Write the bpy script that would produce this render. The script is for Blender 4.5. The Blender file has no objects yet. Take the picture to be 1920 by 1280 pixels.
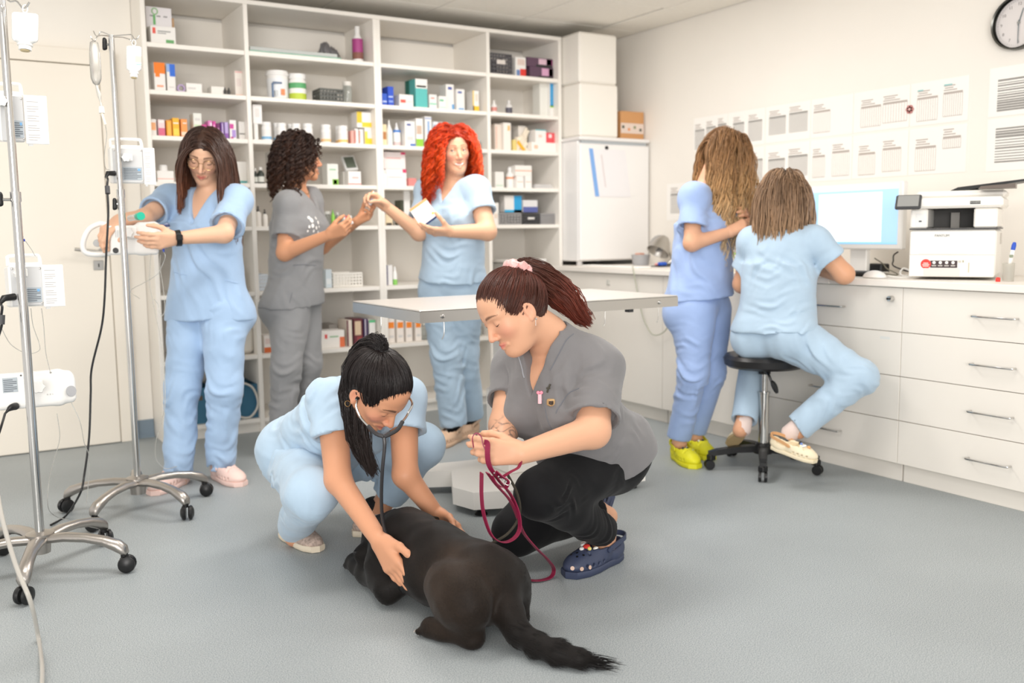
import bpy, math, random
import numpy as np
from mathutils import Matrix, Vector
random.seed(7); RNG = np.random.default_rng(7)
S = bpy.context.scene
COL = S.collection
# ---------------------------------------------------------------- camera
FPX = 1753.36
CAM = np.array([0.0, 0.0, 1.13])
ROT = np.array([[0.851, 0.071, -0.52], [-0.525, 0.092, -0.846], [-0.012, 0.993, 0.115]])
_u, _s, _v = np.linalg.svd(ROT); ROT = _u @ _v
cam = bpy.data.cameras.new('camera'); camo = bpy.data.objects.new('camera', cam); COL.objects.link(camo)
cam.sensor_width = 36.0; cam.lens = FPX * 36.0 / 1920.0
cam.clip_start = 0.05
M4 = Matrix.Identity(4)
for _i in range(3):
    for _j in range(3): M4[_i][_j] = ROT[_i, _j]
    M4[_i][3] = CAM[_i]
camo.matrix_world = M4
cam.dof.use_dof = True; cam.dof.focus_distance = 3.0; cam.dof.aperture_fstop = 2.2
S.camera = camo

def at(x, y, d):
    """world point seen at photo pixel (x, y) at camera depth d"""
    return CAM + ROT @ (np.array([(x - 960) / FPX, -(y - 640) / FPX, -1.0]) * d)
def onz(x, y, z=0.0):
    v = ROT @ np.array([(x - 960) / FPX, -(y - 640) / FPX, -1.0]); return CAM + v * ((z - CAM[2]) / v[2])
def onY(x, y, Y):
    v = ROT @ np.array([(x - 960) / FPX, -(y - 640) / FPX, -1.0]); return CAM + v * (Y / v[1])
def onX(x, y, X):
    v = ROT @ np.array([(x - 960) / FPX, -(y - 640) / FPX, -1.0]); return CAM + v * (X / v[0])

# ---------------------------------------------------------------- world, lamps, exposure
S.view_settings.view_transform = 'Standard'; S.view_settings.look = 'None'
S.view_settings.gamma = 1.0; S.view_settings.use_curve_mapping = False
S.view_settings.exposure = 0.06
S.cycles.use_denoising = True
S.cycles.max_bounces = 6; S.cycles.diffuse_bounces = 4; S.cycles.glossy_bounces = 3
S.cycles.transmission_bounces = 6; S.cycles.transparent_max_bounces = 8
S.cycles.caustics_reflective = False; S.cycles.caustics_refractive = False
S.cycles.sample_clamp_indirect = 6.0
W = bpy.data.worlds.new('world'); S.world = W; W.use_nodes = True
W.node_tree.nodes['Background'].inputs[0].default_value = (1.0, 0.975, 0.94, 1)
W.node_tree.nodes['Background'].inputs[1].default_value = 0.95
def area(name, loc, target, sx, sy, power, color):
    L = bpy.data.lights.new(name, 'AREA'); L.shape = 'RECTANGLE'; L.size = sx; L.size_y = sy; L.energy = power; L.color = color
    o = bpy.data.objects.new(name, L); COL.objects.link(o); o.location = loc
    dv = Vector(target) - Vector(loc); o.rotation_euler = dv.to_track_quat('-Z', 'Y').to_euler()
    return o
WARM = (1.0, 0.965, 0.925)
area('ceiling_lamp', (0.6, 3.0, 2.47), (0.6, 3.0, 0), 1.2, 0.6, 24, WARM)
area('ceiling_lamp', (2.5, 3.9, 2.47), (2.5, 3.9, 0), 1.2, 0.6, 34, WARM)
area('ceiling_lamp', (2.2, 1.8, 2.47), (2.2, 1.8, 0), 1.2, 0.6, 12, WARM)
area('rear_fill', (-2.4, -3.6, 1.7), (2.2, 4.2, 1.5), 4.0, 2.2, 330, (1.0, 0.972, 0.94))  # soft fill added behind the camera to brighten the back shelves and ceiling
# ---------------------------------------------------------------- small helpers
def nrm(v):
    v = np.asarray(v, float); return v / (np.linalg.norm(v) + 1e-12)
def lin(c):
    """sRGB hex or 0-255 triple to linear"""
    if isinstance(c, str): c = [int(c[i:i+2], 16) for i in (0, 2, 4)]
    c = np.array(c, float) / 255.0
    return tuple(np.where(c <= 0.04045, c / 12.92, ((c + 0.055) / 1.055) ** 2.4))
MATS = {}
def mat(name, col=(200, 200, 200), rough=0.5, metal=0.0, bump=0.0, bscale=200.0, var=0.0, vscale=8.0, sheen=0.0, trans=0.0,
        alpha=1.0, emit=0.0, attr=None, spec=0.5, stretch=None, coat=0.0, ior=1.45, sss=0.0):
    if name in MATS: return MATS[name]
    m = bpy.data.materials.new(name); MATS[name] = m; m.use_nodes = True
    nt = m.node_tree; N = nt.nodes; B = N['Principled BSDF']; I = B.inputs
    c = lin(col); I['Base Color'].default_value = (*c, 1); I['Roughness'].default_value = rough; I['Metallic'].default_value = metal
    I['Specular IOR Level'].default_value = spec; I['IOR'].default_value = ior
    if sheen: I['Sheen Weight'].default_value = sheen; I['Sheen Roughness'].default_value = 0.5
    if trans: I['Transmission Weight'].default_value = trans
    if alpha < 1: I['Alpha'].default_value = alpha
    if coat: I['Coat Weight'].default_value = coat; I['Coat Roughness'].default_value = 0.15
    if sss: I['Subsurface Weight'].default_value = sss; I['Subsurface Radius'].default_value = (1.0, .35, .2); I['Subsurface Scale'].default_value = 0.012
    if emit: I['Emission Color'].default_value = (*c, 1); I['Emission Strength'].default_value = emit
    tc = N.new('ShaderNodeTexCoord'); vec = tc.outputs['Object']
    if stretch:
        mp = N.new('ShaderNodeMapping'); mp.inputs['Scale'].default_value = stretch; nt.links.new(vec, mp.inputs['Vector']); vec = mp.outputs['Vector']
    src = None
    if attr:
        a = N.new('ShaderNodeAttribute'); a.attribute_name = attr; src = a.outputs['Color']
    if var:
        n = N.new('ShaderNodeTexNoise'); n.inputs['Scale'].default_value = vscale; n.inputs['Detail'].default_value = 4
        nt.links.new(vec, n.inputs['Vector'])
        mr = N.new('ShaderNodeMapRange'); mr.inputs['From Min'].default_value = .3; mr.inputs['From Max'].default_value = .7
        mr.inputs['To Min'].default_value = 1 - var; mr.inputs['To Max'].default_value = 1 + var
        nt.links.new(n.outputs['Fac'], mr.inputs['Value'])
        mx = N.new('ShaderNodeMix'); mx.data_type = 'RGBA'; mx.blend_type = 'MULTIPLY'; mx.inputs[0].default_value = 1
        if src is None: mx.inputs[6].default_value = (*c, 1)
        else: nt.links.new(src, mx.inputs[6])
        cb = N.new('ShaderNodeCombineColor')
        for k in range(3): nt.links.new(mr.outputs['Result'], cb.inputs[k])
        nt.links.new(cb.outputs['Color'], mx.inputs[7]); src = mx.outputs[2]
    if src is not None: nt.links.new(src, I['Base Color'])
    if bump:
        n = N.new('ShaderNodeTexNoise'); n.inputs['Scale'].default_value = bscale; n.inputs['Detail'].default_value = 3
        nt.links.new(vec, n.inputs['Vector'])
        b = N.new('ShaderNodeBump'); b.inputs['Strength'].default_value = bump; b.inputs['Distance'].default_value = 0.004
        nt.links.new(n.outputs['Fac'], b.inputs['Height']); nt.links.new(b.outputs['Normal'], I['Normal'])
    return m
def cm(c):
    return mat('print_%02x%02x%02x' % tuple(c), c, .45)
def _mesh(name, V, F, smooth=False, colors=None):
    """V (n,3) array; F list of faces or (m,k) array"""
    me = bpy.data.meshes.new(name)
    V = np.asarray(V, np.float32)
    if isinstance(F, np.ndarray):
        n, k = F.shape
        me.vertices.add(len(V)); me.vertices.foreach_set('co', V.ravel())
        me.loops.add(n * k); me.loops.foreach_set('vertex_index', F.astype(np.int32).ravel())
        me.polygons.add(n); me.polygons.foreach_set('loop_start', np.arange(0, n * k, k, dtype=np.int32))
        me.update(calc_edges=True); me.validate()
    else:
        me.from_pydata([tuple(map(float, v)) for v in V], [], F); me.update()
    if smooth: me.polygons.foreach_set('use_smooth', np.ones(len(me.polygons), bool))
    if colors is not None and len(colors) == len(me.vertices):
        a = me.color_attributes.new('Col', 'FLOAT_COLOR', 'POINT')
        c = np.ones((len(V), 4), np.float32); c[:, :3] = colors; a.data.foreach_set('color', c.ravel())
    return me
def tag(o, label=None, cat=None, group=None, kind=None):
    if label: o['label'] = label
    if cat: o['category'] = cat
    if group: o['group'] = group
    if kind: o['kind'] = kind
    return o
def base(o):
    p = np.zeros(3)
    while o is not None: p = p + np.array(o.location); o = o.parent
    return p
def thing(name, loc, label, cat, group=None):
    o = bpy.data.objects.new(name, None); COL.objects.link(o); o.location = [float(v) for v in loc]; o.empty_display_size = .05
    return tag(o, label, cat, group)
class MB:
    """collects shapes in world coordinates; out() links them as one mesh object (local to its parent)"""
    def __init__(s): s.V = []; s.F = []; s.n = 0
    def add(s, V, F):
        V = np.asarray(V, float); s.V.append(V); s.F += [[i + s.n for i in f] for f in F]; s.n += len(V); return s
    def box(s, lo, hi, bv=0.0, R=None, c=None):
        lo = np.minimum(lo, hi).astype(float) if False else np.asarray(lo, float); hi = np.asarray(hi, float)
        l2, h2 = np.minimum(lo, hi), np.maximum(lo, hi)
        bv = min(bv, .45 * float((h2 - l2).min()))
        if bv <= 0:
            V = [(x, y, z) for x in (l2[0], h2[0]) for y in (l2[1], h2[1]) for z in (l2[2], h2[2])]
            F = [[0, 1, 3, 2], [4, 6, 7, 5], [0, 4, 5, 1], [2, 3, 7, 6], [0, 2, 6, 4], [1, 5, 7, 3]]
        else:
            V = []; idx = {}
            for ix, x in enumerate((l2[0], h2[0])):
                for iy, y in enumerate((l2[1], h2[1])):
                    for iz, z in enumerate((l2[2], h2[2])):
                        sx, sy, sz = (1 - 2 * ix) * bv, (1 - 2 * iy) * bv, (1 - 2 * iz) * bv
                        for a, p in enumerate(((x, y + sy, z + sz), (x + sx, y, z + sz), (x + sx, y + sy, z))):
                            idx[ix, iy, iz, a] = len(V); V.append(p)
            g = lambda *k: idx[k]
            F = []
            for i in (0, 1):
                F.append([g(i, 0, 0, 0), g(i, 1, 0, 0), g(i, 1, 1, 0), g(i, 0, 1, 0)][::(-1 if i == 0 else 1)])
                F.append([g(0, i, 0, 1), g(0, i, 1, 1), g(1, i, 1, 1), g(1, i, 0, 1)][::(-1 if i == 0 else 1)])
                F.append([g(0, 0, i, 2), g(1, 0, i, 2), g(1, 1, i, 2), g(0, 1, i, 2)][::(-1 if i == 0 else 1)])
            for i in (0, 1):
                for j in (0, 1):
                    F.append([g(i, j, 0, 0), g(i, j, 1, 0), g(i, j, 1, 1), g(i, j, 0, 1)][::(1 if i == j else -1)])
                    F.append([g(i, 0, j, 0), g(i, 0, j, 2), g(i, 1, j, 2), g(i, 1, j, 0)][::(1 if i == j else -1)])
                    F.append([g(0, i, j, 1), g(1, i, j, 1), g(1, i, j, 2), g(0, i, j, 2)][::(1 if i == j else -1)])
            for ix in (0, 1):
                for iy in (0, 1):
                    for iz in (0, 1):
                        F.append([g(ix, iy, iz, 0), g(ix, iy, iz, 1), g(ix, iy, iz, 2)][::(1 if (ix + iy + iz) % 2 else -1)])
        V = np.array(V, float)
        if R is not None:
            c = (l2 + h2) / 2 if c is None else np.asarray(c, float); V = (V - c) @ np.asarray(R).T + c
        return s.add(V, F)
    def rings(s, P, close_ends=True, closed=False):
        """P: list of rings, each (k,3)"""
        k = len(P[0]); V = np.concatenate([np.asarray(p, float) for p in P]); F = []
        m = len(P)
        for i in range(m if closed else m - 1):
            a, b = i * k, ((i + 1) % m) * k
            for j in range(k): F.append([a + j, a + (j + 1) % k, b + (j + 1) % k, b + j])
        if close_ends and not closed: F += [list(range(k))[::-1], list(range((m - 1) * k, m * k))]
        return s.add(V, F)
    def tube(s, pts, r, k=10, closed=False):
        pts = np.asarray(pts, float); n = len(pts); rr = np.broadcast_to(np.asarray(r, float), (n,))
        T = np.gradient(pts, axis=0) if not closed else np.roll(pts, -1, 0) - np.roll(pts, 1, 0)
        T /= np.linalg.norm(T, axis=1)[:, None] + 1e-12
        u = np.cross(T[0], (0, 0, 1)); u = np.cross(T[0], (1, 0, 0)) if np.linalg.norm(u) < .2 else u
        u = nrm(u); P = []; an = np.arange(k) * 2 * math.pi / k
        for i in range(n):
            u = nrm(u - T[i] * np.dot(u, T[i])); w = np.cross(T[i], u)
            P.append(pts[i] + rr[i] * (np.cos(an)[:, None] * u + np.sin(an)[:, None] * w))
        return s.rings(P, True, closed)
    def ribbon(s, pts, wdir, w, t):
        """flat strap: width w along wdir, thickness t"""
        pts = np.asarray(pts, float); n = len(pts); T = np.gradient(pts, axis=0); P = []
        wd = np.broadcast_to(np.asarray(wdir, float), (n, 3))
        for i in range(n):
            a = nrm(T[i]); b = nrm(wd[i] - a * np.dot(wd[i], a)); c = np.cross(a, b)
            P.append([pts[i] + b * w / 2 + c * t / 2, pts[i] - b * w / 2 + c * t / 2, pts[i] - b * w / 2 - c * t / 2, pts[i] + b * w / 2 - c * t / 2])
        return s.rings(P)
    def lathe(s, prof, c=(0, 0, 0), axis=(0, 0, 1), k=16):
        ax = nrm(axis); u = np.cross(ax, (1, 0, 0)); u = np.cross(ax, (0, 1, 0)) if np.linalg.norm(u) < .3 else u
        u = nrm(u); w = np.cross(ax, u); an = np.arange(k) * 2 * math.pi / k; c = np.asarray(c, float)
        return s.rings([c + ax * z + max(r, 1e-4) * (np.cos(an)[:, None] * u + np.sin(an)[:, None] * w) for r, z in prof])
    def prism(s, poly, lo, hi, plane='xy'):
        """poly list of 2d points extruded from lo to hi along the third axis"""
        k = len(poly); f = {'xy': lambda a, b, c: (a, b, c), 'xz': lambda a, b, c: (a, c, b), 'yz': lambda a, b, c: (c, a, b)}[plane]
        V = [f(a, b, lo) for a, b in poly] + [f(a, b, hi) for a, b in poly]
        F = [list(range(k))[::-1], list(range(k, 2 * k))] + [[i, (i + 1) % k, k + (i + 1) % k, k + i] for i in range(k)]
        return s.add(V, F)
    def T(s, o, A):
        """place the shapes collected so far: local x, y, z run along the rows of A from o"""
        s.V = [np.asarray(o, float) + v @ np.asarray(A, float) for v in s.V]; return s
    def quad(s, a, b, c, d): return s.add([a, b, c, d], [[0, 1, 2, 3]])
    def out(s, name, m, parent=None, smooth=False, label=None, **tags):
        V = np.concatenate(s.V); off = base(parent) if parent is not None else np.zeros(3)
        if parent is None and tags.get('origin', True) and tags.get('kind') != 'structure':
            off = np.array([(V[:, 0].min() + V[:, 0].max()) / 2, (V[:, 1].min() + V[:, 1].max()) / 2, V[:, 2].min()])
        tags.pop('origin', None)
        me = _mesh(name, V - off, s.F); me.materials.append(m)
        bm_fix(me)
        if smooth: smooth_by_angle(me)
        o = bpy.data.objects.new(name, me); COL.objects.link(o); o.parent = parent
        if parent is None: o.location = off.tolist()
        return tag(o, label, **tags)
import bmesh
def bm_fix(me):
    bm = bmesh.new(); bm.from_mesh(me); bmesh.ops.recalc_face_normals(bm, faces=bm.faces); bm.to_mesh(me); bm.free()
def smooth_by_angle(me, ang=40):
    me.polygons.foreach_set('use_smooth', np.ones(len(me.polygons), bool))
    try: me.set_sharp_from_angle(angle=math.radians(ang))
    except Exception: pass
def rawobj(name, V, F, m, parent=None, colors=None, label=None, smooth=True, **tags):
    V = np.asarray(V, float); off = base(parent) if parent is not None else np.array([V[:, 0].mean(), V[:, 1].mean(), V[:, 2].min()])
    me = _mesh(name, V - off, F, smooth, colors); me.materials.append(m)
    o = bpy.data.objects.new(name, me); COL.objects.link(o); o.parent = parent
    if parent is None: o.location = off.tolist()
    return tag(o, label, **tags)
def copy_tree(o, delta, label=None, group=None):
    """a copy of a thing with its parts and sub-parts, moved by delta"""
    c = o.copy(); COL.objects.link(c); c.location = (np.array(o.location) + np.asarray(delta, float)).tolist()
    if label: c['label'] = label
    if group: c['group'] = group
    def kids(a, b):
        for ch in a.children:
            d = ch.copy(); COL.objects.link(d); d.parent = b; kids(ch, d)
    kids(o, c); return c
def text(name, body, size, origin, right, up, m, parent=None, depth=0.0006, align='CENTER', **tags):
    cu = bpy.data.curves.new(name, 'FONT'); cu.body = body; cu.size = size; cu.align_x = align; cu.align_y = 'CENTER'; cu.extrude = depth
    tmp = bpy.data.objects.new(name, cu); COL.objects.link(tmp)
    dg = bpy.context.evaluated_depsgraph_get(); me = bpy.data.meshes.new_from_object(tmp.evaluated_get(dg)); bpy.data.objects.remove(tmp)
    r, u = nrm(right), nrm(up); n = np.cross(r, u); o0 = np.asarray(origin, float) - (base(parent) if parent is not None else 0)
    V = np.empty(len(me.vertices) * 3, np.float32); me.vertices.foreach_get('co', V); V = V.reshape(-1, 3)
    V = V[:, :1] * r + V[:, 1:2] * u + V[:, 2:3] * n + o0
    me.vertices.foreach_set('co', V.astype(np.float32).ravel()); me.update(); me.materials.clear(); me.materials.append(m)
    o = bpy.data.objects.new(name, me); COL.objects.link(o); o.parent = parent
    return tag(o, **tags)
def spline(pts, n=24, closed=False):
    """Catmull-Rom through pts"""
    P = np.asarray(pts, float)
    if closed: P = np.vstack([P[-1], P, P[0], P[1]])
    else: P = np.vstack([2 * P[0] - P[1], P, 2 * P[-1] - P[-2]])
    seg = len(P) - 3; t = np.linspace(0, seg - 1e-6, n); out = []
    for x in t:
        i = int(x); f = x - i; a, b, c, d = P[i:i + 4]
        out.append(.5 * (2 * b + (c - a) * f + (2 * a - 5 * b + 4 * c - d) * f * f + (3 * b - a - 3 * c + d) * f ** 3))
    return np.array(out)

# ---------------------------------------------------------------- implicit surfaces (bodies, clothes, shoes, the dog)
def _bb(*pts): P = np.array(pts); return P.min(0), P.max(0)
class SDF:
    def __init__(s): s.p = []
    def copy(s): n = SDF(); n.p = list(s.p); return n
    def add(s, fn, lo, hi, op, k): s.p.append((fn, lo, hi, op, k)); return s
    def cone(s, a, b, ra, rb=None, k=.02, op='u', flat=None, cut=None):
        a = np.asarray(a, float); b = np.asarray(b, float); rb = ra if rb is None else rb
        ab = b - a; L2 = float(ab @ ab) + 1e-9; R = max(ra, rb); lo, hi = _bb(a - R, a + R, b - R, b + R)
        def f(X, Y, Z):
            x, y, z = X - a[0], Y - a[1], Z - a[2]
            if flat is not None:
                n, sc = flat; q = (x * n[0] + y * n[1] + z * n[2]) * (sc - 1); x = x + q * n[0]; y = y + q * n[1]; z = z + q * n[2]
            t = np.clip((x * ab[0] + y * ab[1] + z * ab[2]) / L2, 0, 1)
            d = np.sqrt((x - t * ab[0]) ** 2 + (y - t * ab[1]) ** 2 + (z - t * ab[2]) ** 2) - (ra + (rb - ra) * t)
            if flat is not None: d = d / max(1.0, flat[1] ** .5)
            if cut is not None:
                for c, n in cut: d = np.maximum(d, (X - c[0]) * n[0] + (Y - c[1]) * n[1] + (Z - c[2]) * n[2])
            return d
        return s.add(f, lo, hi, op, k)
    def chain(s, pts, rad, k=.02, **kw):
        for i in range(len(pts) - 1): s.cone(pts[i], pts[i + 1], rad[i], rad[i + 1], k, **kw)
        return s
    def ell(s, c, r, R=None, k=.02, op='u'):
        c = np.asarray(c, float); R = np.eye(3) if R is None else np.asarray(R, float); r = np.asarray(r, float)
        e = np.sqrt(((R * r[:, None]) ** 2).sum(0)); lo, hi = c - e, c + e
        def f(X, Y, Z):
            x, y, z = X - c[0], Y - c[1], Z - c[2]
            q = [(x * R[i, 0] + y * R[i, 1] + z * R[i, 2]) / r[i] for i in range(3)]
            k0 = np.sqrt(q[0] ** 2 + q[1] ** 2 + q[2] ** 2) + 1e-9
            k1 = np.sqrt((q[0] / r[0]) ** 2 + (q[1] / r[1]) ** 2 + (q[2] / r[2]) ** 2) + 1e-9
            return k0 * (k0 - 1) / k1
        return s.add(f, lo, hi, op, k)
    def etube(s, a, b, lat, ra, rb, k=.02, op='u'):
        """elliptic tube from a to b with flat ends; lat = direction of the first radius; ra, rb = (r_lat, r_other)"""
        a = np.asarray(a, float); b = np.asarray(b, float); ax = b - a; L = np.linalg.norm(ax); ax /= L
        u = nrm(lat - ax * np.dot(lat, ax)); w = np.cross(ax, u); R = max(*ra, *rb); lo, hi = _bb(a - R, a + R, b - R, b + R)
        def f(X, Y, Z):
            x, y, z = X - a[0], Y - a[1], Z - a[2]; h = x * ax[0] + y * ax[1] + z * ax[2]; t = np.clip(h / L, 0, 1)
            r1 = ra[0] + (rb[0] - ra[0]) * t; r2 = ra[1] + (rb[1] - ra[1]) * t
            q = np.sqrt(((x * u[0] + y * u[1] + z * u[2]) / r1) ** 2 + ((x * w[0] + y * w[1] + z * w[2]) / r2) ** 2)
            return np.maximum((q - 1) * np.minimum(r1, r2), np.abs(h - L / 2) - L / 2)
        return s.add(f, lo, hi, op, k)
    def half(s, c, n, op='i', k=.004, lo=None, hi=None):
        """op 'i': cut away the side n points to (inside the box lo-hi when given)"""
        c = np.asarray(c, float); n = nrm(n)
        return s.add(lambda X, Y, Z: (X - c[0]) * n[0] + (Y - c[1]) * n[1] + (Z - c[2]) * n[2], lo, hi, op, k)
    def box(s, c, r, R=None, k=.01, op='u', rnd=.0):
        c = np.asarray(c, float); R = np.eye(3) if R is None else np.asarray(R, float); r = np.asarray(r, float)
        e = np.abs(R * r[:, None]).sum(0); lo, hi = c - e, c + e
        def f(X, Y, Z):
            x, y, z = X - c[0], Y - c[1], Z - c[2]
            q = [np.abs(x * R[i, 0] + y * R[i, 1] + z * R[i, 2]) - (r[i] - rnd) for i in range(3)]
            o = np.sqrt(sum(np.maximum(v, 0) ** 2 for v in q)); return o + np.minimum(np.maximum(np.maximum(q[0], q[1]), q[2]), 0) - rnd
        return s.add(f, lo, hi, op, k)
    def fold(s, c, r, d, lam, amp, ph=0.0, bend=0.25):
        """a local set of cloth folds: ridges across direction d"""
        c = np.asarray(c, float); d = nrm(d); e = nrm(np.cross(d, (.3, .5, .8))); g3 = np.cross(d, e)
        def f(X, Y, Z):
            x, y, z = X - c[0], Y - c[1], Z - c[2]; q = x * d[0] + y * d[1] + z * d[2]; w = x * e[0] + y * e[1] + z * e[2]
            v = x * g3[0] + y * g3[1] + z * g3[2]
            u = q + bend * lam * np.sin(w * 5.1 / r + ph * 1.7) + .5 * lam * np.sin(w * 2.3 / r + v * 3 / r + ph)
            wave = np.sin(6.283 * u / lam + ph) * .7 + .45 * np.sin(6.283 * u / (lam * 1.73) + ph * 2.1 + w * 3 / r)
            wave = wave * (.45 + .55 * np.sin(w * 3.7 / r + ph * 3 + u * 2 / lam))
            return -amp * 1.4 * np.exp(-(x * x + y * y + z * z) / (r * r)) * np.clip(wave, -.55, 1.2)
        return s.add(f, c - 2.2 * r, c + 2.2 * r, 'd', 0)
    def bumps(s, amp, sc, seed=0):
        rs = np.random.default_rng(seed); A = rs.normal(size=(5, 3)) * sc; B = rs.uniform(0, 6.28, 5)
        def f(X, Y, Z):
            w = [np.sin(X * A[i, 0] + Y * A[i, 1] + Z * A[i, 2] + B[i]) for i in range(5)]
            return amp * (w[0] * w[1] + w[2] * w[3] + .5 * w[4])
        return s.add(f, None, None, 'd', 0)
    @staticmethod
    def _apply(d, e, op, k):
        if op == 'd': return d + e
        if op == 'u':
            if k <= 0: return np.minimum(d, e)
            h = np.clip(.5 + .5 * (d - e) / k, 0, 1); return d + (e - d) * h - k * h * (1 - h)
        if op == 's': e = -e
        if k <= 0: return np.maximum(d, e)
        h = np.clip(.5 - .5 * (d - e) / k, 0, 1); return d + (e - d) * h + k * h * (1 - h)
    def ev(s, P):
        X, Y, Z = P[:, 0], P[:, 1], P[:, 2]; d = np.full(len(P), 1.0)
        for fn, lo, hi, op, k in s.p:
            if lo is not None and op != 'u':
                m = ((P > lo - .03) & (P < hi + .03)).all(1)
                if m.any(): d[m] = s._apply(d[m], fn(X[m], Y[m], Z[m]), op, k)
            else: d = s._apply(d, fn(X, Y, Z), op, k)
        return d
    def grad(s, P, e=.004):
        d = s.ev(P); g = np.stack([s.ev(P + np.eye(3)[i] * e) - d for i in range(3)], 1); return d, g / (np.linalg.norm(g, axis=1)[:, None] + 1e-9)
    def bounds(s):
        L = [p for p in s.p if p[3] == 'u']; return np.min([p[1] for p in L], 0), np.max([p[2] for p in L], 0)
    def mesh(s, h, lo=None, hi=None):
        l0, h0 = s.bounds(); lo = l0 - 3 * h if lo is None else np.asarray(lo, float); hi = h0 + 3 * h if hi is None else np.asarray(hi, float)
        n = np.ceil((hi - lo) / h).astype(int) + 1
        ax = [(lo[i] + h * np.arange(n[i])).astype(np.float32) for i in range(3)]
        D = np.full(n, .5, np.float32)
        for fn, a, b, op, k in s.p:
            if a is None: i0 = np.zeros(3, int); i1 = n
            else:
                m = k + 3 * h
                i0 = np.clip(np.floor((a - m - lo) / h).astype(int), 0, n); i1 = np.clip(np.ceil((b + m - lo) / h).astype(int) + 1, 0, n)
                if (i1 <= i0).any(): continue
            sl = tuple(slice(i0[i], i1[i]) for i in range(3))
            e = fn(ax[0][sl[0], None, None], ax[1][None, sl[1], None], ax[2][None, None, sl[2]])
            D[sl] = s._apply(D[sl], e, op, k)
        return snets(D, lo, h)
def snets(D, o, h):
    s = D < 0
    nx, ny, nz = D.shape
    c = np.zeros((nx - 1, ny - 1, nz - 1), np.int8)
    for i in (0, 1):
        for j in (0, 1):
            for k in (0, 1): c += s[i:nx - 1 + i, j:ny - 1 + j, k:nz - 1 + k]
    cells = np.argwhere((c > 0) & (c < 8)); idx = np.full(c.shape, -1, np.int32); idx[tuple(cells.T)] = np.arange(len(cells))
    cor = np.array([(i, j, k) for i in (0, 1) for j in (0, 1) for k in (0, 1)])
    d8 = np.stack([D[tuple((cells + q).T)] for q in cor], 1)
    acc = np.zeros((len(cells), 3)); cnt = np.zeros(len(cells))
    for a in range(8):
        for b in range(a + 1, 8):
            if np.abs(cor[a] - cor[b]).sum() != 1: continue
            m = (d8[:, a] < 0) != (d8[:, b] < 0); t = d8[m, a] / (d8[m, a] - d8[m, b])
            acc[m] += cor[a] + t[:, None] * (cor[b] - cor[a]); cnt[m] += 1
    V = o + h * (cells + acc / cnt[:, None]); F = []
    for ax in range(3):
        sl0 = [slice(None)] * 3; sl1 = [slice(None)] * 3; sl0[ax] = slice(0, -1); sl1[ax] = slice(1, None)
        A, B = s[tuple(sl0)], s[tuple(sl1)]; e = np.argwhere(A != B)
        u, v = (ax + 1) % 3, (ax + 2) % 3
        ok = (e[:, u] > 0) & (e[:, v] > 0) & (e[:, u] < D.shape[u] - 1) & (e[:, v] < D.shape[v] - 1); e = e[ok]
        if not len(e): continue
        fl = A[tuple(e.T)]; du = np.zeros(3, int); du[u] = 1; dv = np.zeros(3, int); dv[v] = 1
        q = np.stack([idx[tuple((e - du - dv).T)], idx[tuple((e - dv).T)], idx[tuple(e.T)], idx[tuple((e - du).T)]], 1)
        q[~fl] = q[~fl][:, ::-1]; F.append(q)
    return V, np.concatenate(F) if F else np.zeros((0, 4), int)
def relax(V, F, it=1, lam=.5):
    for _ in range(it):
        acc = np.zeros_like(V); cnt = np.zeros(len(V))
        for a in range(4):
            b = (a + 1) % 4
            np.add.at(acc, F[:, a], V[F[:, b]]); np.add.at(acc, F[:, b], V[F[:, a]]); np.add.at(cnt, F[:, a], 1); np.add.at(cnt, F[:, b], 1)
        V = V + lam * (acc / np.maximum(cnt, 1)[:, None] - V)
    return V
def strands(P, r, k=3):
    """P (N,M,3) -> tapered tubes; returns V, F, strand index per vertex"""
    N, M, _ = P.shape; T = np.gradient(P, axis=1); T /= np.linalg.norm(T, axis=2)[..., None] + 1e-9
    ref = np.broadcast_to(nrm((.31, .77, .55)), T.shape); U = np.cross(T, ref); U /= np.linalg.norm(U, axis=2)[..., None] + 1e-9; Wv = np.cross(T, U)
    r = np.broadcast_to(np.asarray(r), (N, M)) if np.ndim(r) != 1 else np.asarray(r)[None, :] * np.ones((N, 1))
    V = np.stack([P + r[..., None] * (math.cos(2 * math.pi * j / k) * U + math.sin(2 * math.pi * j / k) * Wv) for j in range(k)], 2)
    b = (np.arange(N)[:, None] * M + np.arange(M - 1)[None]) * k; F = []
    for j in range(k):
        j2 = (j + 1) % k; F.append(np.stack([b + j, b + j2, b + k + j2, b + k + j], -1).reshape(-1, 4))
    return V.reshape(-1, 3), np.concatenate(F), np.repeat(np.arange(N), M * k)
# ---------------------------------------------------------------- the room
CEIL = 2.497; XR = 4.28; YB = 5.78; YD = 5.56
m_wall = mat('wall_paint', (243, 238, 230), .75, bump=.06, bscale=90, var=.012, vscale=2)
m_ceil = mat('ceiling_tile', (245, 241, 232), .9, bump=.25, bscale=260, var=.02, vscale=40)
m_white = mat('white_laminate', (240, 234, 226), .42, var=.01, vscale=3)
m_frame = mat('shelf_white', (244, 239, 231), .45)
m_door = mat('door_cream', (240, 232, 219), .5, var=.008, vscale=2)
m_chrome = mat('chrome', (205, 203, 200), .16, 1.0)
m_steel = mat('brushed_steel', (190, 186, 180), .34, 1.0, bump=.05, bscale=300, stretch=(1, 30, 1))
m_black = mat('black_plastic', (24, 24, 25), .38)
m_dark = mat('dark_grey', (70, 70, 72), .5)
m_wplast = mat('white_plastic', (240, 238, 234), .35)
m_cove = mat('blue_cove', (126, 142, 156), .6)
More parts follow.
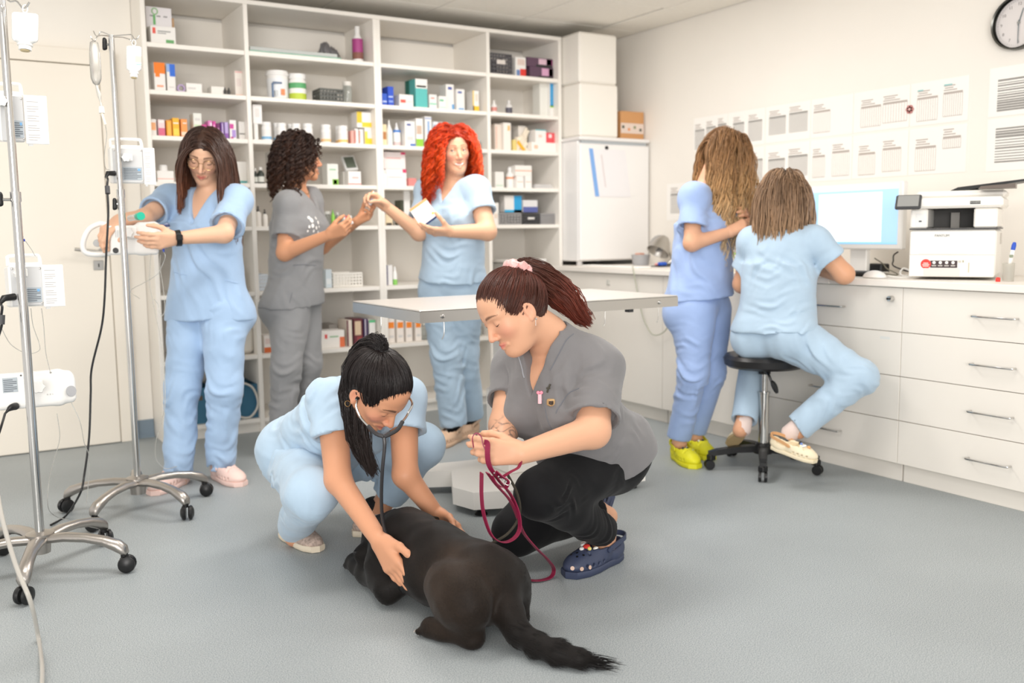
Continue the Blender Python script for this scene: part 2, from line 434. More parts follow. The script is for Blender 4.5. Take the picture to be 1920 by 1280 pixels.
# speckled blue-grey sheet vinyl
mf = bpy.data.materials.new('floor_vinyl'); mf.use_nodes = True
nt = mf.node_tree; N = nt.nodes; B = N['Principled BSDF']; B.inputs['Roughness'].default_value = .5; B.inputs['Specular IOR Level'].default_value = .4
tc = N.new('ShaderNodeTexCoord'); n1 = N.new('ShaderNodeTexNoise'); n1.inputs['Scale'].default_value = 330; n1.inputs['Detail'].default_value = 2
n2 = N.new('ShaderNodeTexNoise'); n2.inputs['Scale'].default_value = 1.6; n2.inputs['Detail'].default_value = 5
r1 = N.new('ShaderNodeValToRGB'); r1.color_ramp.elements[0].position = .34; r1.color_ramp.elements[1].position = .66
r1.color_ramp.elements[0].color = (*lin((126, 134, 138)), 1); r1.color_ramp.elements[1].color = (*lin((186, 190, 190)), 1)
e = r1.color_ramp.elements.new(.5); e.color = (*lin((160, 166, 168)), 1)
mr = N.new('ShaderNodeMapRange'); mr.inputs[1].default_value = .3; mr.inputs[2].default_value = .7; mr.inputs[3].default_value = .94; mr.inputs[4].default_value = 1.05
mx = N.new('ShaderNodeMix'); mx.data_type = 'RGBA'; mx.blend_type = 'MULTIPLY'; mx.inputs[0].default_value = 1
cb = N.new('ShaderNodeCombineColor')
nt.links.new(tc.outputs['Object'], n1.inputs['Vector']); nt.links.new(tc.outputs['Object'], n2.inputs['Vector'])
nt.links.new(n1.outputs['Fac'], r1.inputs['Fac']); nt.links.new(n2.outputs['Fac'], mr.inputs['Value'])
for k in range(3): nt.links.new(mr.outputs['Result'], cb.inputs[k])
nt.links.new(r1.outputs['Color'], mx.inputs[6]); nt.links.new(cb.outputs['Color'], mx.inputs[7]); nt.links.new(mx.outputs[2], B.inputs['Base Color'])
MB().box((-1.6, .2, -.1), (XR + .15, YB + .15, 0)).out('floor', mf, kind='structure')
MB().box((.98, YB, 0), (XR + .15, YB + .15, CEIL + .2)).out('wall_back', m_wall, kind='structure')
MB().box((-1.6, YD, 0), (1.006, YD + .37, CEIL + .2)).out('wall_left', m_wall, kind='structure')
MB().box((XR, .2, 0), (XR + .15, YB, CEIL + .2)).out('wall_right', m_wall, kind='structure')
ceil = MB().box((-1.6, 1.2, CEIL + .03), (XR, YB, CEIL + .18)).out('ceiling', m_ceil, kind='structure')
# ceiling tiles: every panel in reach of the frame
xs = [3.96 - .617 * i for i in range(0, 8)]; ys = [5.21 - .617 * i for i in range(0, 5)]
xe = [XR - .004] + xs; ye = [YB - .004] + ys; shared = {}
for i in range(len(xe) - 1):
    for j in range(len(ye) - 1):
        x1, x0, y1, y0 = xe[i], xe[i + 1], ye[j], ye[j + 1]; g = .004
        loose = (i == 1 and j == 1)
        X0, X1, Y0, Y1 = x0 + g, x1 - g - (.014 if loose else 0), y0 + g, y1 - g - (.012 if loose else 0)
        key = (round(X1 - X0, 3), round(Y1 - Y0, 3))
        if key not in shared:
            t = MB().box((-(X1 - X0) / 2, -(Y1 - Y0) / 2, 0), ((X1 - X0) / 2, (Y1 - Y0) / 2, .018), .003)
            me = _mesh('tile', np.concatenate(t.V), t.F); me.materials.append(m_ceil); bm_fix(me); shared[key] = me
        o = bpy.data.objects.new('tile', shared[key]); COL.objects.link(o); o.parent = ceil
        o.location = ((X0 + X1) / 2, (Y0 + Y1) / 2, CEIL)
# the rest of the ceiling, past the tiles built one by one
MB().box((-1.6, 1.2, CEIL), (xe[-1], YB, CEIL + .02)).out('panel', m_ceil, ceil)
MB().box((xe[-1], 1.2, CEIL), (XR, ye[-1], CEIL + .02)).out('panel', m_ceil, ceil)
# coved skirting where the left wall meets the shelving
b = MB(); b.prism([(YD, 0), (YD - .03, 0), (YD - .012, .02), (YD - .006, .1), (YD, .1)], .885, 1.005, 'yz'); b.out('baseboard_left', m_cove, kind='structure')
# door leaf standing proud of the left wall, frame, lever and keyhole plate
yl = 5.5
xl = onY(206, 500, yl)[0]; zt = onY(60, 116, yl)[2]
door = bpy.data.objects.new('door_1', None); COL.objects.link(door); door.location = (xl - .45, yl, 0); tag(door, 'cream door leaf with lever handle beside the tall shelving', kind='structure')
MB().box((xl - .98, yl - .02, .004), (xl, yl + .04, zt), .004).out('door_leaf', m_door, door)
fr = MB(); fr.box((xl + .004, yl - .012, 0), (xl + .085, YD, zt + .085), .003); fr.box((xl - 1.06, yl - .012, zt + .006), (xl + .004, YD, zt + .085), .003)
fr.out('door_frame', m_door, door)
h = MB(); a = onY(196, 473, yl - .075); c = onY(140, 467, yl - .075)
h.tube([a, c], .009, 10); h.tube([a, a + (0, .055, 0)], .009, 10); h.lathe([(.0, -.004), (.026, -.004), (.026, .004), (0, .004)], (a[0], yl - .024, a[2]), (0, 1, 0))
h.out('door_handle', m_steel, door, True)
q = onY(185, 497, yl - .022)
kp = MB(); kp.box(q - (.026, .003, .026), q + (.026, .002, .026), .003); kp = kp.out('lock_plate', m_steel, door)
MB().box(q - (.003, .005, .01), q + (.003, .002, .009)).out('keyhole', m_black, kp)
# ---------------------------------------------------------------- tall open shelving and everything on it
XS = [1.02, 1.558, 2.328, 3.106, 3.662]; YF = 5.3; YBK = 5.755; TH = .024
ZS = [2.15, 1.906, 1.668, 1.425, 1.184, .815, .453, .082]      # shelf tops, from the highest down
unit = thing('shelving_unit', (2.34, 5.5, 0), 'tall white open shelving with four bays along the back wall', 'shelving')
for i, x in enumerate(XS):
    MB().box((x - TH / 2, YF, 0), (x + TH / 2, YBK, 2.40), .0015).out('side_panel' if i in (0, 4) else 'divider', m_frame, unit)
    if i in (2,): MB().box((x + TH / 2 + .0005, YF + .002, 0), (x + TH * 1.45, YBK, 2.40), .0015).out('divider', m_frame, unit)
for c in range(4):
    x0, x1 = XS[c] + TH / 2 + (.0115 if c == 2 else 0), XS[c + 1] - TH / 2
    for z in ZS: MB().box((x0 + .0005, YF + .004, z - TH), (x1 - .0005, YBK - .01, z), .0015).out('shelf', m_frame, unit)
    MB().box((x0, YBK - .009, .06), (x1, YBK, 2.38)).out('back_panel', m_frame, unit)
    MB().box((x0, YF + .03, 0), (x1, YF + .05, .057)).out('plinth', m_frame, unit)
MB().box((XS[0] - TH / 2, YF - .002, 2.40), (XS[4] + TH / 2, YBK, 2.424), .0015).out('top_board', m_frame, unit)
ORD = ['first', 'second', 'third', 'fourth', 'fifth', 'sixth', 'seventh', 'eighth']
def where(row, x):
    return 'on %s shelf, %s bay' % (ORD[row], ORD[sum(1 for v in XS[1:4] if v < x)])
def place(x0, x1, yt, row, dy, z0=None):
    Y = YF + dy; ym = yt + 12
    a = onY(x0, ym, Y); b = onY(x1, ym, Y); t = onY((x0 + x1) / 2, yt, Y)
    zb = (ZS[row] if z0 is None else z0) + .0008
    lo = XS[0]; 
    for i in range(4):
        if XS[i] < (a[0] + b[0]) / 2 < XS[i + 1]:
            A, Bm = XS[i] + TH / 2 + (.013 if i == 2 else .001), XS[i + 1] - TH / 2 - .001
            a[0] = max(a[0], A); b[0] = min(b[0], Bm)
    return a[0], b[0], Y, zb, max(t[2], zb + .012)
def carton(x0, x1, yt, row, look, col=(238, 235, 231), bands=(), dy=.06, dep=.09, z0=None, name='carton', cat='box', group='cartons on the shelving', loc=True):
    X0, X1, Y, zb, zt = place(x0, x1, yt, row, dy, z0); s = min(.025, (X1 - X0) * .18) if z0 is None else 0
    X0 += s
    dep = min(dep, YBK - .012 - Y)
    o = MB().box((X0, Y, zb), (X1, Y + dep, zt), .0012).out(name, cm(col), label=look + (' ' + where(row, (X0 + X1) / 2) if loc else ''), cat=cat, group=group)
    for (u0, v0, u1, v1, bc) in bands:
        W_, H_ = X1 - X0, zt - zb
        MB().box((X0 + u0 * W_, Y - .0006, zb + v0 * H_), (X0 + u1 * W_, Y + .0001, zb + v1 * H_)).out('printed_panel', cm(bc), o)
    return o, zt
def jar(x0, x1, yt, row, look, col=(242, 240, 237), cap=(240, 239, 237), lab=None, dy=.08, shape='jar', z0=None, group='bottles and jars on the shelving', glass=False, loc=True):
    X0, X1, Y, zb, zt = place(x0, x1, yt, row, dy, z0); r = (X1 - X0) / 2; cx = (X0 + X1) / 2; cy = Y + r; Hh = zt - zb
    t = thing(shape, (cx, cy, zb), look + (' ' + where(row, cx) if loc else ''), shape.split('_')[-1], group)
    m = mat('clear_glass', (225, 232, 230), .05, trans=.85, spec=.5) if glass else cm(col)
    P = {'jar': ([(0, 0), (.94, 0), (1, .03), (1, .74), (.86, .8), (.86, .84), (0, .84)], [(0, .81), (.98, .81), (.98, .99), (.9, 1), (0, 1)]),
         'bottle': ([(0, 0), (.95, 0), (1, .03), (1, .62), (.55, .76), (.42, .8), (.42, .86), (0, .86)], [(0, .82), (.5, .82), (.46, 1), (0, 1)]),
         'spray_bottle': ([(0, 0), (.95, 0), (1, .03), (1, .6), (.6, .72), (.5, .74), (0, .74)], [(0, .72), (.55, .72), (.5, .8), (.28, .84), (.2, 1), (0, 1)]),
         'bucket': ([(0, 0), (.84, 0), (.88, .02), (.97, .86), (0, .86)], [(0, .84), (1.06, .84), (1.08, .9), (1.0, .93), (1.0, .99), (.95, 1), (0, 1)])}[shape]
    MB().lathe([(a * r, b * Hh) for a, b in P[0]], (cx, cy, zb), k=20).out('body', m, t, True)
    MB().lathe([(a * r, b * Hh) for a, b in P[1]], (cx, cy, zb), k=20).out('cap' if shape != 'bucket' else 'lid', cm(cap), t, True)
    if lab:
        for (v0, v1, lc) in lab:
            rr = r * 1.012 if shape != 'bucket' else r * (.885 + .1 * (v0 + v1) / 2) * 1.02
            MB().lathe([(rr * .97, v0 * Hh), (rr, v0 * Hh), (rr * (1.05 if shape == 'bucket' else 1), v1 * Hh), (rr * .97, v1 * Hh)], (cx, cy, zb), k=20).out('label', cm(lc), t, True)
    return t
def basket(x0, x1, yt, row, look, col, dy=.05, dep=.2, rows=5, cols=7, hole=None, loc=True):
    """woven plastic basket: four walls of real slats, a rim and a floor"""
    X0, X1, Y, zb, zt = place(x0, x1, yt, row, dy); m = cm(col); Y1 = min(Y + dep, YBK - .02)
    t = thing('basket', ((X0 + X1) / 2, (Y + Y1) / 2, zb), look + (' ' + where(row, (X0 + X1) / 2) if loc else ''), 'basket', 'baskets on the shelving')
    MB().box((X0 + .004, Y + .004, zb), (X1 - .004, Y1 - .004, zb + .004)).out('basket_floor', m, t)
    r_ = MB(); q = .008
    for a, b_ in (((X0, Y), (X1, Y + q)), ((X0, Y1 - q), (X1, Y1)), ((X0, Y + q), (X0 + q, Y1 - q)), ((X1 - q, Y + q), (X1, Y1 - q))): r_.box((*a, zt - .012), (*b_, zt), .002)
    r_.out('rim', m, t)
    H_ = zt - zb - .012; w = MB()
    for i in range(rows):
        z = zb + H_ * (i + .5) / rows
        for y in (Y + .002, Y1 - .005): w.box((X0 + .003, y, z - H_ / rows * .3), (X1 - .003, y + .003, z + H_ / rows * .3))
        w.box((X0 + .002, Y + .003, z - H_ / rows * .3), (X0 + .005, Y1 - .003, z + H_ / rows * .3))
    for i in range(cols + 1):
        x = X0 + .004 + (X1 - X0 - .008) * i / cols
        for y in (Y + .0005, Y1 - .0065): w.box((x - .004, y, zb), (x + .004, y + .006, zt - .011))
    for i in range(4):
        y = Y + .01 + (Y1 - Y - .02) * i / 3; w.box((X0 + .0005, y - .004, zb), (X0 + .0065, y + .004, zt - .011))
    w.out('weave', m, t)
    if hole: MB().box(((X0 + X1) / 2 - (X1 - X0) * .2, Y - .001, zb + H_ * .55), ((X0 + X1) / 2 + (X1 - X0) * .2, Y + .004, zb + H_ * .78), .002).out('handle_opening', cm(hole), t)
    return t
WHT = (240, 237, 233); OR = (245, 130, 38); BL = (38, 88, 196); TE = (96, 190, 186); MG = (206, 78, 158); PU = (112, 66, 152); YE = (245, 205, 60); RD = (222, 62, 60); GN = (120, 196, 70); GY = (150, 150, 150); LG = (214, 211, 208)
# first shelf
o, zt = carton(273, 329, 49, 0, 'white carton printed with a red ring and a green pen', WHT, [(.08, .58, .2, .9, (232, 96, 84)), (.28, .7, .8, .76, GY), (.28, .6, .62, .65, GY), (.6, .12, .92, .3, (110, 170, 110))], dep=.16)
X0, X1, Y, zb, _ = place(276, 324, 40, 0, .09, zt)
zt2 = CEIL - .075 if False else 2.355
lf = MB().box((X0, Y + .02, zt), (X1, Y + .023, zt2)).out('printed_leaflet', cm((232, 228, 230)), label='printed leaflet standing upright on the white carton in the first bay', cat='leaflet')
MB().tube([((X0 * .65 + X1 * .35) + .014 * math.cos(a), Y + .019, zt + .085 + .016 * math.sin(a)) for a in np.linspace(0, 6.28, 17)], .003, 6).out('printed_ring', cm((140, 190, 130)), lf)
MB().box((X0 * .68 + X1 * .32 - .006, Y + .0185, zt + .015), (X0 * .68 + X1 * .32 + .006, Y + .02, zt + .066)).out('printed_stem', cm((110, 178, 110)), lf)
for k in range(3): MB().box((X0 + .02 + .035 * k, Y + .0188, zt2 - .05), (X0 + .04 + .035 * k, Y + .02, zt2 - .043)).out('printed_line', cm(GY), lf)
MB().box((X1 - .006, Y + .03, zt), (X1 + .014, Y + .06, zt + .06)).out('cardboard_flap', cm((188, 150, 110)), label='brown cardboard flap beside the upright leaflet in the first bay', cat='flap')
a = place(354, 388, 76, 0, .12); MB().box((a[0], a[2], a[3]), (a[1], a[2] + .06, a[3] + .011), .002).out('folder', cm((96, 100, 84)), label='thin dark folder lying flat on the first shelf down, first bay', cat='folder')
a = place(468, 640, 90, 0, .03)
gl = thing('glass_sheet', ((a[0] + a[1]) / 2, a[2] + .12, a[3]), 'sheet of thick glass with a green edge on the first shelf down, second bay', 'glass sheet')
MB().box((a[0], a[2], a[3]), (a[1], a[2] + .3, a[3] + .012), .001).out('glass_pane', mat('green_glass', (70, 160, 120), .1, trans=.3), gl)
MB().box((a[0] + .005, a[2] + .01, a[3] + .0122), (a[1] - .02, a[2] + .3, a[3] + .034), .002).out('wrapping', mat('cellophane', (205, 210, 205), .2, trans=.4), gl)
a = place(596, 632, 72, 0, .3); sd = SDF(); cx, zb = (a[0] + a[1]) / 2, a[3]
sd.ell((cx, a[2] - .02, zb + .07), (.06, .05, .05)).ell((cx - .03, a[2] - .02, zb + .11), (.03, .03, .035), k=.03).half((0, 0, zb + .035), (0, 0, -1)).bumps(.006, 60, 3)
V, F = sd.mesh(.008); rawobj('crumpled_bag', V, F, mat('dark_bag', (120, 118, 120), .5), label='crumpled dark plastic bag on the glass sheet in the second bay', cat='bag')
jar(664, 683, 48, 0, 'white bottle with a purple label', lab=[(.12, .66, (168, 66, 130)), (.12, .3, (196, 150, 110))], shape='bottle', cap=(238, 236, 232))
basket(919, 960, 100, 0, 'dark grey woven basket with a white grip opening', (84, 82, 86), hole=(222, 214, 208))
carton(962, 986, 107, 0, 'red and white box between the dark basket and the purple boxes', WHT, [(.45, .04, 1, .42, (226, 62, 56)), (.1, .04, .42, .36, (110, 140, 190)), (.2, .6, .9, .9, (226, 206, 196))])
_, z1 = carton(988, 1041, 126, 0, 'dark purple box, lower of the two', (98, 72, 92), [(.5, .3, .98, .92, (220, 168, 200)), (.8, .3, .98, .92, (190, 76, 140)), (.35, .04, .98, .25, (50, 52, 50))], dep=.14)
carton(988, 1040, 109, 0, 'dark purple box, upper of the two', (98, 72, 92), [(.45, .3, .95, .92, (224, 190, 206)), (.75, .3, .97, .92, (196, 84, 150)), (.35, .02, .95, .25, (50, 52, 50))], dep=.14, z0=z1, dy=.065)
# second shelf
carton(284, 309, 117, 1, 'white medicine carton with a slanted orange top', WHT, [(0, .62, 1, 1, OR), (.1, .5, .5, .62, OR), (.2, .15, .8, .22, (236, 170, 140))])
carton(309, 328, 120, 1, 'white medicine carton with a blue top corner', WHT, [(.35, .56, 1, 1, (52, 110, 214)), (0, .72, .35, 1, (150, 180, 230)), (.2, .15, .8, .2, LG)])
a = place(331, 349, 153, 1, .05); tp = MB(); cx = (a[0] + a[1]) / 2; tp.rings([[(cx + rr * math.cos(t), a[2] + yy, a[3] + .022 + rr * math.sin(t)) for t in np.linspace(0, 6.283, 20, endpoint=False)] for rr, yy in ((.013, 0), (.0215, 0), (.0215, .018), (.013, .018))], False, True)
tp.out('tape_roll', cm((180, 160, 196)), smooth=True, label='small roll of pale purple tape on the second shelf down, first bay', cat='tape')
carton(343, 379, 156, 1, 'long low white box beside the tape roll', WHT, [(.1, .4, .6, .6, LG)])
carton(391, 421, 162, 1, 'plain low white box', (236, 232, 226))
jar(420, 426, 164, 1, 'left of two tiny black vials', (70, 68, 66), (90, 88, 86), shape='bottle', dy=.05); jar(427, 433, 164, 1, 'other tiny black vial beside the tall pinkish carton', (70, 68, 66), (90, 88, 86), shape='bottle', dy=.05)
carton(437, 458, 133, 1, 'tall pale carton with pink edging', (236, 228, 220), [(.05, .93, .95, .98, (232, 180, 176)), (.05, .02, .95, .08, (234, 190, 170)), (.2, .4, .8, .7, (228, 214, 208))])
bk = jar(506, 545, 131, 1, 'white lidded tub with blue lettering and an orange dog print', lab=[(.08, .72, (236, 238, 240))], shape='bucket', dy=.07)
bp = np.array(bk.location); r = .055
for (du, v0, v1, w_, cc) in ((-.018, .088, .098, .05, (90, 110, 140)), (.012, .026, .06, .022, (226, 140, 90)), (-.026, .02, .05, .016, (200, 204, 206)), (-.047, .008, .09, .006, (90, 120, 160))):
    MB().box(bp + (du - w_ / 2, -.064, v0), bp + (du + w_ / 2, -.05, v1)).out('printed_panel', cm(cc), bk)
jar(547, 578, 137, 1, 'white tub with a green and lime label', lab=[(.46, .66, (92, 168, 110)), (.06, .28, (190, 208, 70))], shape='jar', dy=.07)
basket(600, 645, 166, 1, 'small dark wire basket', (86, 88, 84), dep=.13, rows=3)
jar(646, 662, 152, 1, 'clear empty glass jar', glass=True, cap=(226, 222, 214), dy=.09)
carton(713, 726, 175, 1, 'short blue carton beside the divider', (48, 92, 200), [(.2, .3, .9, .42, (200, 214, 240))]); carton(725, 738, 162, 1, 'tall blue carton with pale print', (44, 84, 202), [(.1, .45, .9, .52, (190, 206, 240)), (.1, .2, .9, .3, (140, 166, 228))])
carton(743, 775, 177, 1, 'low white carton with red lettering', WHT, [(.08, .35, .45, .6, (224, 96, 84)), (.5, .4, .9, .5, LG)])
carton(769, 779, 149, 1, 'dark green carton behind the teal one', (44, 128, 112), dy=.17)
carton(774, 801, 148, 1, 'large teal carton with a white top', TE, [(0, .68, 1, 1, WHT), (.1, .72, .9, .78, (150, 200, 190)), (.05, 0, .95, .06, (140, 206, 200))])
carton(802, 819, 177, 1, 'small white carton with a pale green stripe', WHT, [(.05, .3, .95, .42, (150, 210, 186)), (.2, .7, .7, .8, (220, 150, 140))])
carton(821, 837, 180, 1, 'small white carton with a green heading', WHT, [(.05, .6, .6, .75, (110, 190, 150)), (.05, .1, .95, .2, (190, 224, 210))], dy=.04)
carton(833, 851, 158, 1, 'tall white carton with a dark blue emblem', WHT, [(.25, .8, .75, .9, (80, 96, 168)), (.7, .02, 1, .25, (110, 170, 220))], dy=.08)
carton(853, 871, 167, 1, 'medium white carton with a blue heading', WHT, [(.15, .8, .65, .9, (90, 110, 170)), (.2, .05, .9, .14, (140, 180, 220))])
carton(884, 898, 170, 1, 'white and yellow tube carton', WHT, [(0, 0, 1, .28, (246, 196, 60)), (0, 0, .18, 1, (244, 206, 96)), (.4, .5, .8, .85, (226, 216, 200))])
jar(924, 934, 188, 1, 'little white bottle with a red label', lab=[(.2, .5, (226, 150, 140))], shape='bottle', cap=(236, 232, 228)); jar(952, 963, 188, 1, 'little bottle with a dark label', (226, 224, 222), (226, 224, 222), lab=[(.06, .5, (88, 86, 98))], shape='bottle')
carton(1008, 1030, 153, 1, 'tall plain white carton', (236, 235, 228), dy=.09); carton(1029, 1044, 152, 1, 'tall white carton with a blue panel and a green foot', WHT, [(.1, .3, .95, .98, (70, 160, 214)), (.1, .26, .95, .32, (150, 206, 80))], dy=.06)
# third shelf
cs = [(280, 293, 223, 'slim carton with an orange swirl', WHT, [(.1, .35, .9, .8, (244, 180, 130))]), (294, 309, 224, 'slim carton with a deep pink foot', (240, 214, 216), [(0, 0, 1, .5, (216, 110, 140)), (.1, .8, .9, .97, WHT)]),
      (310, 322, 225, 'slim amber carton', (236, 158, 56), [(.2, .1, .8, .9, (246, 186, 84))]), (321, 336, 221, 'bright yellow-orange carton', (250, 186, 60), [(.1, .1, .9, .45, (250, 214, 90)), (.1, .7, .9, .76, WHT)]),
      (337, 351, 223, 'carton fading from orange to white', (246, 160, 90), [(.0, .1, 1, .3, (250, 214, 190)), (.3, .75, .9, .8, WHT)]), (378, 388, 233, 'short magenta carton', (196, 72, 140), []),
      (389, 398, 226, 'pink carton with a white spine', (222, 130, 190), [(.5, .1, .9, .9, (246, 226, 240))]), (398, 405, 227, 'narrow magenta carton', MG, [(.2, .2, .6, .8, (236, 180, 216))]),
      (405, 413, 231, 'narrow dark plum carton', (110, 44, 96), [(.3, .3, .7, .7, (190, 140, 180))]), (413, 420, 229, 'violet carton with a white stripe', PU, [(.4, .1, .7, .95, (220, 206, 232))]), (420, 428, 229, 'lilac carton with a purple foot', (190, 170, 220), [(0, 0, 1, .35, (140, 90, 170))]),
      (428, 443, 225, 'white carton with magenta and violet blocks', WHT, [(0, .55, .6, .8, MG), (.3, .1, .9, .5, (176, 150, 214)), (.1, .02, .5, .14, (206, 80, 150))])]
for x0, x1, yt, lk, c, b in cs: carton(x0, x1, yt, 2, lk, c, b)
carton(446, 463, 228, 2, 'plain white carton with a black line', (236, 233, 229), [(0, .3, 1, .36, (120, 116, 112))]); carton(359, 378, 212, 2, 'tall white pouch carton with a green tint', (234, 236, 228), [(.1, .1, .9, .55, (206, 226, 190)), (.2, .7, .8, .8, LG)], dy=.08)
_, z1 = carton(475, 484, 232, 2, 'narrow white carton under a larger one', (236, 234, 231)); carton(474, 491, 196, 2, 'white carton balanced on the narrow one', (240, 238, 236), [(.25, .35, .7, .8, (224, 220, 216))], z0=z1)
for i, (x0, x1, yt, dy, c, lk) in enumerate([(493, 511, 228, .06, (130, 180, 216), 'white jar with a blue foot band, first of its row'), (514, 527, 230, .13, (130, 180, 216), 'white jar half hidden behind the second blue-banded jar'), (522, 539, 230, .05, (130, 180, 216), 'white jar with a blue foot band, second of its row'),
        (541, 553, 232, .13, (230, 220, 214), 'white jar with an all-white label, half hidden'), (549, 566, 231, .05, (234, 196, 170), 'white jar with a pale peach band above the curly hair'), (571, 589, 231, .06, (240, 180, 140), 'white jar with an orange foot band, left of the gap'), (605, 623, 233, .06, (240, 196, 140), 'white jar with a yellow foot band, alone'), (631, 642, 236, .13, (240, 196, 140), 'white jar half hidden behind the last yellow-banded jar'), (637, 655, 235, .05, (244, 200, 120), 'white jar with a yellow foot band, last of its row')]):
    jar(x0, x1, yt, 2, lk, lab=[(.1, .24, c), (.3, .6, (232, 230, 228))], dy=dy)
carton(657, 664, 245, 2, 'slim salmon carton', (232, 170, 160)); carton(664, 672, 241, 2, 'slim white carton with a red edge, left one', WHT, [(0, .1, .25, .9, (226, 120, 110))]); carton(672, 681, 242, 2, 'slim white carton with a red edge, right one', WHT, [(0, .1, .2, .9, (226, 120, 110))])
_, z1 = carton(681, 697, 240, 2, 'yellow and white carton at the bottom of a stack', WHT, [(0, 0, 1, .4, YE), (0, .4, .4, .8, (240, 214, 90))]); carton(669, 697, 210, 2, 'yellow and white carton leaning on top of a stack', WHT, [(0, .3, .35, 1, (226, 196, 60)), (.35, .05, 1, .35, YE)], z0=z1)
carton(714, 725, 233, 2, 'small tan carton with a cat picture', (240, 220, 180), [(.1, .3, .9, .65, (190, 130, 80))]); jar(726, 738, 225, 2, 'white nasal spray bottle', shape='spray_bottle', lab=[(.08, .5, (226, 232, 230))]); jar(740, 753, 230, 2, 'white bottle with a blue collar', shape='spray_bottle', cap=(238, 238, 240), lab=[(.6, .7, (70, 130, 206)), (.05, .2, (220, 196, 196))])
for x0, x1, yt, lk, c, b, dy in [(755, 778, 227, 'white carton with a dark blue emblem and foot', WHT, [(.2, .82, .6, .9, (80, 96, 160)), (.5, .0, 1, .12, (80, 120, 190)), (.2, .25, .8, .4, LG)], .05), (777, 793, 222, 'white carton with brown pictures and a lime foot', WHT, [(0, 0, 1, .28, (150, 204, 70)), (.1, .45, .8, .75, (206, 180, 160))], .05), (794, 809, 218, 'white carton with a blue bottle picture', WHT, [(.35, .2, .7, .85, (150, 180, 216)), (0, .9, 1, .96, (180, 190, 214))], .06),
        (765, 778, 224, 'white carton standing behind the blue-emblem carton', (232, 230, 228), [], .15), (810, 822, 228, 'pale carton with a light blue stripe', (232, 234, 236), [(.1, .2, .6, .9, (170, 196, 220))], .06), (822, 834, 229, 'pale carton next to the red hair', (230, 232, 234), [(.1, .3, .9, .5, (190, 206, 224))], .06)]: carton(x0, x1, yt, 2, lk, c, b, dy=dy)
jar(898, 905, 262, 2, 'tiny glass vial, left of the pair', glass=True, shape='bottle', cap=(190, 206, 210)); jar(906, 912, 263, 2, 'tiny glass vial, right of the pair', glass=True, shape='bottle', cap=(190, 206, 210))
carton(925, 941, 232, 2, 'beige carton at the divider', (234, 222, 210), [(.1, .1, .3, .9, (230, 196, 180))], dy=.1); carton(941, 958, 230, 2, 'white carton with an orange corner mark', (240, 234, 226), [(.55, .72, .85, .9, (244, 190, 120))]); carton(960, 969, 262, 2, 'tiny yellow carton', (226, 206, 130)); carton(969, 986, 236, 2, 'tall plain cream carton', (236, 230, 222), dy=.12)
a = place(975, 1012, 222, 2, .04); _, z1 = carton(991, 1043, 267, 2, 'long flat white tray', (242, 239, 234), [(.1, .3, .25, .7, (238, 196, 170))], dy=.03, dep=.12)
bg = SDF(); cx = a[0] + .05; bg.box((cx - .01, a[2] + .06, ZS[2] + .05), (.042, .02, .05), k=0).box((cx + .03, a[2] + .06, ZS[2] + .11), (.022, .01, .05), np.array([[.87, 0, -.5], [0, 1, 0], [.5, 0, .87]]), k=.03).bumps(.004, 70, 5)
V, F = bg.mesh(.006); bo = rawobj('paper_bag', V, F, cm((238, 226, 206)), label='crumpled cream paper bag with an orange corner on the third shelf down, fourth bay', cat='bag')
MB().prism([(cx - .055, ZS[2] + .055), (cx - .045, ZS[2] + .075), (cx + .012, ZS[2] + .012), (cx - .01, ZS[2] + .008)], a[2] + .028, a[2] + .034, 'xz').out('printed_panel', cm((250, 180, 50)), bo)
carton(1004, 1024, 243, 2, 'white carton with a teal lid line', WHT, [(0, .92, 1, 1, (120, 190, 196)), (.3, .4, .6, .6, (240, 206, 190))], z0=z1, dy=.05); carton(1024, 1043, 249, 2, 'red carton with a white mark', (228, 84, 92), [(.3, .5, .65, .85, (248, 220, 220))], z0=z1, dy=.05)
# fourth shelf
_, z1 = carton(288, 326, 320, 3, 'low white box with a pink line', WHT, [(0, .25, 1, .34, (238, 190, 180))], dep=.12); jar(300, 316, 309, 3, 'small white pump jar', dy=.09, z0=z1)
carton(338, 346, 322, 3, 'small orange carton behind the brown hair', OR); carton(437, 463, 303, 3, 'white book-like carton with a teal foot', (240, 236, 230), [(0, 0, 1, .12, (90, 176, 176))]); carton(430, 440, 305, 3, 'cream carton behind the teal-footed one', (234, 228, 220), dy=.14)
for x0, x1, yt, lk in [(477, 483, 315, 'small dark bottle beside the divider'), (484, 497, 313, 'dark bottle with a white label'), (501, 511, 312, 'dark bottle with a white cap next to curly hair')]: jar(x0, x1, yt, 3, lk, (52, 58, 52), (232, 230, 226), lab=[(.12, .45, (216, 218, 212))], shape='bottle')
carton(505, 514, 284, 3, 'narrow pale carton behind the dark bottles', (232, 230, 226), dy=.14)
carton(609, 634, 307, 3, 'white carton with a green dog picture', (238, 238, 232), [(.45, 0, 1, .28, (130, 190, 70)), (.55, .04, .85, .24, (226, 160, 80)), (.2, .7, .8, .76, (160, 206, 170))])
_, z1 = carton(640, 662, 322, 3, 'cream carton under the tilted screen', (232, 230, 224), dy=.13); carton(648, 677, 321, 3, 'low white carton with a red base line', WHT, [(.0, .06, 1, .14, (230, 130, 130)), (.3, .5, .8, .6, (238, 180, 176))])
c0 = onY(655, 307, YF + .16); Rt = np.array(Matrix.Rotation(math.radians(-28), 3, 'X')) @ np.array(Matrix.Rotation(math.radians(-6), 3, 'Y'))
ht = thing('handheld_monitor', (c0[0], c0[1], z1), 'grey handheld monitor with a dark screen on the fourth shelf down, second bay', 'monitor')
MB().box(c0 - (.042, .012, .05), c0 + (.042, .012, .05), .004, Rt).out('housing', cm((216, 216, 214)), ht)
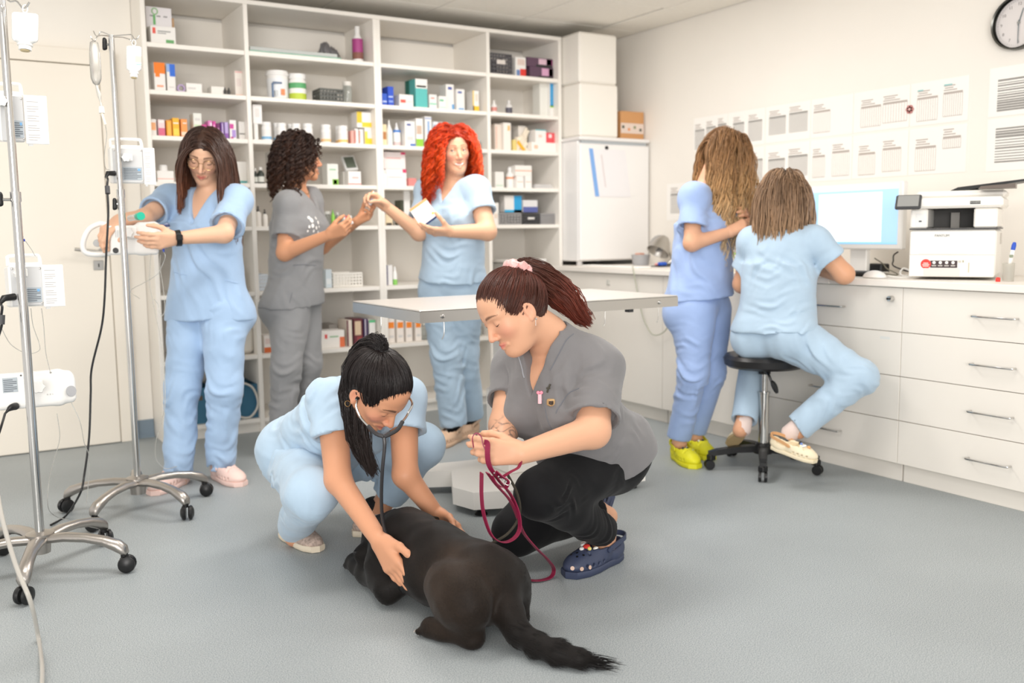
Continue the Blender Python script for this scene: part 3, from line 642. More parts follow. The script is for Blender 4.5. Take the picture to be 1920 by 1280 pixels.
n_ = Rt @ np.array([0, -1, 0]); MB().box(c0 + n_ * .0125 - (.032, .001, .036) , c0 + n_ * .0125 + (.032, .001, .04), 0, Rt).out('screen', mat('lcd', (92, 100, 88), .2), ht)
MB().box(c0 + (-.03, .01, -.06), c0 + (.03, .05, -.045), .002).out('stand', cm((216, 216, 214)), ht)
_, z1 = carton(716, 762, 317, 3, 'white carton with a crimson corner, lower of the pair', (242, 238, 236), [(.82, .8, 1, 1, (214, 70, 110)), (.15, .5, .8, .56, (232, 190, 190))], dep=.16, dy=.08); carton(717, 760, 285, 3, 'white carton with a crimson corner, upper of the pair', (240, 228, 226), [(.8, .86, 1, 1, (214, 70, 110)), (0, 0, .05, 1, (176, 70, 70)), (.15, .6, .8, .68, (226, 180, 176))], dep=.16, z0=z1, dy=.08)
jar(717, 728, 318, 3, 'small white bottle in front of the crimson-cornered carton', lab=[(.1, .5, (230, 236, 240))], shape='bottle', dy=.03); carton(764, 781, 334, 3, 'small flat red carton', (224, 140, 136))
carton(925, 945, 322, 3, 'white carton with a green-striped foot', (236, 233, 228), [(.1, .1, .9, .2, (196, 216, 200))]); jar(953, 966, 313, 3, 'white bottle with an orange band', lab=[(.44, .54, (236, 160, 120))], shape='bottle'); _, z1 = carton(966, 982, 330, 3, 'left white carton under the wide one', WHT, [(.1, .5, .9, .56, (234, 190, 170))]); carton(982, 997, 330, 3, 'right white carton under the wide one', WHT, [(.1, .5, .9, .56, (234, 190, 170))]); carton(966, 997, 310, 3, 'wide white carton with an orange line', (238, 234, 228), [(0, .45, 1, .55, (236, 176, 150))], z0=z1)
a = place(1003, 1043, 338, 3, .06); pp = MB()
for k in range(5): pp.box((a[0] + .003 * k, a[2] + .004 * k, a[3] + .006 * k), (a[1] - .004 * k, a[2] + .2, a[3] + .006 * k + .0045))
pp.out('paper_stack', cm((226, 224, 222)), label='slanting stack of loose papers on the fourth shelf down, fourth bay', cat='papers')
# fifth shelf
carton(299, 319, 411, 4, 'low dark blue box behind the outstretched arm', (70, 80, 130), [(.2, .3, .8, .6, (170, 180, 210))]); carton(288, 300, 388, 4, 'white carton at the end panel', LG)
for x0, x1, yt, lk, dy in [(480, 491, 386, 'white pump bottle with a black nozzle, left one', .06), (493, 503, 392, 'white pump bottle with a black nozzle, right one', .1)]: jar(x0, x1, yt, 4, lk, (232, 228, 222), (52, 50, 50), shape='spray_bottle', dy=dy)
jar(610, 621, 396, 4, 'clear glass beaker', glass=True, cap=(220, 220, 214)); jar(622, 629, 393, 4, 'slim lime green bottle', (150, 214, 90), (120, 196, 70), shape='spray_bottle'); jar(630, 639, 398, 4, 'clear glass vial beside the lime bottle', glass=True, cap=(216, 216, 212), shape='bottle'); carton(641, 660, 404, 4, 'white carton with a red stripe', WHT, [(.2, 0, .42, 1, (206, 70, 80))])
carton(747, 771, 375, 4, 'dark green box behind the held-out arm', (104, 108, 92), dy=.14); carton(720, 736, 401, 4, 'small cream carton with a black foot', (232, 214, 180), [(.1, 0, .9, .22, (70, 62, 56))])
a = place(757, 769, 353, 4, .09); sc = thing('scraper', ((a[0] + a[1]) / 2, a[2], a[3]), 'white upright scraper with a round slot on the fifth shelf down, third bay', 'tool')
MB().box((a[0], a[2], a[3] + .07), (a[1], a[2] + .006, a[4]), .003).out('blade', m_wplast, sc); MB().box((a[0] + .012, a[2], a[3]), (a[1] - .012, a[2] + .008, a[3] + .07), .002).out('grip', m_wplast, sc)
carton(922, 935, 380, 4, 'white carton beside the bay divider', (240, 236, 230), [(.2, .3, .8, .5, (230, 214, 200))])
basket(936, 978, 399, 4, 'low grey basket with a blue carton on it', (148, 146, 146), rows=4); basket(980, 1012, 400, 4, 'low black basket with a white front', (66, 66, 68), hole=(228, 226, 222), rows=3); basket(1014, 1043, 400, 4, 'low grey basket at the end panel', (150, 148, 148), rows=4)
zt4 = onY(955, 398, YF + .05)[2]
carton(946, 978, 367, 4, 'white and bright blue carton on a grey basket', (232, 228, 224), [(.55, 0, 1, 1, (50, 160, 214)), (0, 0, 1, .15, (60, 170, 216))], z0=zt4, dep=.07); carton(981, 1008, 375, 4, 'white carton with a navy foot on the black basket', (222, 220, 220), [(0, 0, 1, .45, (90, 100, 160))], z0=zt4, dep=.09)
# sixth shelf
basket(484, 503, 514, 5, 'small pale blue basket', (214, 222, 230), rows=4, cols=4); carton(608, 622, 505, 5, 'pale blue carton', (206, 218, 224), [(.1, .2, .9, .5, (226, 232, 234))]); basket(625, 680, 511, 5, 'white plastic basket', (232, 228, 220), rows=4, cols=9)
carton(722, 736, 497, 5, 'white carton with a navy spine', (232, 230, 228), [(0, 0, .22, 1, (70, 66, 110))]); jar(738, 746, 500, 5, 'white bottle with a green foot', lab=[(.0, .3, (140, 206, 100))], shape='bottle'); carton(400, 446, 505, 5, 'wide white carton behind the blue top', WHT)
a = place(948, 1024, 486, 5, .08); tb = thing('storage_tub', ((a[0] + a[1]) / 2, a[2] + .1, a[3]), 'wide frosted storage tub on the sixth shelf down, fourth bay', 'tub')
MB().box((a[0], a[2], a[3]), (a[1], a[2] + .2, a[4] - .02), .012).out('body', mat('frosted_plastic', (222, 222, 218), .3, trans=.25), tb); MB().box((a[0] - .004, a[2] - .004, a[4] - .0195), (a[1] + .004, a[2] + .204, a[4]), .004).out('lid', m_wplast, tb)
# seventh shelf
a = place(452, 482, 607, 6, .06); cn = thing('canister', ((a[0] + a[1]) / 2, a[2] + .08, a[3]), 'white square canister with rounded shoulders on the seventh shelf down, first bay', 'canister')
MB().box((a[0] - .05, a[2], a[3]), (a[1], a[2] + .16, a[4]), .02).out('body', cm((236, 230, 220)), cn, True); MB().lathe([(0, 0), (.02, 0), (.02, .02), (0, .02)], ((a[0] + a[1]) / 2 - .02, a[2] + .08, a[4])).out('cap', m_wplast, cn, True)
carton(490, 518, 628, 6, 'white carton with an orange-brown foot', (238, 232, 226), [(0, 0, 1, .3, (214, 110, 60)), (.1, .5, .8, .8, (226, 206, 200))]); carton(592, 646, 620, 6, 'long white carton with a red heart and a green line', (240, 236, 230), [(.2, .55, .3, .8, (226, 80, 80)), (.4, .6, .75, .68, (150, 190, 150)), (.8, 0, 1, .6, (226, 120, 80))], dep=.12)
for x0, x1, yt, lk, c, b, dy in [(648, 660, 600, 'book with a white and maroon spine', (226, 214, 200), [(0, 0, .3, 1, (110, 60, 70))], .06), (660, 680, 598, 'maroon book with a beige block', (104, 52, 60), [(.1, .4, .8, .92, (214, 190, 160)), (.3, .05, .9, .35, (150, 70, 70))], .05), (680, 690, 598, 'dark violet book', (74, 56, 92), [(.3, 0, .5, 1, (220, 214, 220))], .06), (690, 704, 600, 'white book with a green top', (234, 232, 228), [(0, .9, 1, 1, (90, 190, 130))], .06), (614, 632, 608, 'grey open carton behind the heart carton', (176, 170, 164), [], .2)]: carton(x0, x1, yt, 6, lk, c, b, dy=dy, name='book' if 'book' in lk else 'carton', cat='book' if 'book' in lk else 'box', dep=.15, group='books on the shelving' if 'book' in lk else 'cartons on the shelving')
for i, (x0, x1) in enumerate([(724, 740), (741, 757), (758, 773), (776, 790)]): carton(x0, x1, 597, 6, ['first', 'second', 'third', 'fourth'][i] + ' white carton with an orange block from the divider', (240, 232, 224), [(.1, .6, .9, .85, (246, 140, 50)), (.2, .2, .8, .3, LG)], dep=.1)
for i, (x0, x1, yt) in enumerate([(792, 804, 603), (806, 818, 606), (895, 906, 604)]): jar(x0, x1, yt, 6, ['clear glass flask right of the orange-block cartons', 'clear glass flask left of the redhead legs', 'clear glass flask right of the redhead legs'][i], glass=True, cap=(228, 226, 220), shape='bottle')
# lowest boards: two blue bins with hoses
def bin_(x0, x1, yt, look):
    X0, X1, Y, zb, zt = place(x0, x1, yt, 7, .04); m = mat('bin_blue', (62, 112, 140), .5)
    t = thing('storage_bin', ((X0 + X1) / 2, Y + .15, zb), look, 'bin', 'blue bins under the shelving'); w = .006
    MB().box((X0, Y, zb), (X1, Y + .3, zb + w)).out('bin_floor', m, t)
    s_ = MB(); s_.box((X0, Y, zb + w), (X1, Y + w, zt)); s_.box((X0, Y + .3 - w, zb + w), (X1, Y + .3, zt)); s_.box((X0, Y + w, zb + w), (X0 + w, Y + .3 - w, zt)); s_.box((X1 - w, Y + w, zb + w), (X1, Y + .3 - w, zt)); s_.out('bin_walls', m, t)
    MB().box(((X0 + X1) / 2 - .03, Y - .002, zt - .07), ((X0 + X1) / 2 + .03, Y + .001, zt - .045), .001).out('grip_slot', cm((96, 84, 70)), t)
    return X0, X1, Y, zb, zt
b1 = bin_(340, 398, 728, 'blue storage bin behind the legs, on the lowest board'); b2 = bin_(410, 488, 722, 'blue storage bin with a hose hanging over its front')
m_hose = mat('hose', (214, 208, 198), .4)
X0, X1, Y, zb, zt = b2
MB().tube(spline([(X1 - .18, Y + .08, zt - .03), (X1 - .14, Y + .03, zt + .06), (X1 - .1, Y - .012, zt - .02), (X1 - .14, Y - .018, zt - .15), (X1 - .06, Y - .018, zt - .19), (X1 - .005, Y - .018, zt - .12), (X1 - .03, Y - .014, zt - .02), (X1 - .1, Y - .01, zt + .02), (X1 - .12, Y + .05, zt + .03)], 50), .0065, 8).out('hose', m_hose, smooth=True, label='pale corrugated hose hanging over the front of the blue bin', cat='hose')
for k in range(3): MB().tube(spline([(X1 - .22 + .05 * k, Y + .07, zt - .08), (X1 - .2 + .05 * k, Y + .07, zt + .03), (X1 - .17 + .05 * k, Y + .05, zt + .07 - .02 * k), (X1 - .14 + .04 * k, Y + .09, zt)], 14), .008, 8).out('connector', m_hose, smooth=True, label=['left', 'middle', 'right'][k] + ' pale tube connector sticking out of the hose bin', cat='connector', group='tube connectors in the blue bin')
X0, X1, Y, zb, zt = b1
for k in range(3): MB().tube(spline([(X0 + .05 + .06 * k, Y + .07, zt - .08), (X0 + .04 + .07 * k, Y + .07, zt + .02), (X0 + .07 + .06 * k, Y + .06, zt + .05)], 10), .011, 8).out('connector', cm((190, 178, 160)), smooth=True, label=['left', 'middle', 'right'][k] + ' tan tube connector in the bin behind the legs', cat='connector', group='tan connectors in the blue bin')
# ---------------------------------------------------------------- cabinets and worktop along the right wall
XC = 3.59; ZW = .905
m_cab = mat('cabinet_white', (236, 230, 221), .4, var=.008, vscale=2)
wt = thing('worktop', (3.88, 3.6, .87), 'long white worktop along the right wall under computer and printer', 'worktop')
for y0, y1 in ((1.2, 2.955), (2.956, 5.28)): MB().box((3.565, y0, .874), (XR - .002, y1, ZW), .003).out('board', m_white, wt)
MB().box((3.68, 5.281, .874), (XR - .002, YB - .004, ZW), .003).out('board', m_white, wt)
def cabinet(y0, y1, look, rows, hy, group=None, key=None):
    t = thing('drawer_cabinet', (3.88, (y0 + y1) / 2, 0), look, 'cabinet', group)
    MB().box((XC + .02, y0 + .002, .088), (XR - .004, y1 - .002, .872)).out('body', m_cab, t)
    MB().box((XC + .045, y0 + .004, 0), (XC + .06, y1 - .004, .087), .001).out('plinth', m_cab, t)
    for z0, z1 in rows:
        d = MB().box((XC, y0 + .0015, z0 + .0015), (XC + .0195, y1 - .0015, z1 - .0015), .0012).out('drawer' if hy else 'door', m_cab, t)
        if hy:
            zc = z1 - .1 if z1 - z0 > .15 else (z0 + z1) / 2; h = MB()
            a, b = hy - .089, hy + .089
            h.tube([(XC, a, zc), (XC - .026, a, zc), (XC - .03, a + .006, zc), (XC - .03, b - .006, zc), (XC - .026, b, zc), (XC, b, zc)], .0042, 8)
            h.out('handle', m_chrome, d, True)
    return t
ROWS = [(.676, .872), (.48, .676), (.283, .48), (.088, .283)]
cabinet(1.722, 2.577, 'white cabinet of four drawers under the printer', ROWS, 2.15)
cl = cabinet(2.577, 3.37, 'white drawer cabinet behind the seated woman, with a lock in its top drawer', ROWS, 2.97)
dtop = [c for c in cl.children if c.name.startswith('drawer')][0]
MB().lathe([(0, 0), (.013, 0), (.013, .02), (.011, .024), (0, .024)], (XC + .001, 2.631, .822), (-1, 0, 0), 16).out('lock', m_chrome, dtop, True)
MB().box((XC - .033, 2.624, .818), (XC - .023, 2.638, .826), .002).out('key_slot', m_black, dtop)
for yy, zz in ((2.66, .645), (2.7, .455)):
    lb = MB(); lb.box((XC - .0006, yy - .025, zz - .006), (XC + .0002, yy + .025, zz + .006)); lb.out('drawer_label', cm((226, 226, 222)), cl)
cabinet(3.37, 4.16, 'white cabinet with a plain front behind the standing blonde', [(.088, .872)], None)
cabinet(4.16, 5.28, 'wide white cabinet with a plain front between exam table and fridge', [(.088, .872)], None)
# ---------------------------------------------------------------- fridge, boxes
fy = 5.095; fa = onY(1088, 400, fy)[0]; fb = min(onY(1221, 400, fy)[0], XR - .012); fz = onY(1150, 258, fy)[2]; f0 = ZW
m_fr = mat('fridge_white', (240, 238, 236), .3)
fr = thing('fridge', ((fa + fb) / 2, fy + .3, f0), 'white fridge standing on the worktop with a sheet on its door', 'fridge')
b = MB().box((fa + .002, fy + .03, f0 + .03), (fb, fy + .6, fz - .026), .006)
for x in (fa + .05, fb - .05): b.lathe([(0, 0), (.02, 0), (.02, .034), (0, .034)], (x, fy + .08, f0)); b.lathe([(0, 0), (.02, 0), (.02, .034), (0, .034)], (x, fy + .53, f0))
b.out('body', m_fr, fr)
MB().box((fa, fy, f0 + .035), (fb, fy + .0285, fz - .045), .008).out('door', m_fr, fr)
MB().box((fa - .005, fy - .004, fz - .025), (fb + .004, fy + .6, fz), .008).out('top', m_fr, fr)
MB().box((fa + .02, fy + .012, fz - .044), (fb - .02, fy + .029, fz - .0255)).out('grip_gap', cm((176, 182, 186)), fr)
p0 = onY(1104, 278, fy - .003); p1 = onY(1172, 282, fy - .003); p2 = onY(1116, 368, fy - .003)
w_, u_ = p1 - p0, p2 - p0; w_[1] = u_[1] = 0
sh = thing('notice', (p0 + (w_ + u_) / 2), 'tilted white sheet with a blue edge stuck on the fridge door', 'notice')
q = [p0, p0 + w_, p0 + w_ + u_, p0 + u_]; dy = np.array((0, .0012, 0))
MB().add(q + [v + dy for v in q], [[0, 1, 2, 3], [4, 7, 6, 5], [0, 4, 5, 1], [1, 5, 6, 2], [2, 6, 7, 3], [3, 7, 4, 0]]).out('paper', cm((236, 234, 236)), sh)
e_ = -dy * .6; MB().add([q[0] + e_, q[0] + .11 * w_ + e_, q[3] + .11 * w_ + e_, q[3] + e_], [[0, 1, 2, 3]]).out('blue_edge', cm((128, 172, 230)), sh)
MB().add([q[0] + .3 * w_ + .12 * u_ + e_, q[0] + .34 * w_ + .12 * u_ + e_, q[0] + .34 * w_ + .8 * u_ + e_, q[0] + .3 * w_ + .8 * u_ + e_], [[0, 1, 2, 3]]).out('printed_line', cm((222, 214, 214)), sh)
MB().lathe([(0, 0), (.012, 0), (.012, .008), (.008, .012), (0, .012)], onY(1137, 277, fy - .001), (0, -1, 0)).out('magnet', m_black, label='round black magnet at the top of the fridge door', cat='magnet')
m_foam = mat('foam', (243, 238, 229), .8, bump=.1, bscale=400)
def foam(x0, x1, z0, z1, y, d, look):
    b = MB().box((x0, y, z0), (x1, y + d, z1), .012)
    return b.out('foam_box', m_foam, label=look, cat='box', group='foam boxes on the fridge')
z1 = onY(1125, 157, fy + .02)[2]; z2 = onY(1125, 63, fy + .02)[2]
foam(onY(1091, 200, fy)[0], onY(1163, 200, fy)[0], fz + .001, z1, fy + .02, .5, 'lower white foam box on top of the fridge')
foam(onY(1089, 110, fy)[0], onY(1160, 110, fy)[0], z1 + .001, min(z2, CEIL - .035), fy + .015, .5, 'upper white foam box, nearly touching the ceiling')
x0, x1 = onY(1164, 230, fy + .06)[0], min(onY(1207, 230, fy + .06)[0], XR - .004); zt = onY(1185, 209, fy + .06)[2]
cb_ = MB().box((x0, fy + .06, fz + .001), (x1, fy + .3, zt), .002).out('cardboard_box', cm((206, 152, 100)), label='small brown cardboard box with a white printed band on the fridge', cat='box')
hz = zt - fz
MB().box((x0, fy + .0592, fz + .22 * hz), (x1, fy + .0601, fz + .58 * hz)).out('printed_band', cm((226, 208, 196)), cb_)
for k, c in enumerate(((80, 84, 70), (226, 150, 100), (140, 146, 110), (90, 92, 80))):
    xx = x0 + (x1 - x0) * (.1 + .25 * k); MB().lathe([(0, 0), (.011, 0), (.011, .001), (0, .001)], (xx, fy + .0588, fz + (.44 if k % 2 == 0 else .36) * hz), (0, -1, 0), 10).out('printed_mark', cm(c), cb_)
# ---------------------------------------------------------------- charts on the wall
m_sheet = mat('laminated_sheet', (247, 244, 239), .3); m_ink = cm((150, 147, 143)); m_ink2 = cm((182, 172, 165)); m_inkd = cm((160, 156, 150))
def chart(y0, y1, z0, z1, look, tables):
    """tables: (u0, v0, u1, v1, style); u runs to the viewer's right (towards -Y)"""
    k_ = (XR - .01) / 4.19; y0, y1, z0, z1 = y0 * k_, y1 * k_, 1.13 + (z0 - 1.13) * k_, 1.13 + (z1 - 1.13) * k_
    t = thing('chart', (XR, (y0 + y1) / 2, z0), look, 'chart', 'laminated charts on the wall'); X = XR - .0022
    MB().box((X, y0, z0), (XR - .0006, y1, z1)).out('sheet', m_sheet, t)
    W_, H_ = y1 - y0, z1 - z0; P = lambda u, v: (y1 - u * W_, z0 + v * H_)
    def rect(mb, u0, v0, u1, v1, dx=.0004): a, b = P(u0, v0), P(u1, v1); mb.box((X - dx, b[0], a[1]), (X + .0002, a[0], b[1]))
    for (u0, v0, u1, v1, st) in tables:
        g = MB(); cols = {'fine': 12, 'wide': 9, 'bars': 3}[st]; rows = {'fine': 12, 'wide': 0, 'bars': 13}[st]
        if st == 'bars':
            rng = random.Random(int(y0 * 1000 + z0 * 100))
            for k in range(rows):
                a = v0 + (v1 - v0) * k / rows; rect(g, u0, a, u1, a + (v1 - v0) / rows * rng.choice((.35, .6, .8)))
        else:
            for k in range(cols + 1): uu = u0 + (u1 - u0) * k / cols; rect(g, uu - (.003 if st == 'wide' else .002), v0, uu + (.003 if st == 'wide' else .002), v1)
            for k in range(rows + 1): vv = v0 + (v1 - v0) * k / max(rows, 1); rect(g, u0, vv - .007, u1, vv + .007, .0003)
            rect(g, u0, v1 - .02, u1, v1 + .03, .0005)
        g.out('printed_table', {'fine': m_ink, 'wide': m_ink2, 'bars': m_ink}[st], t)
        l = MB()
        if st != 'bars':
            for k, (w0, w1) in enumerate(((0, .7), (.05, .5), (0, .6))): rect(l, u0 + (u1 - u0) * w0, v1 + .06 + .05 * k, u0 + (u1 - u0) * w1, v1 + .085 + .05 * k)
            l.out('printed_heading', m_ink2, t)
    return t, rect
U0, U1, U2, L0, L1 = 1.632, 1.84, 0, 1.392, 1.618
cols = [(4.575, 4.275), (4.27, 3.97), (3.965, 3.637), (3.63, 3.352), (3.348, 3.014), (3.008, 2.70)]
two = lambda st, h=.62, b=.16: [(.08, b, .46, h, st), (.54, b, .94, h + .03, st)]
chart(cols[0][1], cols[0][0], U0, U1, 'upper row chart furthest from the clock, left of the blonde head', [(.04, .06, .32, .62, 'fine'), (.38, .1, .66, .66, 'fine'), (.72, .2, .96, .7, 'fine')])
chart(cols[1][1], cols[1][0], U0, U1, 'upper row chart behind the blonde head with two grey grids', [(.14, .14, .44, .66, 'fine'), (.56, .12, .92, .66, 'fine')])
chart(cols[2][1], cols[2][0], U0, U1, 'upper row chart between the two women heads with dense grids', two('fine', .68, .22))
chart(cols[3][1], cols[3][0], U0, U1, 'upper row chart with one single table and a blank half', [(.06, .12, .46, .66, 'wide')])
chart(cols[4][1], cols[4][0], U0, U1, 'upper row chart with two pale columned tables beside the red pin', [(.14, .12, .5, .6, 'wide'), (.54, .16, .96, .62, 'wide')])
ct, rect = chart(cols[5][1], cols[5][0], U0, U1, 'upper row chart nearest the clock with teal headings', [(.12, .1, .48, .62, 'wide'), (.58, .14, .9, .66, 'wide')])
g = MB(); rect(g, .12, .8, .22, .83, .0006); rect(g, .58, .84, .72, .87, .0006); g.out('teal_heading', cm((140, 200, 200)), ct)
chart(cols[1][1] + .0, cols[1][0], L0, L1, 'lower row chart half hidden behind blonde hair', [(.1, .12, .5, .62, 'fine'), (.55, .12, .95, .66, 'fine')])
chart(cols[2][1], cols[2][0], L0, L1, 'lower row chart above the seated woman head', [(.08, .14, .46, .62, 'fine'), (.54, .18, .96, .66, 'fine')])
chart(cols[3][1], cols[3][0], L0, L1, 'lower row chart left above the monitor', [(.06, .1, .36, .6, 'wide'), (.54, .1, .94, .66, 'wide')])
chart(cols[4][1], cols[4][0], L0, L1, 'lower row chart right above the monitor', [(.12, .08, .42, .56, 'wide'), (.56, .12, .88, .62, 'wide')])
chart(cols[5][1], cols[5][0], L0, L1, 'lower row chart above the gap between monitor and printer', [(.12, .08, .48, .58, 'wide'), (.6, .52, .9, .74, 'wide')])
chart(2.19, 2.6, 1.632, 1.852, 'tall striped chart directly below the clock', [(.1, .1, .97, .76, 'bars')])
chart(2.19, 2.6, 1.385, 1.622, 'striped chart above the printer, lower of two', [(.1, .16, .97, .84, 'bars')])
chart(4.64, 4.83, 1.2, 1.44, 'small pale notice on the wall beside the fridge', [(.2, .2, .8, .7, 'fine')])
pin = onX(1706, 205, XR - .004); pn = thing('wall_pin', pin, 'small pink flower pin between two wall charts', 'pin')
f_ = MB()
for k in range(6): a = k * math.pi / 3; f_.lathe([(0, 0), (.011, 0), (.011, .003), (0, .003)], pin + (0, .012 * math.cos(a), .012 * math.sin(a)), (-1, 0, 0), 8)
f_.out('petals', cm((196, 130, 126)), pn); MB().lathe([(0, 0), (.008, 0), (.006, .006), (0, .007)], pin, (-1, 0, 0), 10).out('centre', cm((232, 190, 184)), pn)
# ---------------------------------------------------------------- wall clock
cc = onX(1909, 42, XR - .02); R_ = .118; ck = thing('wall_clock', (XR, cc[1], cc[2]), 'round wall clock with a steel rim and thin grey hands', 'clock'); cc = np.array((XR, cc[1], cc[2]))
MB().lathe([(0, .001), (R_ - .008, .001), (R_ - .008, .012), (0, .012)], cc, (-1, 0, 0), 48).out('clock_face', cm((226, 220, 218)), ck)
MB().rings([[cc + np.array((-z, r * math.cos(a), r * math.sin(a))) for a in np.linspace(0, 2 * math.pi, 56, endpoint=False)] for r, z in ((R_ - .007, .002), (R_ + .002, .002), (R_ + .002, .036), (R_ - .001, .041), (R_ - .007, .036))], False).out('rim', mat('rim_steel', (96, 96, 92), .28, .9), ck, True)
def hand(ang, l, w, z, nm):
    d = np.array((0, -math.sin(ang), math.cos(ang))); s_ = np.array((0, math.cos(ang), math.sin(ang))); o = cc + (-z, 0, 0)
    V = [o - d * .012 + s_ * w, o - d * .012 - s_ * w, o + d * l - s_ * w * .6, o + d * l + s_ * w * .6]
    MB().add(V + [v + (-.001, 0, 0) for v in V], [[3, 2, 1, 0], [4, 5, 6, 7], [0, 1, 5, 4], [1, 2, 6, 5], [2, 3, 7, 6], [3, 0, 4, 7]]).out(nm, cm((112, 122, 128)), ck)
hand(math.radians(17), .064, .003, .014, 'hour_hand'); hand(math.radians(180), .092, .0022, .016, 'minute_hand')
MB().lathe([(0, .012), (.006, .012), (.006, .019), (0, .02)], cc, (-1, 0, 0), 12).out('hub', cm((150, 150, 146)), ck)
for h in range(1, 13):
    a = math.radians(30 * h); o = cc + (-.0125, -.083 * math.sin(a), .083 * math.cos(a)); text('numeral', str(h), .019, o, (0, -1, 0), (0, 0, 1), cm((150, 144, 142)), ck)
tk = MB()
for h in range(60):
    a = math.radians(6 * h); d = np.array((0, -math.sin(a), math.cos(a))); tk.tube([cc + d * .097 + (-.0122, 0, 0), cc + d * (.101 if h % 5 else .104) + (-.0122, 0, 0)], .0007, 4)
tk.out('minute_marks', cm((160, 156, 152)), ck)
# ---------------------------------------------------------------- computer screen
ma, mb_ = onX(1518, 400, 3.93), onX(1692, 400, 3.93); my0, my1 = mb_[1], ma[1]; mz0, mz1 = onX(1675, 468, 3.93)[2], onX(1605, 344, 3.93)[2]
mo = thing('monitor', (3.96, (my0 + my1) / 2, ZW), 'white framed computer monitor showing a text page', 'monitor'); XM = 3.93
MB().box((XM, my0, mz0), (XM + .04, my1, mz1), .006).out('casing', m_wplast, mo)
sy0, sy1, sz0, sz1 = my0 + .024, my1 - .008, mz0 + .026, mz1 - .012
def scr(name, u0, v0, u1, v1, col, dx, em=1.0):
    return MB().box((XM - dx, sy1 - (sy1 - sy0) * u1, sz0 + (sz1 - sz0) * v0), (XM - dx + .0004, sy1 - (sy1 - sy0) * u0, sz0 + (sz1 - sz0) * v1)).out(name, mat('screen_%02x%02x%02x' % col, col, .3, emit=em), so)
so = MB().box((XM - .0012, sy0, sz0), (XM + .0002, sy1, sz1)).out('screen', mat('screen_blue', (168, 206, 240), .3, emit=.5), mo)
scr('toolbar', 0, .92, 1, 1, (206, 222, 246), .0018, .55); scr('page', .1, .04, .83, .88, (230, 242, 252), .0018, .62); scr('taskbar', 0, 0, 1, .03, (150, 206, 240), .0018, .5)
rg = random.Random(3)
for k, vv in enumerate((.66, .63, .6, .565, .535, .5, .47, .44, .4, .36)):
    if k in (4, 8): continue
    scr('text_line', .24, vv, .24 + rg.uniform(.3, .5), vv + .011, (176, 190, 222) if k < 7 else (214, 224, 240), .0023, .7)
st = MB(); yc = (my0 + my1) / 2; st.box((XM + .042, yc - .05, ZW + .012), (XM + .075, yc + .05, mz0 + .16), .004); st.box((XM - .05, yc - .12, ZW + .0005), (XM + .13, yc + .12, ZW + .0115), .004); st.out('stand', m_wplast, mo)
# ---------------------------------------------------------------- printer
A0 = np.array((3.655, 2.60, ZW + .0005)); pw = nrm((.46, -.888, 0)); pd = nrm((.888, .46, 0)); A = np.array([pw, pd, (0, 0, 1)])
pr = thing('printer', A0 + pw * .17 + pd * .17, 'white multifunction printer with a paper tray and a tilted panel', 'printer')
m_pr = mat('printer_white', (240, 237, 231), .4); m_prg = mat('printer_grey', (214, 212, 208), .45)
L = lambda b: b.T(A0, A)
PW, PD, PH = .34, .35, .215
L(MB().box((0, 0, .012), (PW, PD, PH), .01)).out('body', m_pr, pr)
L(MB().box((.004, -.004, .108), (PW - .004, .0, PH - .006), .002)).out('front_flap', m_pr, pr)
L(MB().box((.04, -.0068, .112), (.235, -.0042, .158), .002)).out('tray_recess', cm((236, 236, 236)), pr)
L(MB().box((.003, -.006, .014), (PW - .003, .0, .105), .002)).out('paper_tray', m_pr, pr)
L(MB().box((.062, -.008, .018), (.205, -.0062, .05), .001)).out('tray_grip', m_prg, pr)
L(MB().box((-.002, -.002, PH + .001), (PW + .002, PD, PH + .007), .001)).out('output_ledge', m_dark, pr)
L(MB().box((.0, .0, PH + .0075), (.07, PD, .306), .006)).out('left_column', m_pr, pr)
L(MB().box((.25, .0, PH + .0075), (PW, PD, .306), .006)).out('right_column', m_pr, pr)
L(MB().box((.071, .2, PH + .0075), (.249, PD, .305))).out('output_slot', cm((64, 62, 60)), pr)
L(MB().box((.145, .16, PH + .008), (.18, .199, .29))).out('paper_guide', cm((150, 146, 140)), pr)
L(MB().box((.03, -.02, .307), (PW + .02, PD, .352), .01)).out('scanner', m_pr, pr)
L(MB().box((.0, .12, .353), (PW + .02, PD, .385), .012)).out('scanner_lid', m_pr, pr)
L(MB().prism([(.14, .386), (.17, .40), (.46, .43), (.46, .422), (.2, .386)], .14, .33, 'xz')).out('feeder_tray', m_black, pr)
L(MB().prism([(.26, .3862), (.27, .397), (.4, .405), (.4, .3862)], .02, .13, 'xz')).out('feeder_arm', mat('feeder_dark', (104, 92, 84), .35), pr)
Rp = np.array(Matrix.Rotation(math.radians(-32), 3, 'X')) @ np.array(Matrix.Rotation(math.radians(0), 3, 'Y'))
L(MB().box((-.06, -.03, .30), (.045, -.012, .372), .006, Rp)).out('control_panel', m_dark, pr)
L(MB().box((-.05, -.0325, .308), (.036, -.0305, .364), .001, Rp, np.array((-.0075, -.021, .336)))).out('touch_screen', mat('panel_glass', (150, 150, 148), .2), pr)
L(MB().box((.022, -.0015, .235), (.058, .0005, .285), .001)).out('usb_panel', cm((230, 230, 228)), pr)
L(MB().box((.035, -.0022, .25), (.046, -.0014, .256))).out('usb_port', m_dark, pr)
PT = lambda x, y, z: A0 + pw * x + pd * y + np.array((0, 0, z))
text('lettering', 'PANTUM', .0145, PT(.13, -.0048, .19), pw, (0, 0, 1), cm((120, 120, 116)), pr)
bd = L(MB().box((.235, -.0215, .322), (.275, -.0202, .335))).out('model_plate', cm((50, 52, 50)), pr); text('model_number', 'M7310DW', .0088, PT(.255, -.0219, .3287), pw, (0, 0, 1), cm((226, 226, 220)), pr)
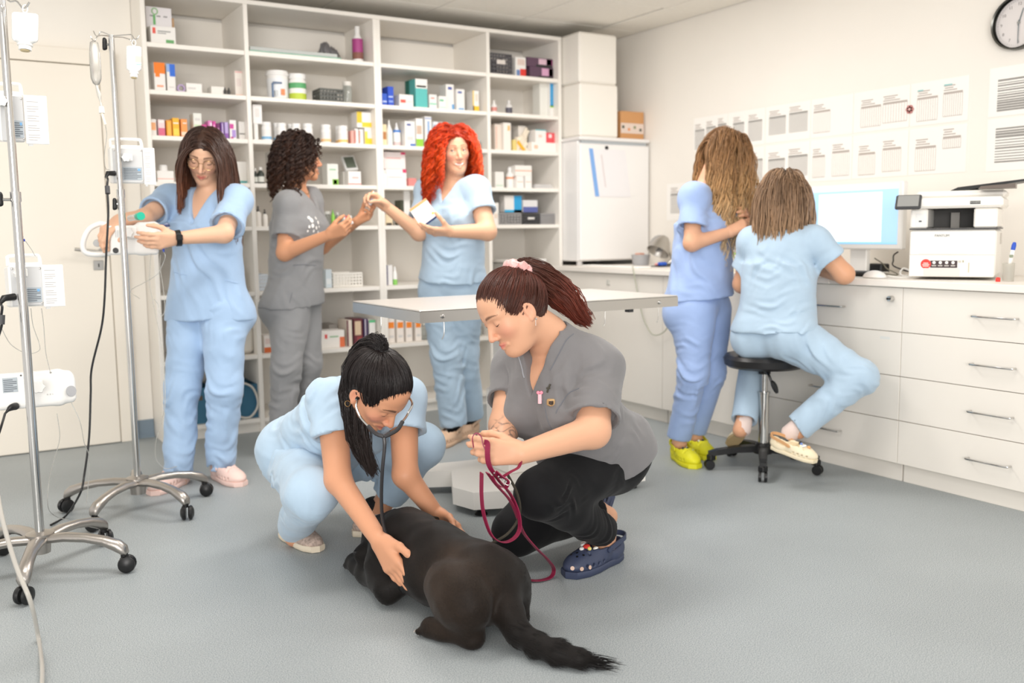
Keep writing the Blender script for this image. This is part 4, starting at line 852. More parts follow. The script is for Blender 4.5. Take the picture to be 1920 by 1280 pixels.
L(MB().lathe([(0, 0), (.021, 0), (.021, .0008), (0, .0008)], (.07, -.0062, .068), (0, -1, 0), 28)).out('round_sticker', cm((228, 62, 54)), pr)
for k, w in enumerate((.02, .028, .024)): L(MB().box((.07 - w / 2, -.0074, .07 - .0065 * k), (.07 + w / 2, -.007, .0735 - .0065 * k))).out('sticker_text', cm((250, 214, 208)), pr)
L(MB().box((.088, -.0068, .052), (.195, -.0061, .083))).out('info_strip', cm((62, 48, 50)), pr)
for k in range(4):
    xx = .103 + .025 * k; L(MB().lathe([(0, 0), (.0066, 0), (.0066, .0006), (0, .0006)], (xx, -.007, .0745), (0, -1, 0), 14)).out('strip_icon', cm((238, 236, 230)), pr)
    L(MB().box((xx - .009, -.0074, .0585), (xx + .009, -.0069, .0635))).out('strip_text', cm((190, 186, 180)), pr)
for (xx, zz, ww, hh, c) in ((.204, .079, .006, .005, (200, 196, 186)), (.217, .08, .003, .005, (170, 164, 140))): L(MB().box((xx - ww, -.0066, zz - hh), (xx + ww, -.006, zz + hh))).out('printed_mark', cm(c), pr)
L(MB().box((.237, -.0068, .032), (.242, -.0061, .075))).out('paper_gauge', cm((196, 190, 170)), pr)
vg = MB()
for k in range(9): vg.box((PW + .0002, .2, .15 + .0055 * k), (PW + .0012, .31, .153 + .0055 * k))
L(vg).out('vent', cm((190, 184, 176)), pr)
# ---------------------------------------------------------------- small things on the worktop
a = onz(1890, 527, ZW); gl = thing('tumbler', (a[0], a[1], ZW), 'clear tumbler of cotton swabs holding a thermometer beside the printer', 'tumbler')
MB().lathe([(0, .0005), (.021, .0005), (.024, .075), (.0225, .075), (.02, .004), (0, .004)], (a[0], a[1], ZW), k=20).out('glass', mat('tumbler_plastic', (236, 232, 220), .15, trans=.5), gl, True)
sw = MB()
for k in range(14): t_ = k * 2.4; r = .004 + .009 * ((k * .37) % 1); sw.tube([(a[0] + r * math.cos(t_), a[1] + r * math.sin(t_), ZW + .006), (a[0] + 1.2 * r * math.cos(t_), a[1] + 1.2 * r * math.sin(t_), ZW + .07)], .0018, 5)
so_ = sw.out('cotton_swabs', cm((240, 232, 214)), gl); so_['kind'] = 'stuff'
th0 = np.array((a[0], a[1], ZW + .05)); th1 = th0 + (.012, -.012, .105)
tm = thing('thermometer', th0, 'white digital thermometer with a blue cap standing in the tumbler', 'thermometer'); ax_ = nrm(th1 - th0)
MB().lathe([(0, 0), (.006, .005), (.008, .04), (.0085, .08), (0, .08)], th0, ax_, 12).out('body', m_wplast, tm, True); MB().lathe([(0, .0805), (.0085, .0805), (.009, .1), (.006, .112), (0, .114)], th0, ax_, 12).out('cap', cm((40, 82, 190)), tm, True)
vd = nrm(np.array((-.9, -.42, 0))); MB().box(th0 + ax_ * .055 + vd * .0082 - .006, th0 + ax_ * .055 + vd * .0082 + .006, .002).out('display', cm((140, 150, 130)), tm)
a = onz(1871, 528, ZW); MB().lathe([(0, .0005), (.009, .0005), (.009, .014), (.006, .018), (0, .018)], (a[0], a[1], ZW), k=12).out('red_bung', cm((232, 58, 48)), smooth=True, label='small red stopper lying by the foot of the printer', cat='stopper')
a = onz(1640, 521, ZW); s_ = SDF(); s_.ell((a[0], a[1], ZW + .001), (.036, .06, .034)).half((0, 0, ZW + .0008), (0, 0, -1))
V, F = s_.mesh(.004); rawobj('mouse', V, F, m_wplast, label='white computer mouse at the edge of the worktop', cat='mouse')
MB().tube(spline([(a[0] + .02, a[1] - .055, ZW + .012), (a[0] + .03, a[1] - .1, ZW + .006), (a[0] + .09, a[1] - .13, ZW + .005), (a[0] + .13, a[1] - .05, ZW + .006), (a[0] + .2, a[1] - .04, ZW + .006)], 24), .0025, 6).out('mouse_cable', m_wplast, smooth=True, label='white mouse cable curling towards the printer', cat='cable')
kb = thing('keyboard', (3.79, 3.07, ZW), 'black keyboard half hidden by the seated woman arm', 'keyboard')
MB().box((3.72, 2.86, ZW + .001), (3.85, 3.28, ZW + .016), .004).out('frame', m_black, kb)
for i in range(4):
    for j in range(14): MB().box((3.727 + .03 * i, 2.868 + .029 * j, ZW + .0162), (3.752 + .03 * i, 2.893 + .029 * j, ZW + .022), .002).out('key', m_dark, kb)
ad = MB().box((4.0, 3.0, ZW + .002), (4.07, 3.1, ZW + .05), .006).out('power_adapter', m_black, label='black power adapter on the worktop under the monitor', cat='adapter')
a = onX(1625, 480, 4.04); b_ = onX(1610, 510, 4.02); MB().tube(spline([b_ + (0, 0, -.0), (b_ + a) / 2 + (0, .005, 0), a], 12), [.003] * 5 + [.006, .011, .012, .01, .007, .003, .001], 8).out('plug_bud', m_black, smooth=True, label='black cable end rising beside the power adapter', cat='cable')
def cab(pts, r, look, col=m_black): MB().tube(spline(pts, 40), r, 7).out('cable', col, smooth=True, label=look, cat='cable')
g_ = lambda x, y, X: onX(x, y, X)
cab([g_(1640, 484, 4.05), g_(1655, 494, 4.02), g_(1664, 504, 3.98), (3.9, 2.83, ZW + .006), (3.9, 2.9, ZW + .006)], .003, 'thin grey cable arching from the wall to the worktop', cm((120, 116, 100)))
cab([g_(1684, 472, 4.05), g_(1676, 478, 4.03), g_(1675, 488, 4.0), g_(1678, 500, 3.97), (3.93, 2.72, ZW + .006), (4.0, 2.7, ZW + .006)], .0035, 'black looped cable rising behind the printer')
cab([g_(1708, 508, 3.9), g_(1694, 503, 3.88), g_(1688, 512, 3.86), g_(1696, 517, 3.85), (3.84, 2.64, ZW + .008), (3.95, 2.66, ZW + .008)], .0045, 'white looped cable beside the printer', m_wplast)
hb = MB().box((3.95, 2.70, ZW + .001), (4.03, 2.79, ZW + .045), .008).out('cable_hub', m_black, label='black cable hub behind the printer corner', cat='hub')
a = onz(1618, 515, ZW); MB().box((3.86, 2.9, ZW + .0008), (4.03, 2.99, ZW + .0018)).out('paper_slip', cm((244, 241, 236)), label='white paper slip on the worktop under the monitor', cat='paper')
# left end of the worktop
a = onz(1197, 497, ZW); gb = thing('grey_tub', (a[0] + .02, a[1], ZW), 'small grey oval tub of odds and ends on the worktop', 'tub'); cx, cy = a[0] + .02, a[1]
ell_ring = lambda rx, ry, z: [(cx + rx * math.cos(t), cy + ry * math.sin(t), ZW + z) for t in np.linspace(0, 6.283, 24, endpoint=False)]
MB().rings([ell_ring(*v) for v in ((.001, .001, .0005), (.05, .055, .0005), (.058, .07, .07), (.054, .066, .07), (.047, .052, .006), (.001, .001, .006))], False).out('body', cm((176, 176, 178)), gb, True)
MB().box((cx - .03, cy - .02, ZW + .012), (cx + .02, cy + .03, ZW + .082), .006).out('pink_pack', cm((222, 170, 150)), label='salmon pack sticking out of the small grey tub', cat='pack')
a = onz(1230, 499, ZW); lp = thing('desk_lamp', (a[0] + .1, a[1], ZW), 'brushed metal clamp lamp tilted forward beside the grey tub', 'lamp')
c1 = onX(1233, 470, a[0] + .06); c0 = onX(1243, 452, a[0] + .13); ax_ = nrm(c1 - c0 + np.array((0, .02, -.04)))
MB().rings([[c0 + ax_ * z + r * (math.cos(t) * nrm(np.cross(ax_, (0, 1, .2))) + math.sin(t) * nrm(np.cross(ax_, np.cross(ax_, (0, 1, .2))))) for t in np.linspace(0, 6.283, 26, endpoint=False)] for r, z in ((.012, -.03), (.03, -.028), (.05, .0), (.066, .04), (.076, .085), (.073, .085), (.05, .01), (.012, -.02))], False).out('lamp_shade', m_steel, lp, True)
MB().tube(spline([c0 - ax_ * .025, c0 + (.05, .03, -.02), (a[0] + .13, a[1], ZW + .05), (a[0] + .1, a[1], ZW + .008)], 16), .008, 8).out('arm', m_steel, lp, True); MB().lathe([(0, .0005), (.05, .0005), (.05, .01), (.02, .016), (0, .016)], (a[0] + .1, a[1], ZW), k=20).out('base', m_dark, lp, True)
c2 = onX(1236, 458, a[0] + .16); MB().lathe([(0, 0), (.062, .0), (.066, .01), (.062, .02), (0, .02)], c2, nrm((-.75, -.3, .5)), 24).out('grey_disc', cm((170, 168, 166)), lp, True)
a = onz(1243, 500, ZW); MB().box((a[0] - .05, a[1] - .03, ZW + .0008), (a[0] + .09, a[1] + .06, ZW + .006), .002).out('clipboard', m_dark, label='flat dark board under the blue pack on the worktop', cat='board')
MB().box((a[0] - .03, a[1] - .02, ZW + .0065), (a[0] + .02, a[1] + .02, ZW + .03), .006).out('blue_pack', cm((40, 92, 200)), label='small bright blue pack beside the desk lamp', cat='pack')
MB().box((a[0] - .035, a[1] + .025, ZW + .0065), (a[0] + .02, a[1] + .045, ZW + .022), .005).out('pink_tube', cm((240, 160, 160)), label='small pink pack between the blue pack and the grey tub', cat='pack')
f_ = MB(); a = onz(1110, 495, ZW)
f_.box((3.6, 4.4, ZW + .0006), (3.7, 4.98, ZW + .012), .004); f_.out('paper_cover', cm((246, 243, 238)), label='white paper cover along the worktop edge before the fridge', cat='paper')
dyp = []
cab([onX(1186, 498, 3.56), onX(1190, 520, 3.557), onX(1203, 585, 3.557), onX(1213, 612, 3.557), onX(1226, 628, 3.555), onX(1245, 622, 3.555), onX(1258, 602, 3.555), onX(1264, 596, 3.555)], .0032, 'thin grey cable looping down the front of the cabinets', cm((176, 178, 158)))
hk = MB(); hk.box((3.583, 4.66, .8), (3.5895, 4.69, .83), .002); hk.out('hook', cm((206, 204, 196)), label='small clear hook stuck on the wide cabinet front', cat='hook')
pl = thing('desk_plant', (3.75, 3.72, ZW), 'small pot with bright green leaves between the two women', 'plant'); MB().lathe([(0, .0005), (.03, .0005), (.04, .07), (.036, .07), (.03, .06), (0, .06)], (3.75, 3.72, ZW), k=16).out('pot', cm((236, 226, 206)), pl, True)
for k in range(9):
    t_ = k * 2.4; r = .02 + .02 * (k % 3) / 2; c = np.array((3.75 + r * math.cos(t_), 3.72 + r * math.sin(t_), ZW + .07 + .012 * (k % 4)))
    d = nrm((math.cos(t_), math.sin(t_), .8)); s_ = nrm(np.cross(d, (0, 0, 1))); MB().add([c - d * .02, c + s_ * .01, c + d * .026, c - s_ * .01, c + np.cross(s_, d) * .004], [[0, 1, 4], [1, 2, 4], [2, 3, 4], [3, 0, 4]]).out('leaf', cm((150, 214, 70)), pl)
# ---------------------------------------------------------------- people: shared builders
def skinmat(name, c): return mat(name, c, .46, attr='Col', bump=.08, bscale=500, spec=.35, sheen=.08, sss=.0)
m_skin = skinmat('skin', (236, 190, 165))
def cloth(name, c, **k): return mat(name, c, .82, bump=.22, bscale=900, var=.035, vscale=14, sheen=.25, spec=.2, **k)
m_blue = cloth('scrub_blue', (164, 190, 220)); m_blue2 = cloth('scrub_periwinkle', (160, 183, 226)); m_blue3 = cloth('scrub_sky', (176, 198, 217)); m_grey = cloth('scrub_grey', (122, 120, 121)); m_grey2 = cloth('scrub_grey_soft', (136, 136, 137)); m_blackp = mat('black_stretch', (20, 20, 22), .75, bump=.15, bscale=900, var=.05, vscale=14, sheen=.06, spec=.2)
def hairmat(name): return mat(name, (90, 60, 40), .38, attr='Col', spec=.4, bump=.25, bscale=60, stretch=(6, 6, 1))
m_hair = hairmat('hair')
def frame(up, fwd):
    """rows: x (the person's right), y (forward), z (up)"""
    z = nrm(up); y = nrm(np.asarray(fwd, float) - z * np.dot(fwd, z)); return np.array([np.cross(y, z), y, z])
def head_prims(S, c, R, s=1.0, smile=0.0, lids=True, gaze_open=.0, full=0.0):
    P = lambda x, y, z: c + s * (np.array((x, y, z)) @ R)
    E = lambda p, r, k, op='u': S.ell(P(*p), np.array(r) * s, R, k * s, op)
    K = lambda a, b, ra, rb, k, op='u': S.cone(P(*a), P(*b), ra * s, rb * s, k * s, op)
    E((0, -.012, .028), (.074, .094, .083), .0); E((0, .03, .035), (.061, .056, .058), .03)
    E((0, .026, -.035), (.0565 + .004 * full, .062, .074), .03)
    for q in (-1, 1):
        K((q * .05, -.002, -.045), (q * .015, .06, -.098), .018 + .003 * full, .013, .03)
        E((q * .037, .056 + .003 * smile, -.026 + .006 * smile), (.024, .022, .022), .022)
        K((q * .012, .083, .021), (q * .044, .068, .022), .0085, .008, .014)
    E((0, .069, -.101), (.017, .014, .014), .02)
    if full: E((0, .03, -.1), (.04, .04, .025), .03)
    for q in (-1, 1): E((q * .031, .095, .001), (.0165, .014, .0115), .012, 's')
    K((0, .083, .008), (0, .1055, -.036), .0068, .0098, .011)
    for q in (-1, 1): E((q * .0105, .094, -.0405), (.0075, .009, .0068), .007); E((q * .006, .1, -.0485), (.0032, .004, .003), .003, 's')
    w = .022 + .007 * smile; lift = .008 * smile
    for q in (-1, 1):
        K((q * w, .079 - .004 * smile, -.0685 + lift), (q * .004, .0895, -.0645), .0036, .005, .006)
        K((q * w * .9, .079 - .004 * smile, -.0705 + lift), (0, .0875, -.0765 - .008 * smile), .0038, .0058, .006)
        K((q * w, .084 - .004 * smile, -.0695 + lift), (0, .0965, -.0705 - .002 * smile), .0014, .0018 + .0055 * smile, .002, 's')
    for q in (-1, 1):
        if lids: E((q * .031, .0725, .001), (.0138, .0135, .0128), .004)
        else:
            # upper and lower lid rims around an open eye
            K((q * .0165, .0795, .001), (q * .031, .087, .0085), .0028, .003, .004); K((q * .031, .087, .0085), (q * .0455, .0765, .001), .003, .0028, .004)
            K((q * .0165, .0795, .001), (q * .031, .0835, -.0075), .0022, .0025, .004); K((q * .031, .0835, -.0075), (q * .0455, .0765, .001), .0025, .0022, .004)
        E((q * .0735, -.013, -.016), (.008, .0175, .029), .006); E((q * .081, -.008, -.013), (.0055, .0095, .018), .004, 's'); E((q * .0745, -.003, -.04), (.006, .007, .009), .005)
    return P
def hand_prims(S, wr, d, n, side, curl=(.3, .35, .4, .45), s=1.0, thumb=(.6, .5, .35), spread=.0, k=.006):
    """side +1 right hand, -1 left hand; d wrist->knuckles, n palm normal"""
    d = nrm(d); n = nrm(np.asarray(n, float) - d * np.dot(n, d)); t = -side * np.cross(n, d); wr = np.asarray(wr, float)
    off = (.027, .009, -.009, -.026); L = (.086, .09, .085, .076); fl = (.93, 1.0, .94, .76); tips = []
    for i in range(4):
        b = wr + s * (t * off[i] * .55 + d * .012); kn = wr + s * (d * L[i] + t * off[i] - n * .003)
        S.cone(b, kn, .0175 * s, .0125 * s, .012 * s)
        c = curl[i] if np.ndim(curl) else curl; dd = nrm(d + t * (off[i] / .027) * (.06 + spread)); p = kn; a = 0
        for j, (ln, r0, r1) in enumerate(((.043, .0098, .0088), (.027, .0088, .008), (.021, .008, .0062))):
            a += c * (1.0, 1.15, .7)[j]; q = p + s * ln * fl[i] * (dd * math.cos(a) + n * math.sin(a)); S.cone(p, q, r0 * s, r1 * s, k * s if j else .008 * s); p = q
        tips.append(p)
    a, b, c = thumb; p = wr + s * (d * .022 + t * .022 + n * .006)
    q = p + s * .042 * nrm(t * a + d * (1 - .5 * a) + n * b * .7); S.cone(p, q, .016 * s, .0115 * s, .014 * s)
    v = nrm(t * (a - c) + d * .9 + n * b); q2 = q + s * .033 * v; S.cone(q, q2, .0112 * s, .0098 * s, .006 * s)
    q3 = q2 + s * .026 * nrm(v + n * c * .6 - t * c * .7); S.cone(q2, q3, .0098 * s, .0072 * s, .006 * s)
    return tips + [q3]
def limb(S, a, b, c, r, k=.02, bulge=None):
    """upper a->b, lower b->c with r = (ra, rb1, rb2, rc)"""
    S.cone(a, b, r[0], r[1], k); S.cone(b, c, r[2], r[3], k)
    if bulge:
        for (u, v, t, rr, off) in bulge: S.ell(u + (v - u) * t + np.asarray(off), rr, frame(v - u, (.31, .2, .93)), k)
def merge(parts):
    V, F, n = [], [], 0
    for v, f in parts: V.append(v); F.append(f + n); n += len(v)
    return np.concatenate(V), np.concatenate(F)
def multi(S, h, fine, hf):
    """coarse surface outside the fine boxes, fine surface inside them"""
    V, F = S.mesh(h); m = np.zeros(len(F), bool); cen = V[F].mean(1)
    out = []
    for lo, hi in fine: m |= ((cen > lo + h * 1.1) & (cen < hi - h * 1.1)).all(1)
    out.append(compact(V, F[~m]))
    for lo, hi in fine:
        v, f = S.mesh(hf, lo - .004, hi + .004); c = v[f].mean(1); ok = ((c > lo) & (c < hi)).all(1); out.append(compact(v, f[ok]))
    return merge(out)
def compact(V, F):
    u, inv = np.unique(F.ravel(), return_inverse=True); return V[u], inv.reshape(F.shape)
def face_colors(V, c, R, s, skin, lip, hair, blush=.35, brow=1.0):
    """the skin's own colours: lips, brows, a blush on cheeks and nose"""
    q = (V - c) @ R.T / s; x, y, z = np.abs(q[:, 0]), q[:, 1], q[:, 2]; C = np.tile(np.array(lin(skin)), (len(V), 1))
    near = (np.abs(q) < .16).all(1)
    def mixin(col, w): C[:] = C * (1 - w[:, None]) + np.array(lin(col)) * w[:, None]
    g = lambda a, b, cc, r: np.exp(-(((x - a) ** 2 + (y - b) ** 2 + (z - cc) ** 2) / r ** 2)) * near
    mixin((226, 140, 122), np.clip(blush * (g(.042, .07, -.03, .026) + .7 * g(0, .105, -.038, .014) + .6 * g(.075, -.01, -.016, .025)), 0, .6))
    e = ((x / .0225) ** 2 + ((z + .0695 - .004 * (x / .02) ** 2) / .0092) ** 2); mixin(lip, np.clip(1.25 - e, 0, 1) * .85 * (y > .07) * near)
    zb = .0245 + .30 * (x - .014) - 7.5 * (x - .014) ** 2; wd = .0045 * np.clip((.056 - x) / .03, .25, 1)
    mixin(hair, brow * np.clip(1.4 - np.abs(z - zb) / wd, 0, 1) * (x > .012) * (x < .054) * (y > .05) * near * .85)
    return C
def eyes(person, c, R, s, iris=(96, 70, 50), down=.0, side=0.0, lidded=True, lash=(40, 28, 24)):
    """eyeballs with iris and pupil, and the lash line"""
    P = lambda x, y, z: c + s * (np.array((x, y, z)) @ R)
    for q in (-1, 1):
        if not lidded:
            o = P(q * .031, .0728, .0008); g = nrm(np.array((side, 1, -down)) @ R); r = .0122 * s
            e = MB().lathe([(r * math.sin(a), r * math.cos(a)) for a in np.linspace(0.42, math.pi, 9)], o, g, 16).out('eye', mat('eye_white', (236, 230, 224), .15), person, True)
            MB().lathe([(0, r * .96)] + [(r * math.sin(a), r * math.cos(a)) for a in (.16, .3, .45)], o, g, 16).out('iris', mat('iris_%d' % iris[0], iris, .12), e, True)
            MB().lathe([(0, r * 1.004), (r * .17, r * .992), (r * .2, r * .975)], o, g, 12).out('pupil', m_black, e, True)
        zz = -.0068 if lidded else .0072; b = MB()
        pts = [P(q * (.031 + .0142 * t), (.0842 if lidded else .0868) - .0085 * t * t - (.001 if lidded else 0), .001 + zz * (1 - t * t)) for t in np.linspace(-1, 1, 9)]
        b.tube(pts, [.0008 * s] + [.0019 * s] * 7 + [.0011 * s], 6).out('eyelashes', cm(lash), person)
def cap_sdf(c, R, s, th=.009, nape=-.065, hairline=.066, wide=0.0, soft=.012):
    """the mass of hair on the skull, open over the face"""
    H = SDF(); P = lambda x, y, z: c + s * (np.array((x, y, z)) @ R)
    H.ell(P(0, -.013, .03), s * np.array((.074 + th + wide, .094 + th, .083 + th)), R, 0); H.ell(P(0, -.045, -.02), s * np.array((.062 + th, .05 + th, .06)), R, .03 * s)
    H.ell(P(0, .098, -.03), s * np.array((.066, .06, hairline + .028)), R, soft * s, 's')
    for q in (-1, 1): H.ell(P(q * .085, .012, -.03), s * np.array((.03, .036, .045)), R, .01 * s, 's')
    H.half(P(0, -.05, nape), R[2] * -1 + R[1] * .25, k=.012)
    return H, P
def grow(roots, dirs, n, length, coll, off, grav=.28, rnd=.0, rng=RNG, drag=None):
    P = roots.copy(); D = dirs / (np.linalg.norm(dirs, axis=1)[:, None] + 1e-9); out = [P.copy()]; st = (np.asarray(length) / (n - 1)).reshape(-1, 1)
    off = np.asarray(off).reshape(-1) * np.ones(len(P))
    for i in range(n - 1):
        D = D + grav * np.array((0, 0, -1.0)) + rng.normal(size=D.shape) * rnd
        if drag is not None: D = D + drag
        D /= np.linalg.norm(D, axis=1)[:, None]; Q = P + D * st
        for _ in range(2):
            d, g = coll.grad(Q); pen = np.clip(off * min(1, .35 + i / 4) - d, 0, .03); Q = Q + g * pen[:, None]
        D = Q - P; D /= np.linalg.norm(D, axis=1)[:, None] + 1e-9; P = Q; out.append(P.copy())
    return np.stack(out, 1)
def clumps(G, m, spread, amp, freq, rng, taper=.6, jitter=.35, amp0=.12, up=1):
    """m strands about every guide; waves grow towards the tips"""
    if up > 1: x = np.linspace(0, G.shape[1] - 1, G.shape[1] * up); i = np.minimum(x.astype(int), G.shape[1] - 2); f = (x - i)[None, :, None]; G = G[:, i] * (1 - f) + G[:, i + 1] * f
    N, M, _ = G.shape; T = np.gradient(G, axis=1); T /= np.linalg.norm(T, axis=2)[..., None] + 1e-9
    U = np.cross(T, nrm((.3, .8, .5))); U /= np.linalg.norm(U, axis=2)[..., None] + 1e-9; Wv = np.cross(T, U); t = np.linspace(0, 1, M)
    seg = np.linalg.norm(np.diff(G, axis=1), axis=2); s_ = np.concatenate([np.zeros((N, 1)), np.cumsum(seg, 1)], 1); out = []
    ph = rng.uniform(0, 6.28, N); fr = freq * rng.uniform(.8, 1.2, N)
    for j in range(m):
        a = rng.uniform(0, 6.28, (N, 1)); r = spread * np.sqrt(rng.uniform(0, 1, (N, 1))) * (1 - taper * t)[None]
        ang = s_ * fr[:, None] * 6.283 + ph[:, None] + rng.normal(size=(N, 1)) * jitter; w = amp * (amp0 + (1 - amp0) * np.clip(t * 1.6, 0, 1))[None]
        out.append(G + (r * np.cos(a) + w * np.cos(ang))[..., None] * U + (r * np.sin(a) + w * np.sin(ang))[..., None] * Wv)
    return np.concatenate(out)
def hair_out(person, cap, P, rad, cols, rng, label=None, name='hair', h=.005, tip=None, extra=None):
    """hair mass plus strands as one mesh; cols = list of own hair colours (root ... tip)"""
    parts, C = [], []; cols = np.array([lin(c) for c in cols])
    if cap is not None:
        v, f = cap.mesh(h); v = relax(v, f, 1); parts.append((v, f)); C.append(np.tile(cols[0] * .85, (len(v), 1)))
    if P is not None:
        N, M, _ = P.shape; rr = rad * np.concatenate([np.linspace(.45, 1, M // 2), np.linspace(1, .22, M - M // 2)])
        v, f, ix = strands(P, rr); parts.append((v, f)); t = np.tile(np.repeat(np.linspace(0, 1, M), 3), N)
        pos = t * (len(cols) - 1); i0 = np.clip(pos.astype(int), 0, len(cols) - 2) if len(cols) > 1 else np.zeros(len(t), int); fr = (pos - i0)[:, None]
        c = cols[i0] * (1 - fr) + cols[np.minimum(i0 + 1, len(cols) - 1)] * fr; C.append(c * rng.uniform(.62, 1.35, N)[ix][:, None])
    V, F = merge(parts); return rawobj(name, V, F, m_hair, person, np.concatenate(C), label)
def scalp(P, s, n, rng, lo=-.35, part=0.0, back=1.0, th=.006, front=.9):
    """root points on the skull above the ears and behind the hairline; returns local points"""
    out = []
    while len(out) < n:
        v = rng.normal(size=3); v /= np.linalg.norm(v)
        if v[2] < lo or (v[1] > .45 and v[2] < .4) or (v[1] > .15 and v[2] < .15) or v[1] > front: continue
        out.append(v * np.array((.074 + th, .094 + th, .083 + th)) + np.array((0, -.013, .03)))
    return np.array(out)
def march(S, x, y, d0, d1):
    """first point of the surface along the line of sight from depth d0 to d1"""
    ds = np.linspace(d0, d1, 400); P = np.array([at(x, y, d) for d in ds]); v = S.ev(P); i = np.argmax(v < 0.0005)
    return P[i] if v[i] < .0005 else P[len(P) // 2]
def onto(S, p, off=.0015, it=6):
    p = np.array(p, float)[None]
    for _ in range(it): d, g = S.grad(p); p = p - g * (d - off)[:, None]
    return p[0], g[0]
def draped(S, pts, r, name, m, parent, off=.001, n=20, k=6, closed=False, label=None):
    """a seam or cord lying on a surface through pts"""
    Q = [onto(S, p, off)[0] for p in spline(pts, n, closed)]
    return MB().tube(Q, r, k, closed).out(name, m, parent, True, label)
def patch(S, centre, n_hint, w, hgt, up, name, m, parent, off=.002, t=.002, shape=None):
    """a small flat piece lying on a surface"""
    p, g = onto(S, centre, off); u = nrm(np.asarray(up) - g * np.dot(up, g)); r = np.cross(u, g)
    poly = shape or [(-.5, -.5), (.5, -.5), (.5, .5), (-.5, .5)]; k = len(poly)
    V = [p + r * a * w + u * b * hgt for a, b in poly]; V += [v + g * t for v in V]
    F = [list(range(k))[::-1], list(range(k, 2 * k))] + [[i, (i + 1) % k, k + (i + 1) % k, k + i] for i in range(k)]
    return MB().add(V, F).out(name, m, parent)
def vneck(T, o, R, w, dep, top=.03):
    """cut a V opening: o = base of the neck, R body frame"""
    def f(X, Y, Z):
        x, y, z = X - o[0], Y - o[1], Z - o[2]; q = [x * R[i, 0] + y * R[i, 1] + z * R[i, 2] for i in range(3)]
        half_ = w * (q[2] + dep) / (dep + top); return np.maximum((np.abs(q[0]) - half_) * .8, -(q[1] - .005))
    T.add(f, o - dep - .1, o + dep + .1, 's', .006)
def clog(person, heel, toe, up, m, name='clog', s=1.0, strap=True, charms=(), strap_mat=None, holes=True, label=None, sole=None, h=.0045):
    """foam clog: heel and toe points at the sole, up = instep direction"""
    heel = np.asarray(heel, float); toe = np.asarray(toe, float); f = toe - heel; L = np.linalg.norm(f); f /= L; u = nrm(np.asarray(up, float) - f * np.dot(up, f)); r = np.cross(f, u); R = np.array([r, f, u]); k = L / .255
    P = lambda x, y, z: heel + k * (r * x + f * y + u * z); S = SDF()
    S.ell(P(0, .165, .03), k * np.array((.05, .095, .03)), R, 0); S.ell(P(0, .06, .03), k * np.array((.038, .07, .032)), R, .02 * k)
    S.cone(P(0, .11, .055), P(0, .2, .033), .042 * k, .034 * k, .02 * k, flat=(u, 1.15)); S.cone(P(0, .02, .05), P(0, .05, .03), .03 * k, .035 * k, .02 * k)
    S.half(P(0, 0, .0), -u, k=.008 * k); 
    S.cone(P(0, .035, .075), P(0, .115, .09), .031 * k, .04 * k, .006 * k, 's'); S.cone(P(0, .04, .045), P(0, .12, .045), .028 * k, .034 * k, .008 * k, 's')
    if holes:
        for (x, y) in ((-.022, .15), (0, .155), (.022, .15), (-.012, .172), (.012, .172), (-.026, .178), (.026, .178)): S.cone(P(x, y, .05), P(x, y, .09), .0048 * k, None, 0, 's')
        for q in (-1, 1):
            for y in (.13, .155, .18, .205): S.cone(P(q * .06, y, .03), P(q * .03, y, .034), .0055 * k, None, 0, 's')
    V, F = S.mesh(h * max(k, .9)); o = rawobj(name, V, F, m, person, label=label)
    MB().rings([[P(x * sc, y, z) for x, y in ((.0, -.005), (.025, .003), (.038, .04), (.04, .09), (.05, .15), (.05, .2), (.035, .245), (.0, .262), (-.035, .245), (-.05, .2), (-.05, .15), (-.04, .09), (-.038, .04), (-.025, .003))] for sc, z in ((.94, -.002), (1.02, .004), (1.02, .016), (.96, .02))]).out('sole', sole or m, o, True)
    if strap:
        a = [P(q_x, q_y, q_z) for q_x, q_y, q_z in ((.043, .1, .06), (.042, .05, .073), (.03, .0, .078), (0, -.018, .079), (-.03, .0, .078), (-.042, .05, .073), (-.043, .1, .06))]
        MB().ribbon(spline(a, 22), u, .017 * k, .004 * k).out('strap', strap_mat or m, o, True)
        for q in (-1, 1): MB().lathe([(0, 0), (.009 * k, 0), (.008 * k, .004 * k), (0, .005 * k)], P(q * .0445, .1, .06), r * q, 12).out('rivet', strap_mat or m, o, True)
    for (x, y, c, w) in charms:
        p, g = onto(S, P(x, y, .075), .001); MB().lathe([(0, 0), (w, 0), (w, .004), (w * .6, .007), (0, .007)], p, g, 8).out('charm', cm(c), o, True)
    return o, S, P
